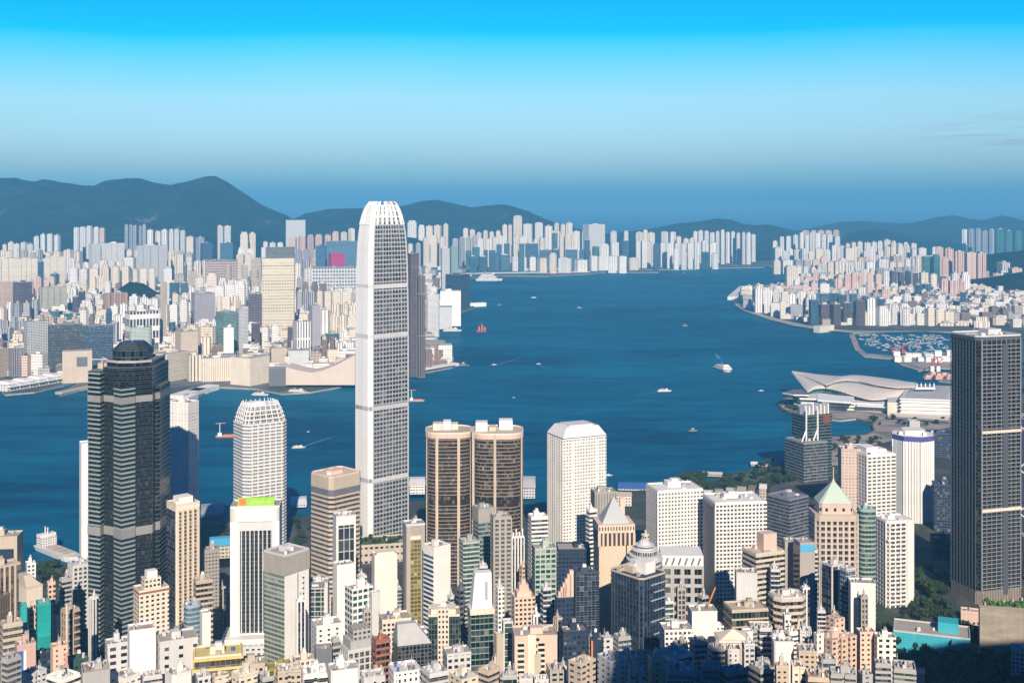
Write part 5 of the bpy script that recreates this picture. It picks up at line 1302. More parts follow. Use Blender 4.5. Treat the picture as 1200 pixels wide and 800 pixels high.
K(335, None, 358, 258, 7700, 'plain', 'grey block on the saddle between the two mountains', wall='lgrey', big=False)
K(370, 381, 382, 288, 5300, 'punch', 'blue glass slab left of the magenta block', wall=(.06,.13,.25), glass='blue', r=1)
K(382, None, 421, 283, 5450, 'punch', 'hazy blue glass slab behind the magenta block', wall=(.12, .22, .32), glass='blue', r=.5)
K(385, 388, 404, 297, 5150, 'punch', 'magenta block left of the tallest skyscraper', wall=(.45, .03, .14), glass=(.38, .03, .14), r=.6, curtain=0, kit=1)
K(366, None, 424, 313.5, 4950, 'punch', 'long grey low-roofed hall below the magenta block', name='low_block', cat='low block', wall='lgrey', glass='grey', st=14, bay=12, r=.5, big=False)
K(478, 481, 491, 297, 2860, 'punch', 'dark brown slab tower half hidden by the tallest skyscraper', wall='purple', glass='dark', st=4, bay=3, r=.8)
K(488, 492, 498.5, 323, 2850, 'punch', 'lower dark ribbed slab beside the dark brown slab tower', wall=(.32, .28, .27), glass='brown', st=100, bay=6, fw=.6, fh=.98, r=.9)
K(498, 502, 516, 345, 3700, 'punch', 'white rounded hotel block beside the lower dark ribbed slab', name='hotel_tower', cat='hotel', wall='white', glass='lgrey' if False else 'grey', plan='round', r=.6)
K(516, None, 540, 341, 4050, 'plain', 'white hotel block with a blank gable on the far shore', name='hotel_tower', cat='hotel', wall='white', r=.8)
K(516.5, 518, 527, 291, 5200, 'punch', 'slim grey tower of the pair above the dark blue waterfront block', wall='lgrey', glass='grey', r=.8)
K(527, 529, 537, 289, 5300, 'punch', 'slim teal tower of the pair above the dark blue waterfront block', wall='mint', glass='teal', r=.8)
K(522, 536, 551, 322, 4700, 'punch', 'dark blue glass waterfront block below the slim pair', wall='navy', glass='blue', r=.9)
K(500, None, 530, 360, 3950, 'plain', 'pale broad podium on the waterfront by the dark ribbed slab', name='low_block', cat='low block', wall='lgrey', big=False, r=.8)
K(683, 690, 709, 263, 7900, 'punch', 'large white tower standing alone above the far waterfront', name='apartment_tower', cat='apartment tower', wall='white', glass='grey', r=.6)
K(478, None, 522, 403, 3130, 'punch', 'dull red terraced waterfront structure right of the tallest skyscraper', name='terraced_hall', cat='hall', wall=(.34, .22, .21), glass='dark', st=6, bay=4, fw=.55, fh=.45, r=1.0, plan='chamfer', kit=0, big=False)
K(484, None, 512, 396, 3260, 'plain', 'grey upper terrace over the dull red structure', name='terraced_hall', cat='hall', wall='lgrey', r=.6, plan='chamfer', kit=0, big=False)
# ocean pier with saw-tooth white roofs
def ocean_pier():
    a, b = on_plane(8, 459, 3), on_plane(95, 444, 3)
    dv = b - a; L = dv.length; th = atan2(dv.y, dv.x)
    r = empty('cruise_terminal', a, th); tag(r, 'long white pier terminal with a serrated edge at left', 'pier terminal')
    MB().box((L / 2, 30, 0), (L, 62, 14)).build('wall', [facade('white', 'mid', 9, 5, .5, .4), plain('white')], r)
    for q in range(8): MB().box((L * (q + .5) / 8, -2, 9), (L / 8 * .8, 9, 5)).build('bay', [WM, WM], r)
    for q in range(5): MB().prism(p_rect(26, 40), 14, 19, 0, 0, [(-13, -20), (13, -20), (9, 16), (-9, 16)]).build('roof_monitor', WM, r, (L * (q + .6) / 5, 30, 0))
ocean_pier()
def jetty(x0, y0, x1, y1, wd, z, name, label, mat, cat='pier'):
    a, b = on_plane(x0, y0, 2), on_plane(x1, y1, 2); dv = b - a
    return tag(MB().box((dv.length / 2, 0, -3), (dv.length, wd, z)).build(name, mat, None, a, atan2(dv.y, dv.x)), label, cat)
jetty(70, 461, 113, 452, 26, 6, 'pier', 'narrow pale pier just right of the serrated terminal', plain('sand'))
for q, (a, b, c, dd, w_, lb) in enumerate([(236, 459, 206, 468, 36, 'white ferry pier, the longest at the mouth of the inlet'), (250, 455, 226, 462, 30, 'white ferry pier between the two others at the inlet'), (226, 466, 214, 471, 24, 'short white ferry pier in front of the white hotel tower')]):
    o = jetty(a, b, c, dd, w_, 12, 'pier', lb, plain('white'))
jetty(546, 359, 568, 358, 30, 16, 'pier', 'white pier jutting right from the far hotel shore', plain('white'))
jetty(482, 436, 534, 427, 24, 8, 'promenade_deck', 'white curved promenade deck around the red structure', plain('white'), 'promenade deck')
jetty(545, 321, 690, 319, 60, 9, 'pier', 'long low quay strip below the far blue glass offices', plain('lgrey'))
jetty(872, 338, 858, 351, 40, 16, 'pier', 'white pier roof at the tip of the right-hand shore', plain('white'))
jetty(957, 389, 974, 387, 24, 22, 'pier', 'small cream pier house on the right-hand shore', plain('cream'))
# ================================================================ THE FAR CITY, tower by tower
rng = random.Random(77)
FARW = {
    'white': [facade((.88, .85, .80), (.30, .31, .33), 4.2, 6.4, .5, .45, .3), facade((.86, .82, .77), (.24, .26, .30), 7, 6.4, .45, .7, .3), facade((.88, .84, .79), (.40, .40, .41), 10, 60, .35, .99, .1)],
    'cream': [facade((.84, .74, .60), (.30, .27, .24), 4.2, 6.4, .5, .45, .3), facade((.85, .76, .63), (.38, .33, .29), 9, 60, .35, .99, .1)],
    'pinkish': [facade((.78, .57, .48), (.30, .24, .23), 4.2, 6.4, .5, .45, .3), facade((.76, .52, .44), (.42, .30, .28), 8, 60, .4, .99, .1)],
    'grey': [facade((.48, .47, .48), (.12, .13, .16), 4.2, 6.4, .55, .5, .3), facade((.42, .42, .45), (.16, .17, .2), 8, 60, .45, .99, .1)],
    'beige': [facade((.55, .47, .39), (.18, .15, .13), 4.2, 6.4, .55, .5, .3)],
    'blue glass': [facade((.10, .18, .26), (.02, .08, .15), 4, 4, .9, .8, .2, .2), facade((.16, .24, .30), (.03, .11, .17), 4, 8, .9, .75, .2, .2)],
    'teal glass': [facade((.12, .26, .28), (.02, .12, .13), 4, 4, .9, .8, .2, .2)],
    'dark': [facade((.08, .09, .11), (.015, .02, .03), 4, 4, .85, .75, .3), facade((.13, .10, .12), (.02, .02, .03), 5, 5, .6, .6, .3)],
    'brown': [facade((.28, .20, .17), (.05, .04, .04), 4, 4, .6, .55, .3)],
}
ROOFM = [plain('lgrey'), plain('concrete'), plain('sand')]
far = []            # (object, left column, right column, top row, colour word, kind word, Y)
placed = []         # hand-placed things already standing there: (x0, x1, Y)
for o_ in list(scene.objects):
    if 'category' in o_ and o_.type == 'EMPTY' and o_.location.y > 2500:
        pass
def far_tower(x0, x1, yt, Y, colr, form, zb):
    zb = 3
    w = (x1 - x0) * Y / F; d = w * rng.uniform(.6, 1.1)
    d = min(d, 60)
    um = ((x0 + x1) / 2 - 600) / F
    th = rng.choice([-.25, -.1, .0, .1, .2, .35]) + (-.15 if um > .1 else .05)
    k = abs(cos(th)) + abs(sin(th)) * d / w
    w /= k; d /= k
    zt = zrow(yt, Y)
    h = max(10, zt - zb)
    plan = {'slab': rng.choice(['notch', 'notch4', 'notch2', 'rect']), 'tower': rng.choice(['cross', 'cross', 'notch2', 'chamfer', 'rect']), 'office': rng.choice(['rect', 'rect', 'cut', 'round', 'chamfer']), 'low': 'rect'}[form]
    pl = PLANS[plan](w, d)
    m = rng.choice(FARW[colr]); rm = rng.choice(ROOFM)
    b = MB(); b.prism(pl, 0, h, 0, 1)
    # roof: lift house, water tanks, parapet step
    q = rng.random()
    if form in ('tower', 'slab', 'office'):
        b.prism(scale_plan(p_rect(w, d), rng.uniform(.25, .5), rng.uniform(.3, .5)), h, h + rng.uniform(4, 9), 1, 1)
        if q < .4: b.box((rng.uniform(-.3, .3) * w, rng.uniform(-.3, .2) * d, h), (w * .18, d * .2, rng.uniform(3, 6)), 1)
        if q > .8: b.prism(scale_plan(pl, .75), h, h + rng.uniform(6, 14), 0, 1)
    else:
        for _ in range(3): b.box((rng.uniform(-.35, .35) * w, rng.uniform(-.35, .35) * d, h), (w * rng.uniform(.1, .3), d * rng.uniform(.1, .3), rng.uniform(2, 5)), 1)
    nm = {'slab': 'slab_block', 'tower': 'apartment_tower', 'office': 'office_block', 'low': 'low_block'}[form]
    o = b.build(nm, [m, rm], None, (um * (Y + d / 2), Y + d / 2, zb), th)
    far.append((o, x0, x1, yt, colr, form, Y))
    return o
BLOCK = []          # spans kept free of random towers, because a hand-placed one stands there
for o_ in scene.objects:
    if o_.parent is None and 'category' in o_ and o_.location.y > 2600:
        best = None
        for c_ in o_.children:
            if c_.type == 'MESH' and c_.name.startswith(('wall', 'glazing')):
                xs_ = [v[0] for v in c_.bound_box]; wd = (max(xs_) - min(xs_)) * .5
                cx = 600 + F * o_.location.x / o_.location.y
                BLOCK.append((cx - wd * F / o_.location.y - .5, cx + wd * F / o_.location.y + .5, o_.location.y))
def row(x0, x1, Y, env, jit, wmin, wmax, mix, forms, zb=3, gap=.15, yj=.03, band=260, skip=()):
    """a street of towers at distance Y; env = skyline row as (x, row) points"""
    x = x0
    cols = [c for c, n in mix for _ in range(n)]
    fm = [c for c, n in forms for _ in range(n)]
    run_c, run_n, run_w, run_y, run_f = None, 0, 0, 0, None
    while x < x1:
        if run_n <= 0:
            run_n = rng.choice([1, 1, 2, 3, 4]); run_c = rng.choice(cols); run_f = rng.choice(fm); run_w = rng.uniform(wmin, wmax)
            run_y = rng.uniform(-jit, jit)
            if rng.random() < gap: x += rng.uniform(.4, 1.2) * run_w
        w = run_w * (1.35 if run_f == 'slab' else 1) * rng.uniform(.92, 1.08)
        xm = x + w / 2
        for (a, ya), (b, yb) in zip(env, env[1:]):
            if xm <= b: e = ya + (yb - ya) * max(0, (xm - a)) / (b - a); break
        else: e = env[-1][1]
        YY = Y * (1 + rng.uniform(-yj, yj))
        bad = any(x < b1 and x + w > b0 and abs(by - YY) < band for b0, b1, by in BLOCK)
        if not bad and x + w <= x1 + 3 and not any(a < xm < b for a, b in skip):
            far_tower(x, x + w * .93, e + run_y + rng.uniform(-1.6, 1.6), YY, run_c, run_f, zb)
        x += w + rng.uniform(.1, 1.7); run_n -= 1
MIXW = [('white', 5), ('cream', 3), ('pinkish', 1), ('grey', 1)]
MIXC = [('white', 4), ('cream', 3), ('grey', 2), ('beige', 2), ('pinkish', 1), ('blue glass', 1)]
MIXK = [('white', 6), ('cream', 5), ('grey', 2), ('beige', 2), ('pinkish', 1), ('blue glass', 1), ('teal glass', 1), ('dark', 2), ('brown', 1)]
RES = [('tower', 4), ('slab', 3), ('office', 1)]; OFF = [('office', 4), ('slab', 1), ('tower', 1)]; LOW = [('low', 3), ('office', 2), ('slab', 1)]
# left peninsula, back to front
row(-20, 40, 7700, [(-20, 290), (15, 286), (40, 288)], 4, 5, 8, MIXW, RES, 30, .4)
row(40, 72, 7700, [(40, 277), (72, 276)], 1.5, 5.5, 7, [('white', 1)], RES, 40, .1)
row(86, 122, 7800, [(86, 267), (122, 266)], 1.2, 6, 7.5, [('white', 3), ('pinkish', 1)], [('tower', 1)], 60, .0)
row(146, 171, 7900, [(146, 264), (171, 264)], .5, 4.6, 5, [('grey', 1)], [('tower', 1)], 80, .0)
row(173, 215, 7700, [(173, 270), (215, 269)], .7, 5, 7, [('white', 2), ('grey', 1)], [('tower', 3), ('slab', 1)], 60, .15)
row(219, 300, 7500, [(219, 281), (240, 280), (254, 279), (275, 275), (300, 273)], 2, 6, 9, MIXW, RES, 40, .1)
row(300, 420, 7300, [(300, 280), (330, 283), (350, 276), (380, 275), (420, 270)], 3, 6, 9, MIXW, RES, 40, .2)
row(-20, 420, 6750, [(-20, 298), (60, 293), (100, 290), (240, 293), (420, 292)], 4, 6, 10, MIXC, RES, 10, .2, .02)
row(-20, 420, 6150, [(-20, 310), (60, 306), (240, 303), (420, 302)], 5, 6, 10, MIXC, [('tower', 2), ('slab', 2), ('office', 2)], 5, .2, .02)
row(-20, 420, 5600, [(-20, 321), (130, 318), (240, 318), (420, 311)], 5, 7, 12, MIXC, OFF, 4, .15, .03)
row(-20, 420, 5100, [(-20, 331), (200, 329), (420, 322)], 5, 7, 13, MIXK, OFF, 4, .15, .03, skip=[(135, 190)])
row(-20, 420, 4650, [(-20, 342), (200, 340), (420, 334)], 6, 6, 12, MIXK, OFF, 4, .1, .03, skip=[(132, 188)])
row(-20, 420, 4250, [(-20, 352), (200, 352), (420, 346)], 7, 6, 12, MIXK, OFF, 4, .1, .03)
row(-20, 420, 3900, [(-20, 361), (200, 362), (420, 358)], 7, 6, 13, MIXK, OFF, 4, .08, .03)
row(-20, 420, 3600, [(-20, 371), (200, 374), (420, 372)], 8, 7, 13, MIXK, OFF, 4, .08, .03)
row(-20, 420, 3330, [(-20, 384), (200, 388), (420, 386)], 8, 7, 14, MIXK, LOW, 4, .08, .025)
row(-20, 420, 3080, [(-20, 397), (200, 402), (420, 402)], 6, 7, 15, MIXK, LOW, 4, .1, .02)
row(-60, 60, 2900, [(-60, 424), (60, 430)], 4, 9, 16, [('beige', 2), ('brown', 1), ('pinkish', 1)], LOW, 4, .1, .01)
# behind the tallest skyscraper and along the far shore
row(478, 530, 8300, [(478, 262), (530, 262)], 2.5, 7, 9, [('cream', 2), ('white', 2)], RES, 60, .1)
row(540, 600, 8100, [(540, 271), (570, 268), (600, 263)], 4, 6, 8, [('cream', 2), ('white', 2)], RES, 30, .2)
row(596, 690, 8000, [(596, 260), (630, 258), (650, 264), (690, 268)], 4.5, 6, 8.5, [('white', 3), ('cream', 2)], RES, 20, .1)
row(478, 700, 7700, [(478, 281), (560, 282), (620, 275), (700, 281)], 4, 6, 9, [('white', 4), ('cream', 3), ('grey', 1), ('blue glass', 1)], [('tower', 2), ('office', 2)], 4, .1)
row(538, 742, 7450, [(538, 293), (620, 288), (700, 291), (742, 286)], 4, 7, 12, [('blue glass', 4), ('white', 2), ('teal glass', 2), ('cream', 1)], OFF, 4, .1)
row(540, 748, 7250, [(540, 303), (620, 301), (700, 301), (748, 302)], 4, 7, 14, [('blue glass', 2), ('white', 4), ('cream', 3), ('grey', 1)], LOW, 4, .1)
row(745, 812, 8000, [(745, 273), (780, 273), (812, 278)], 3.5, 5.5, 7.5, [('white', 3), ('cream', 1)], RES, 10, .1)
row(812, 888, 8350, [(812, 271), (840, 272), (888, 273)], 1.2, 5, 6.5, [('white', 3), ('cream', 1)], [('tower', 1)], 30, .05)
row(745, 845, 7650, [(745, 284), (800, 284), (845, 282)], 3, 6, 9, [('white', 3), ('blue glass', 1), ('cream', 1)], [('tower', 2), ('office', 1)], 4, .1)
row(775, 845, 7500, [(775, 297), (845, 296)], 2, 7, 10, [('blue glass', 2), ('white', 2)], OFF, 4, .1)
row(640, 780, 8900, [(640, 273), (700, 272), (780, 272)], 1.5, 6, 9, [('white', 1), ('cream', 1)], [('tower', 1)], 30, .5)
# right: the long white row and the island shore
row(905, 985, 8000, [(905, 281), (925, 276), (945, 274), (985, 276)], 1.5, 5.5, 7, [('white', 4), ('cream', 2)], [('tower', 1)], 10, .05)
row(975, 1072, 7900, [(975, 287), (1000, 284), (1030, 282), (1072, 285)], 2.5, 6, 7.5, [('white', 3), ('cream', 3)], [('tower', 1)], 10, .0)
row(940, 985, 9200, [(940, 270), (985, 272)], .8, 6, 8, [('white', 1), ('pinkish', 1)], [('slab', 1)], 100, .0)
row(1127, 1170, 9000, [(1127, 269), (1170, 270)], .5, 6, 8, [('grey', 2), ('white', 1)], [('tower', 1)], 100, .1)
row(1168, 1200, 8600, [(1168, 269), (1200, 274)], 1, 8, 12, [('teal glass', 1), ('dark', 1)], [('office', 1)], 60, .0)
row(908, 1100, 7500, [(908, 292), (1000, 291), (1100, 291)], 4.5, 5.5, 8, [('white', 4), ('cream', 3), ('grey', 1)], RES, 4, .05)
row(905, 1100, 7150, [(905, 305), (1000, 303), (1100, 300)], 2, 7, 11, MIXC, LOW, 4, .15)
row(925, 1130, 6500, [(925, 312), (1000, 311), (1060, 306), (1130, 298)], 4, 6, 9, MIXK, OFF, 4, .1)
row(1096, 1165, 6100, [(1096, 293), (1110, 290), (1165, 301)], 2, 8, 12, [('pinkish', 5), ('cream', 1)], [('slab', 1), ('tower', 2)], 40, .05)
row(1072, 1120, 6000, [(1072, 300), (1120, 302)], 3, 8, 11, [('teal glass', 1), ('cream', 1), ('pinkish', 1)], [('office', 1)], 20, .05)
row(1170, 1215, 6500, [(1170, 308), (1215, 316)], 2, 8, 12, [('pinkish', 2), ('white', 1)], [('slab', 1)], 60, .1)
row(920, 1075, 6000, [(920, 320), (980, 318), (1075, 312)], 5, 7, 10, MIXK + [('pinkish', 2)], OFF, 4, .08)
row(920, 938, 5700, [(920, 311), (938, 311)], 1, 14, 15, [('cream', 1)], [('tower', 1)], 4, 0)
row(930, 1140, 5500, [(930, 327), (1000, 324), (1060, 320), (1140, 326)], 5, 7, 11, [('cream', 3), ('white', 3), ('blue glass', 2), ('pinkish', 3), ('dark', 1), ('grey', 1)], OFF, 4, .06)
row(875, 920, 5150, [(875, 336), (920, 339)], 2.5, 7, 9, [('white', 3), ('cream', 1)], [('tower', 2), ('office', 1)], 4, .0)
row(940, 1215, 5080, [(940, 338), (1000, 336), (1090, 332), (1215, 345)], 6, 8, 12, [('cream', 4), ('white', 4), ('blue glass', 2), ('pinkish', 2), ('grey', 1)], [('office', 2), ('tower', 3)], 4, .06)
row(881, 945, 4800, [(881, 342), (945, 346)], 3, 6.5, 8.5, [('white', 4), ('dark', 1), ('blue glass', 1)], [('tower', 1), ('office', 1)], 4, .0)
row(940, 1215, 4700, [(940, 349), (1000, 346), (1090, 345), (1215, 352)], 6, 8, 13, [('cream', 4), ('white', 4), ('blue glass', 2), ('pinkish', 1), ('grey', 1)], [('office', 2), ('tower', 3)], 4, .05)
row(960, 1215, 4380, [(960, 358), (1050, 356), (1130, 357), (1215, 362)], 7, 8, 14, [('cream', 4), ('white', 4), ('blue glass', 2), ('dark', 1)], [('office', 3), ('tower', 2)], 4, .08)
row(985, 1120, 4130, [(985, 371), (1060, 370), (1120, 366)], 6, 9, 15, [('cream', 3), ('white', 3), ('grey', 1), ('blue glass', 1)], [('office', 3), ('tower', 2)], 4, .12, .015)
row(1100, 1215, 4050, [(1100, 376), (1215, 372)], 5, 11, 18, [('cream', 2), ('white', 4)], LOW, 4, .1, .015)
row(884, 925, 4540, [(884, 339), (905, 341), (925, 345)], 3, 8, 10.5, [('white', 5), ('cream', 1), ('dark', 1)], [('tower', 2), ('office', 1)], 4, .0, .005)
row(908, 1005, 4300, [(908, 350), (940, 347), (1005, 352)], 6, 8, 12, [('cream', 3), ('white', 4), ('blue glass', 2), ('dark', 1)], [('tower', 2), ('office', 2)], 4, .05, .008)
row(948, 1118, 4070, [(948, 359), (1000, 356), (1060, 358), (1118, 362)], 7, 9, 14, [('cream', 3), ('white', 4), ('blue glass', 2), ('grey', 1), ('dark', 1)], [('tower', 2), ('office', 2)], 4, .12, .008)
row(499, 548, 4200, [(499, 349), (548, 352)], 3, 7, 12, [('white', 3), ('cream', 2), ('grey', 1)], OFF, 4, .0, .01)
row(499, 536, 3850, [(499, 366), (536, 369)], 2, 7, 12, [('white', 3), ('cream', 2), ('grey', 2)], LOW, 4, .0, .01)
row(499, 516, 3480, [(499, 386), (516, 388)], 2, 7, 12, [('white', 2), ('grey', 2)], LOW, 4, .0, .005)
# tidy low sheds and houses filling the streets
row(-20, 415, 3250, [(-20, 418), (415, 416)], 4, 12, 22, [('white', 2), ('beige', 2), ('cream', 2)], [('low', 1)], 4, .25, .02)
row(870, 1000, 4480, [(870, 368), (900, 373), (1000, 376)], 1.5, 9, 18, [('grey', 2), ('white', 1)], [('low', 1)], 4, .4, .01, skip=[(-1, 905)])
print('far towers:', len(far), {f: sum(1 for q in far if q[5] == f) for f in ('slab', 'tower', 'office', 'low')})

# ---- labels: colour, kind and where to find it, so that each one is singled out
SECT = [(-30, 45, 'at the left edge'), (45, 100, 'above the dark harbour slabs'), (100, 150, 'above the gate-like tan block'), (150, 200, 'above the striped tower'), (200, 255, 'above the cream hotel bays'),
        (255, 305, 'left of the broad cream tower'), (305, 350, 'around the broad cream tower'), (350, 425, 'left of the tallest skyscraper'), (425, 520, 'right of the tallest skyscraper'), (520, 600, 'above the white cruise ship'),
        (600, 680, 'on the far middle shore'), (680, 745, 'by the lone large tower'), (745, 815, 'at the far harbour mouth'), (815, 900, 'under the low blue hill'), (900, 965, 'on the right shore tip'),
        (965, 1030, 'above the curved hall roofs'), (1030, 1095, 'above the boat basin'), (1095, 1160, 'above the dark gridded tower'), (1160, 1300, 'at the right edge')]
ORD = ['first', 'second', 'third', 'fourth', 'fifth', 'sixth', 'seventh', 'eighth', 'ninth', 'tenth', 'eleventh', 'twelfth', 'thirteenth', 'fourteenth', 'fifteenth', 'sixteenth', 'seventeenth', 'eighteenth', 'nineteenth', 'twentieth']
KW = {'slab': ('slab of flats', 'apartment slab'), 'tower': ('apartment tower', 'apartment tower'), 'office': ('office block', 'office block'), 'low': ('low block', 'low block')}
GRP = {'slab': 'far slabs of flats', 'tower': 'far apartment towers', 'office': 'far office blocks', 'low': 'far low blocks'}
buck = {}
for t in far:
    xm = (t[1] + t[2]) / 2
    for a, b, s in SECT:
        if a <= xm < b: sec = s; break
    depth = 'nearer' if t[6] < 3700 else 'middle' if t[6] < 4900 else 'distant' if t[6] < 6500 else 'farthest'
    buck.setdefault((depth, sec, t[4], t[5]), []).append(t)
for (depth, sec, colr, form), ts in buck.items():
    ts.sort(key=lambda t: (t[1] + t[2]) / 2)
    for q, t in enumerate(ts):
        tail = '' if len(ts) == 1 else ', %s from the left' % ORD[q] if q < 20 else ', rightmost'
        tag(t[0], '%s %s %s %s%s' % (depth, colr, KW[form][0], sec, tail), KW[form][1], GRP[form])

# ---- the low fabric between the towers: too small and too many to tell apart
def inside(px, py, poly):
    c = False
    for (x1, y1), (x2, y2) in zip(poly, poly[1:] + poly[:1]):
        if (y1 > py) != (y2 > py) and px < (x2 - x1) * (py - y1) / (y2 - y1) + x1: c = not c
    return c
def fabric(name, label, pname, x0, x1, Y0, Y1, n, seed):
    r = random.Random(seed); b = MB(); poly = LAND[pname]
    fm = [FARW[k][0] for k in ('white', 'cream', 'beige', 'grey', 'pinkish', 'brown')]
    mats = fm + [plain('lgrey'), plain('concrete'), plain('sand'), plain('dgrey')]
    for _ in range(n):
        Y = 1 / r.uniform(1 / Y1, 1 / Y0); px = r.uniform(x0, x1); py = YH + (CAMH - 3.5) * F / Y
        if not all(inside(px + dx, py + dy, poly) for dx, dy in ((0, 0), (-9, 0), (9, 0), (0, 3), (0, 5))): continue
        X = (px - 600) / F * Y; w, d, h = r.uniform(16, 46), r.uniform(16, 36), r.choice([10, 14, 18, 24, 32, 44]) * r.uniform(.8, 1.2)
        rz = r.choice([0, .1, .25, -.2]); m = r.choice([0, 0, 0, 1, 1, 2, 3, 3, 4, 5])
        b.box((X, Y, 3), (w, d, h), m, rz, 6 + r.randrange(4))
        if r.random() < .6: b.box((X + r.uniform(-.25, .25) * w, Y, 3 + h), (w * .3, d * .35, r.uniform(3, 6)), m, rz, 6)
    return tag(b.build(name, mats), label, None, None, 'stuff')
fabric('low_city_fabric', 'dense low buildings filling the streets of the far peninsula', 'peninsula_ground', -40, 745, 2880, 7600, 5200, 3)
fabric('low_city_fabric', 'dense low buildings filling the streets of the right-hand shore', 'shore_ground', 862, 1215, 4080, 7400, 1900, 4)
fabric('low_city_fabric', 'dense low buildings on the near shore beyond the dark gridded tower', 'shore_ground', 1212, 1560, 1330, 4100, 700, 5)
plant_later = []
# ================================================================ BOATS
def hull(L, B, Hh, mat, root, bow=.28, name='hull'):
    """pointed hull, bow towards +x"""
    n = 10; b = MB(); top, bot = [], []
    for i in range(n + 1):
        t = i / n; x = -L / 2 + L * t
        wd = B / 2 * (1 if t < 1 - bow else max(.03, 1 - ((t - 1 + bow) / bow) ** 1.8))
        sh = Hh * (1 + .28 * max(0, (t - .6) / .4) ** 2)
        top.append((x, wd, sh)); bot.append((x * .94, wd * .75, -.6))
    for i in range(n):
        for s in (1, -1):
            a, c = top[i], top[i+1]; e, f = bot[i], bot[i+1]
            q = [(e[0], s*e[1], e[2]), (f[0], s*f[1], f[2]), (c[0], s*c[1], c[2]), (a[0], s*a[1], a[2])]
            b.face(q if s < 0 else list(reversed(q)))
        a, c = top[i], top[i+1]
        b.face([(a[0], -a[1], a[2]), (c[0], -c[1], c[2]), (c[0], c[1], c[2]), (a[0], a[1], a[2])], 1)
    a, e = top[0], bot[0]
    b.face([(a[0], -a[1], a[2]), (a[0], a[1], a[2]), (e[0], e[1], e[2]), (e[0], -e[1], e[2])])
    return b.build(name, [mat, plain('lgrey')], root)
def boat(px, py, lenpx, ang, kind, label, cat='boat', hc='white', beam=.26):
    p = on_plane(px, py, 0); L = lenpx * p.y / F
    if kind == 'end': L = lenpx * p.y / F / beam; 
    r = empty({'ferry': 'ferry', 'cruise': 'cruise_ship', 'junk': 'sailing_junk', 'barge': 'crane_barge', 'launch': 'motor_launch', 'work': 'work_boat', 'end': 'ferry', 'ship': 'cargo_ship'}[kind], p, radians(ang))
    tag(r, label, cat)
    B, hh = L * beam, L * .07
    hm = plain(hc, .5)
    hull(L, B, hh, hm, r)
    if kind in ('ferry', 'end', 'cruise'):
        nd = 2 if kind != 'cruise' else 4
        for q in range(nd):
            k = 1 - .13 * q
            MB().prism(p_rect(L * .72 * k, B * .86 * k), hh + q * L * .045, hh + (q + 1) * L * .045, 0, 1).build('deck_cabin', [facade('white', 'dark', L * .04, L * .045, .7, .45, .1), plain('white')], r, (-L * .06, 0, 0))
        MB().box((L * .16, 0, hh + nd * L * .045), (L * .1, B * .5, L * .05)).build('bridge', plain('white'), r)
        MB().cyl((-L * .15, 0, hh + nd * L * .045), L * .03, L * .09, 0, 10).build('funnel', plain('dgrey' if kind == 'end' else 'orange'), r)
    elif kind == 'launch':
        MB().prism(p_rect(L * .4, B * .7), hh, hh + L * .12, 0, 1, p_rect(L * .3, B * .6)).build('cabin', [facade('white', 'dark', L * .08, L * .12, .7, .4), plain('white')], r)
    elif kind == 'work':
        MB().box((-L * .1, 0, hh), (L * .35, B * .6, L * .16)).build('cabin', plain('brown'), r)
        MB().tube((L * .12, 0, hh), (L * .12, 0, hh + L * .4), L * .015).build('mast', plain('dgrey'), r)
        MB().box((-L * .1, 0, hh + L * .16), (L * .2, B * .4, L * .1)).build('wheelhouse', plain('sand'), r)
    elif kind == 'junk':
        for q, (x, s) in enumerate([(-.28, .55), (.02, .75), (.30, .5)]):
            b = MB(); z0, z1 = hh + L * .06, hh + L * s
            b.tube((x * L, 0, hh), (x * L, 0, z1 + L * .05), L * .012)
            b.build('mast', plain('brown'), r)
            pts = [(x * L - L * .04, z0), (x * L + L * .17, z0 + L * .02), (x * L + L * .15, z1 * .8), (x * L + L * .02, z1)]
            b = MB(); b.face([(a, -L * .01, z) for a, z in pts]); b.face([(a, L * .01, z) for a, z in reversed(pts)])
            for a in range(4):
                c = (a + 1) % 4; b.face([(pts[c][0], -L * .01, pts[c][1]), (pts[a][0], -L * .01, pts[a][1]), (pts[a][0], L * .01, pts[a][1]), (pts[c][0], L * .01, pts[c][1])])
            b.build('sail', plain((.70, .10, .05), .7), r)
        MB().box((-L * .36, 0, hh), (L * .2, B * .7, L * .09)).build('stern_cabin', plain('rust'), r)
    elif kind == 'barge':
        b = MB(); b.tube((-L * .3, -B * .2, hh), (-L * .3, 0, hh + L * .62), L * .02); b.tube((-L * .3, B * .2, hh), (-L * .3, 0, hh + L * .62), L * .02)
        b.build('crane_tower', plain('white'), r)
        MB().tube((-L * .5, 0, hh + L * .60), (-L * .02, 0, hh + L * .62), L * .018).build('crane_jib', plain('salmon'), r)
        MB().box((-L * .3, 0, hh), (L * .2, B * .5, L * .15)).build('cabin', plain('white'), r)
        MB().box((L * .12, 0, hh), (L * .5, B * .6, L * .06)).build('cargo', plain('orange'), r)
    elif kind == 'ship':
        MB().box((-L * .36, 0, hh), (L * .16, B * .85, L * .13)).build('deck_cabin', [facade('white', 'dark', 3, 3, .5, .4), plain('white')], r)
        MB().box((-L * .37, 0, hh + L * .13), (L * .1, B * .95, L * .035)).build('bridge', plain('white'), r)
        for s in (-.4, -.33): MB().tube((s * L, 0, hh + L * .16), (s * L, 0, hh + L * .25), L * .008).build('mast', plain('white'), r)
        for q in range(4): MB().box((-L * .18 + q * L * .14, 0, hh), (L * .10, B * .6, L * .02)).build('hatch', plain('sand'), r)
    return r
boat(573, 329, 32, 4, 'cruise', 'white cruise ship near the far shore', 'ship', beam=.2)
boat(564, 389, 12, 15, 'junk', 'red-sailed junk off the far terrace', 'sailing boat', 'red')
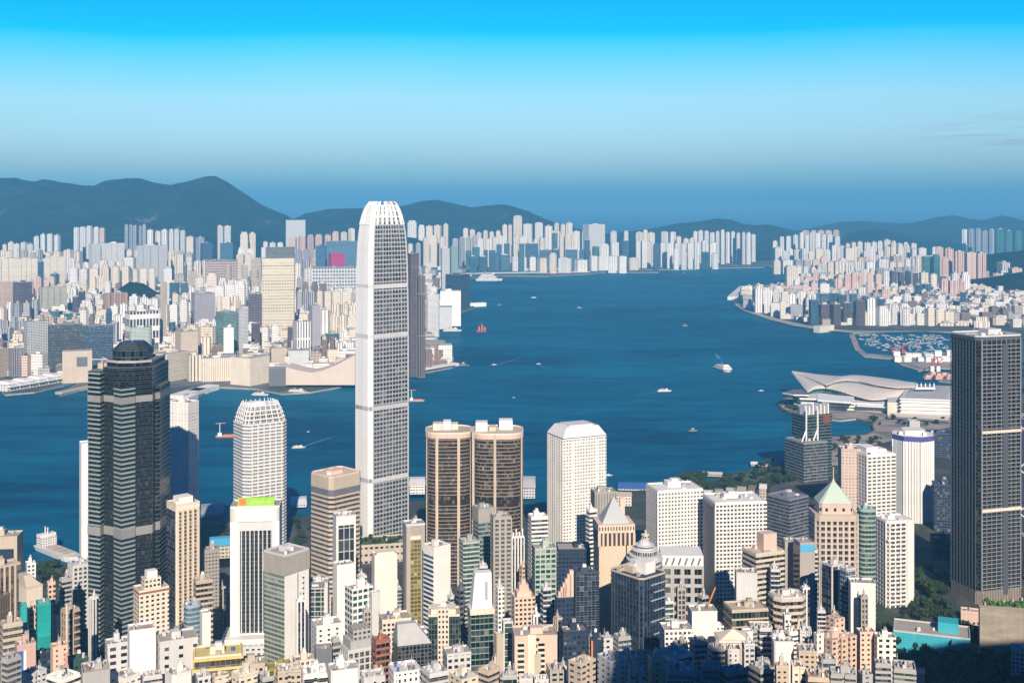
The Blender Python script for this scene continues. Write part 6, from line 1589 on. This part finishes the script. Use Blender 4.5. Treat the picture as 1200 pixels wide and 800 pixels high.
boat(544, 428.5, 13, 5, 'work', 'dark boat with a mast at the tip of the white promenade deck', hc='dgrey')
boat(579, 427.5, 7, 15, 'launch', 'small white launch with a long thin wake', hc='white')
boat(631, 426.5, 6, -10, 'launch', 'tiny white launch alone in mid harbour')
boat(625.5, 349, 6.5, 10, 'ferry', 'small white ferry far out below the middle of the far shore')
boat(679, 361, 6, 0, 'work', 'tiny dim boat right of the small far ferry', hc='lgrey')
boat(802, 320, 5, 80, 'launch', 'white sail-like launch at the far harbour mouth')
boat(585.5, 358, 6, 5, 'work', 'tiny dark boat right of the white pier jutting out', hc='dgrey')
boat(848, 434, 13, -75, 'end', 'large white ferry with a dark funnel seen head-on', 'ferry', beam=.36)
boat(778.5, 458.5, 17, 5, 'ferry', 'low white ferry left of the one seen head-on', 'ferry', 'white', .2)
boat(812.5, 505, 11, 12, 'work', 'small brown tug with a mast nearest the right waterfront', 'boat', 'brown', .34)
boat(602, 466, 5, 20, 'launch', 'tiny dark-hulled launch left of the white capped tower', hc='dgrey')
boat(803, 382, 7, 0, 'work', 'tiny brownish boat in front of the right-hand shore', hc='tan')
boat(892, 458, 7, 0, 'launch', 'pale speck of a launch left of the curved roofs', hc='lgrey')
boat(350, 524.5, 16, 14, 'ferry', 'white ferry with a wake right of the pale banded tower', 'ferry')
boat(361.5, 506, 6, 65, 'launch', 'small boat above the white ferry right of the pale banded tower', hc='lgrey')
boat(333, 499.5, 6, 10, 'launch', 'small white launch just right of the pale banded tower crown')
boat(488, 470, 19, 3, 'barge', 'flat pinkish barge just right of the tallest skyscraper', 'barge', 'pink')
boat(265, 512, 24, 6, 'barge', 'crane barge with a white tower left of the pale banded tower', 'barge', 'orange')
boat(349, 460.5, 26, -12, 'ferry', 'double-decked white ferry moored at the inlet quay', 'ferry')
boat(305, 463, 20, -8, 'ferry', 'white ferry moored left of the double-decked one', 'ferry')
boat(530, 388, 22, 3, 'ferry', 'long white and red boat moored by the far promenade', 'boat', 'white', .2)
boat(70, 651, 88, -42, 'ship', 'white ship with a tall stern cabin moored at the lower left shore', 'ship', 'white', .24)
boat(713, 557, 10, 5, 'launch', 'small white boat right of the white capped tower')
boat(30, 345, 1, 0, 'launch', 'x') if False else None
# wakes: foam on the water behind moving boats
def wake(x0, y0, x1, y1, w0, w1):
    a, b = on_plane(x0, y0, .25), on_plane(x1, y1, .25); d = (b - a); n = Vector((-d.y, d.x, 0)).normalized()
    return [a + n * w0, a - n * w0, b - n * w1, b + n * w1]
mb = MB()
for q in [(582, 427, 612, 419, 2, 1), (769, 459.5, 745, 463, 2, .8), (358, 522, 392, 511, 2, .8), (633, 428, 640, 432, 1.5, .5), (843, 420, 838, 414, 5, 1)]:
    mb.face(wake(*q))
m, t, b_ = _new('foam'); b_.inputs['Base Color'].default_value = (.14, .30, .40, 1); b_.inputs['Roughness'].default_value = .7
tag(mb.build('wake_foam', m), 'pale foam wakes behind moving boats', None, None, 'stuff')

rk = random.Random(31)
for q in range(34):
    px, py = [(rk.uniform(1020, 1110), rk.uniform(490, 500)), (rk.uniform(985, 1045), rk.uniform(511, 524)), (rk.uniform(940, 985), rk.uniform(523, 540))][q % 3]
    p = on_plane(px, py, 3.7)
    plant_later.append((p, q))
# boats packed into the typhoon shelter, each its own
rb = random.Random(11)
protos = []
for q, (hc, cc) in enumerate([('lgrey', 'grey'), ('grey', 'grey'), ('tan', 'grey'), ('grey', 'blue'), ('rust', 'grey')]):
    r = empty('moored_boat', (0, 0, 0)); tag(r, 'small boat moored in the crowded basin inside the breakwater', 'boat', 'boats moored in the basin')
    hull(17, 5, 1.6, plain(hc), r); MB().box((-1.5, 0, 1.6), (7.5, 3.6, 2.6)).build('cabin', [facade(cc, 'dark', 2, 2.6, .6, .4), plain(cc)], r)
    if q == 4: MB().tube((1, 0, 1.6), (1, 0, 10), .25).build('mast', plain('rust'), r)
    protos.append(r)
first = [True] * 5; cnt = 0
for gy in range(9):
    for gx in range(22):
        py = 393.5 + gy * 2.4; px = 1004 + gx * 5.1 + (gy % 2) * 2 + rb.uniform(-1.5, 1.5)
        lim = 1004 + max(0, (py - 402) * 3.2) 
        if px < lim + 2 or px > 1113 or rb.random() < .33: continue
        k = rb.choices(range(5), [5, 4, 2, 2, 1])[0]; p = on_plane(px, py + rb.uniform(-.6, .6), 0); rz = rb.uniform(-.5, .5) + rb.choice([0, 0, 1.2])
        if first[k]: protos[k].location = p; protos[k].rotation_euler = (0, 0, rz); first[k] = False
        else: copy_tree(protos[k], p, rz)
        cnt += 1
print('moored boats', cnt)
# sheds and cranes on the cargo piers
rs = random.Random(4)
WORDS = ['largest', 'second', 'third', 'fourth', 'fifth', 'sixth', 'seventh', 'eighth', 'ninth', 'tenth', 'eleventh', 'twelfth']
for q in range(12):
    px, py = 1052 + (q % 6) * 12 + rs.uniform(-3, 3), 417.5 + (q // 6) * 6 + rs.uniform(-1, 1)
    p = on_plane(px, py, 3); r = empty('cargo_shed', p, rs.uniform(-.3, .3))
    tag(r, '%s white shed on the cargo pier, %s row' % (['leftmost', 'second', 'third', 'fourth', 'fifth', 'rightmost'][q % 6], ['back', 'front'][q // 6]), 'shed', 'white sheds on the cargo pier')
    w, d, h = rs.uniform(16, 26), rs.uniform(14, 22), rs.uniform(7, 15)
    MB().prism(p_rect(w, d), 0, h).build('wall', [plain('white'), plain('white')], r)
    MB().prism(p_rect(w * 1.04, d * 1.04), h, h + 2.5, 0, 0, p_rect(w, d * .1)).build('roof', plain(rs.choice(['white', 'white', 'lgrey'])), r)
for q, (px, py, h) in enumerate([(1058, 414, 26), (1046, 413, 15), (1092, 436, 34), (1099, 435, 30)]):
    p = on_plane(px, py, 3); r = empty('harbour_crane', p)
    tag(r, ['tall red harbour crane behind the white sheds', 'short red crane stump at the left of the cargo pier', 'tall red and white crane on the work pier', 'second red and white crane on the work pier, to the right'][q], 'crane')
    MB().box((0, 0, 0), (9, 9, h * .45)).build('base', plain('red' if q < 2 else 'white'), r)
    MB().tube((0, 0, h * .4), (0, 0, h), 1.6).build('mast', plain('red'), r)
    MB().tube((-4, 0, h * .6), (14, 0, h * 1.05), 1.3).build('jib', plain('red'), r)
for q in range(6):
    p = on_plane(1086 + q * 6.5, 444 - (q % 2) * 3, 3); r = empty('stacked_cargo', p, .2)
    tag(r, 'pinkish stack of cargo on the work pier, %s from the left' % ORD[q], 'cargo stack', 'cargo on the work pier')
    MB().box((0, 0, 0), (18, 12, 5 + q % 3 * 2)).build('lower_tier', plain('salmon'), r); MB().box((2, 1, 5 + q % 3 * 2), (10, 8, 4)).build('upper_tier', plain('peach'), r)

# ================================================================ TREES
def leaf_mat(name, c1, c2):
    m, t, b = _new(name)
    tcn = t.nodes.new('ShaderNodeTexCoord'); n = _noise(t, tcn.outputs['Object'], .45, 3)
    oi = t.nodes.new('ShaderNodeObjectInfo')
    f = _math(t, 'MULTIPLY_ADD', n, 1.6, -.45)
    f = _math(t, 'ADD', f, _math(t, 'MULTIPLY_ADD', oi.outputs['Random'], .4, -.2))
    t.links.new(_mix(t, f, c1, c2), b.inputs['Base Color']); b.inputs['Roughness'].default_value = .7
    b.inputs['Specular IOR Level'].default_value = .25
    return m
LEAF = leaf_mat('foliage', (.018, .035, .010), (.065, .10, .028)); LEAF2 = leaf_mat('bright_foliage', (.05, .16, .02), (.16, .38, .05)); BARK = plain((.09, .065, .045))
def crown_mesh(rad, hgt, z0, seed, n=900, leaf=.85):
    r = random.Random(seed); b = MB()
    cl = [(r.gauss(0, .42) * rad, r.gauss(0, .42) * rad, z0 + hgt * r.uniform(.15, .85), rad * r.uniform(.28, .5)) for _ in range(11)]
    for _ in range(n):
        cx, cy_, cz, cr = r.choice(cl)
        v = Vector((r.gauss(0, 1), r.gauss(0, 1), r.gauss(0, .8))).normalized() * cr * r.uniform(.55, 1.05)
        p = Vector((cx, cy_, cz)) + v
        nrm = (v.normalized() + Vector((r.gauss(0, .5), r.gauss(0, .5), r.gauss(0, .5) + .3))).normalized()
        a = nrm.orthogonal().normalized(); c = nrm.cross(a); s = leaf * r.uniform(.6, 1.3)
        b.face([p - a * s - c * s * .5, p + a * s * .3 - c * s, p + a * s + c * s * .4, p - a * s * .2 + c * s])
    return b
tree_protos = []
def tree_proto(seed, H_, rad, mat=LEAF):
    r = empty('tree', (0, 0, 0)); b = MB()
    b.cyl((0, 0, 0), .55, H_ * .5, 0, 8, .3)
    rr = random.Random(seed)
    for _ in range(5):
        a = rr.uniform(0, 6.28); b.tube((0, 0, H_ * rr.uniform(.28, .48)), (cos(a) * rad * .55, sin(a) * rad * .55, H_ * rr.uniform(.55, .8)), .16)
    b.build('trunk', BARK, r); crown_mesh(rad, H_ * .72, H_ * .28, seed).build('crown', mat, r)
    return r
tree_protos = [tree_proto(1, 13, 6.0), tree_proto(2, 15, 6.6), tree_proto(3, 10, 5.5), tree_proto(4, 12, 7.2), tree_proto(5, 9, 4.2)]
used = [False] * 5
rt_ = random.Random(8)
def plant(x, y, z, label, group, k=None, s=1.0):
    k = rt_.randrange(5) if k is None else k
    if not used[k]: o = tree_protos[k]; used[k] = True; o.location = (x, y, z); o.rotation_euler = (0, 0, rt_.uniform(0, 6.28))
    else: o = copy_tree(tree_protos[k], (x, y, z), rt_.uniform(0, 6.28))
    q = s * rt_.uniform(.8, 1.2); o.scale = (q, q, q * rt_.uniform(.9, 1.15))
    tag(o, label, 'tree', group); return o
# the shaded park at lower right: trees in the shade cannot be told apart
nt_ = 0
for row_ in range(14):
    Yt = 905 + row_ * 17
    for col in range(26):
        px = 1038 + col * 8.4 * (1 + (14 - row_) * .004) + rt_.uniform(-3, 3); Y = Yt + rt_.uniform(-6, 6)
        if px > 1240: continue
        x = (px - 600) / F * Y
        zg = ground_z(x, Y); pr = YH + (CAMH - zg - 10) * F / Y
        # keep off the turquoise hall, the wall and the houses
        if 1040 < px < 1146 and 1062 < Y < 1160: continue
        if px > 1142 and 1055 < Y < 1110: continue
        if 1045 < px < 1092 and 915 < Y < 975: continue
        if 1180 < px < 1232 and 945 < Y < 1000: continue
        if px < 1052 and Y < 1000: continue
        if rt_.random() < .12: continue
        plant(x, Y, zg - .3, 'dark leafy tree in the shaded wood below the turquoise hall', 'trees of the shaded wood'); nt_ += 1
for q, (px, Y) in enumerate([(1058, 1190), (1068, 1205), (1080, 1190), (1096, 1200), (1104, 1185), (1112, 1200), (1088, 1225), (1074, 1240), (1064, 1260), (1116, 1170), (1124, 1160), (1131, 1150), (1140, 1140), (1146, 1128),
                             (1060, 1290), (1072, 1300), (1084, 1280), (1094, 1260), (1102, 1240), (1090, 1300), (1100, 1290), (1106, 1270), (1078, 1330), (1088, 1345), (1098, 1330), (1106, 1318), (1066, 1340), (1112, 1300), (1110, 1225), (1098, 1215), (1120, 1190)]):
    plant((px - 600) / F * Y, Y, 2, 'leafy tree between the white rippling tower and the dark gridded one', 'trees between the two right towers')
for q in range(12):
    px = 1156 + q * 7; Y = 1096 + rt_.uniform(-2, 6)
    x = (px - 600) / F * Y
    r = empty('creeper_bush', (x, Y, zrow(714, 1075) - 2.5 - q * .4)); tag(r, 'bright green bush on top of the retaining wall, %s from the left' % ORD[q], 'bush', 'bushes along the retaining wall')
    crown_mesh(3.4, 4.5, 0, 40 + q, 420, .55).build('foliage', LEAF2, r); MB().tube((0, 0, -1), (0, 0, 2), .3).build('stem', BARK, r)
for q in range(26):
    px = rt_.uniform(872, 930); py = rt_.uniform(546, 572); p = on_plane(px, py, 3.6)
    plant(p.x, p.y, 3.4, 'small tree in the shore park left of the stepped green glass tower', 'trees of the shore park', s=.8)
for q in range(34):
    px = rt_.uniform(800, 905); py = rt_.uniform(561, 577); p = on_plane(px, py, 3.6)
    plant(p.x, p.y, 3.4, 'small dark tree in the shore park behind the white gridded slabs', 'trees of the dark shore park', s=.85)
for q in range(12):
    px = rt_.uniform(36, 78); py = rt_.uniform(664, 684); p = on_plane(px, py, 3.6)
    plant(p.x, p.y, 3.4, 'dark tree on the shore below the moored white ship', 'trees by the moored ship', s=.9)
for q in range(8):
    px = rt_.uniform(343, 366); py = rt_.uniform(612, 640); p = on_plane(px, py, 3.6)
    plant(p.x, p.y, 3.4, 'tree in the small garden left of the banded beige tower', 'trees of the small garden', s=.7)
for q in range(8):
    px = rt_.uniform(246, 268); py = rt_.uniform(618, 640); p = on_plane(px, py, 3.6)
    plant(p.x, p.y, 3.4, 'tree beside the blue-roofed hall left of the white portal block', 'trees by the blue-roofed hall', s=.7)
for q in range(9):
    px = 423 + q * 5.6; Y = 1390 + (q % 3) * 8
    plant((px - 600) / F * Y, Y, zrow(640, 1380) + .2, 'small tree in the roof garden under the tallest skyscraper', 'roof garden trees', 4, .55)
for q in range(14):
    px = 364 + q * 2.9; p = on_plane(px, 448.5, 3.5)
    plant(p.x, p.y, 3.4, 'palm-like waterfront tree in front of the sloping pink hall', 'trees before the pink hall', s=.75)
for q in range(10):
    px = rt_.uniform(918, 948); py = rt_.uniform(472, 482); p = on_plane(px, py, 3.6)
    plant(p.x, p.y, 3.4, 'small tree at the harbour point beside the curved roofs', 'trees at the harbour point', s=.7)
for p, q in plant_later: plant(p.x, p.y, 3.5, 'small round tree on the pinkish promenade round the lagoon', 'trees of the lagoon promenade', s=.75)
print('trees', nt_)

# low roofs filling the bottom edge and the streets between the towers
rl = random.Random(21)
LOWPLACE = [(66, 'between the striped front and the white flats'), (120, 'under the white flats at lower left'), (205, 'below the pale grey house-like block'), (262, 'below the white portal block'), (330, 'below the slab tower'),
            (385, 'below the dark grey blank wall'), (430, 'below the grey window-grid block'), (485, 'below the black glass block'), (560, 'below the dark green banded block'), (625, 'below the cream triple-bay building'),
            (680, 'in the shade left of the navy glass block'), (740, 'in the shade below the navy glass block'), (800, 'by the navy white-outlined block'), (860, 'below the tent roof'), (930, 'below the terraced tower'), (1000, 'below the cream flats')]
cnts = {}
for (x0, x1, Y, ya, yb, wa, wb) in [(-20, 640, 735, 788, 799, 16, 40), (640, 800, 740, 780, 797, 16, 36), (800, 1050, 745, 778, 797, 16, 38), (790, 960, 800, 752, 776, 12, 28), (860, 960, 850, 738, 754, 9, 18), (230, 640, 800, 752, 786, 8, 13),
                                       (640, 720, 870, 742, 767, 12, 24), (700, 780, 790, 768, 784, 14, 28)]:
    x = x0
    while x < x1:
        w = rl.uniform(wa, wb); yt = rl.uniform(ya, yb)
        if wb == 13: x += rl.uniform(14, 50)
        if rl.random() < .14: yt -= rl.uniform(5, 16)
        xm = x + w / 2
        c = rl.choice(['cream', 'cream', 'lgrey', 'sand', 'white', 'white', 'lgrey', 'concrete', 'grey', 'beige', 'white', 'dgrey', 'navy', 'navy', 'dgrey'])
        pl_ = min(LOWPLACE, key=lambda t: abs(t[0] - xm))[1]
        word = {'lgrey': 'pale grey', 'dgrey': 'dark glass', 'navy': 'grey-banded glass', 'concrete': 'concrete-grey', 'sand': 'sandy'}.get(c, c)
        dd = 'nearer' if Y < 780 else 'farther'
        key = (word, pl_, dd); cnts[key] = cnts.get(key, 0) + 1
        lab = 'low %s walk-up block %s, %s row%s' % (word, pl_, dd, '' if cnts[key] == 1 else ', %s such' % ORD[cnts[key] - 1])
        sty = rl.choice(['punch', 'punch', 'punch', 'bands', 'plain'])
        gl_ = 'dark'
        if c in ('navy', 'dgrey'): sty = 'bands'; gl_ = rl.choice(['navy', 'dgreen', 'green', 'blue', 'black'])
        tower(x, x + w * rl.choice([.06, .12, .2, .3, .45]), x + w, yt, Y + rl.uniform(-18, 18), sty, lab, name='walk_up_block', cat='low block', wall=c if c not in ('navy', 'dgrey') else 'grey', glass=gl_, st=rl.choice([3.2, 3.6, 4.2]), bay=rl.choice([3.5, 4.5, 6]), fw=rl.uniform(.3, .6),
              fh=rl.uniform(.35, .5), kit=rl.randint(7, 14), r=rl.uniform(.6, 1.3), seed=int(x * 13 + Y), group='walk-up blocks along the bottom edge', roof=rl.choice(['concrete', 'lgrey', 'sand', 'grey', 'cream']), big=rl.random() < .45,
              plan=rl.choice(['rect', 'rect', 'rect', 'notch2', 'cut']), band=1.6)
        x += w + rl.uniform(0, 3)

# slim towers standing in the gaps of the middle rows
rf = random.Random(55)
SLIM = [(36, 662, 1010, 12), (60, 684, 1000, 10), (110, 702, 950, 11), (246, 668, 1150, 9), (259, 690, 1120, 11), (338, 690, 1080, 12), (352, 705, 905, 10), (384, 700, 1000, 8), (424, 676, 1080, 11), (430, 716, 905, 9),
        (466, 690, 1060, 8), (468, 720, 905, 8), (529, 700, 960, 9), (540, 690, 930, 9), (566, 664, 1000, 10), (586, 690, 960, 10), (613, 664, 1060, 9), (628, 722, 850, 10), (640, 690, 960, 12), (654, 726, 860, 10),
        (704, 700, 1020, 9), (744, 655, 1120, 12), (756, 628, 1200, 9), (783, 706, 960, 12), (798, 690, 1000, 10), (824, 700, 985, 12), (842, 735, 890, 12), (884, 690, 1010, 9), (893, 716, 960, 11), (908, 668, 1080, 12),
        (922, 722, 905, 10), (936, 736, 880, 9), (944, 690, 1000, 10), (962, 716, 930, 10), (978, 720, 920, 9), (1012, 700, 960, 10)]
SL_LOOK = [('white', 'mid', 'punch', 'white'), ('cream', 'brown', 'punch', 'cream'), ('lgrey', 'navy', 'bands', 'navy glass and grey banded'), ('grey', 'dgreen', 'bands', 'dark green glass'), ('white', 'navy', 'fins', 'white ribbed'),
           ('dgrey', 'black', 'bands', 'black banded'), ('concrete', 'mid', 'grid', 'grey gridded'), ('peach', 'brown', 'punch', 'peach'), ('lgrey', 'green', 'bands', 'green glass banded'), ('sand', 'dark', 'fins', 'sandy ribbed')]
SLA = [(50, 'left of the dark striped tower'), (115, 'in front of the dark striped tower'), (250, 'left of the white portal block'), (345, 'right of the white portal block'), (385, 'by the black sign board'), (428, 'by the broad cream slab'),
       (467, 'by the olive glass tower'), (535, 'by the dark green glass block'), (566, 'before the right twin tower'), (590, 'by the grey concrete tower'), (615, 'left of the green glass tower'), (640, 'below the green glass tower'),
       (656, 'in the dark blue cluster'), (704, 'by the pyramid-roofed stone tower'), (750, 'by the ringed dome'), (790, 'below the silver block'), (824, 'left of the white gridded slab'), (842, 'right of the tilted roof crane'), (888, 'by the dark window bands'),
       (908, 'by the terraced tower'), (940, 'by the blue-topped slab'), (970, 'before the green pyramid tower'), (1012, 'by the curved green bands')]
scnt = {}
for q, (px, yt, Y, wd) in enumerate(SLIM):
    wl, gl_, sty, word = SL_LOOK[(q * 7 + q // 3) % 10]
    where = min(SLA, key=lambda t: abs(t[0] - px))[1]
    key = (word, where); scnt[key] = scnt.get(key, 0) + 1
    tower(px - wd / 2, px - wd / 2 + wd * rf.choice([.15, .25, .4]), px + wd / 2, yt, Y, sty, 'slim %s tower %s%s' % (word, where, '' if scnt[key] == 1 else ', lower of two'), wall=wl, glass=gl_, st=rf.choice([3.4, 3.8, 4.2]), finsp=3, fin=1.1,
          kit=rf.randint(2, 5), r=rf.uniform(.8, 1.3), band=1.2, bay=3.2, seed=q + 500, roof=rf.choice(['concrete', 'lgrey', 'sand']))

# ================================================================ THE AIR
m = bpy.data.materials.new('haze'); m.use_nodes = True
t = m.node_tree; t.nodes.clear()
out = t.nodes.new('ShaderNodeOutputMaterial'); pv = t.nodes.new('ShaderNodeVolumePrincipled')
pv.inputs['Color'].default_value = (.17, .58, .98, 1); pv.inputs['Density'].default_value = HAZE_DENSITY; pv.inputs['Anisotropy'].default_value = -0.1
t.links.new(pv.outputs[0], out.inputs['Volume'])
hz = MB().prism([(-30500, -3200), (30500, -3200), (30500, 60500), (-30500, 60500)], -4, 760, 0, 0).build('haze', m)
tag(hz, 'thin blue haze over the harbour and far city', None, None, 'stuff')
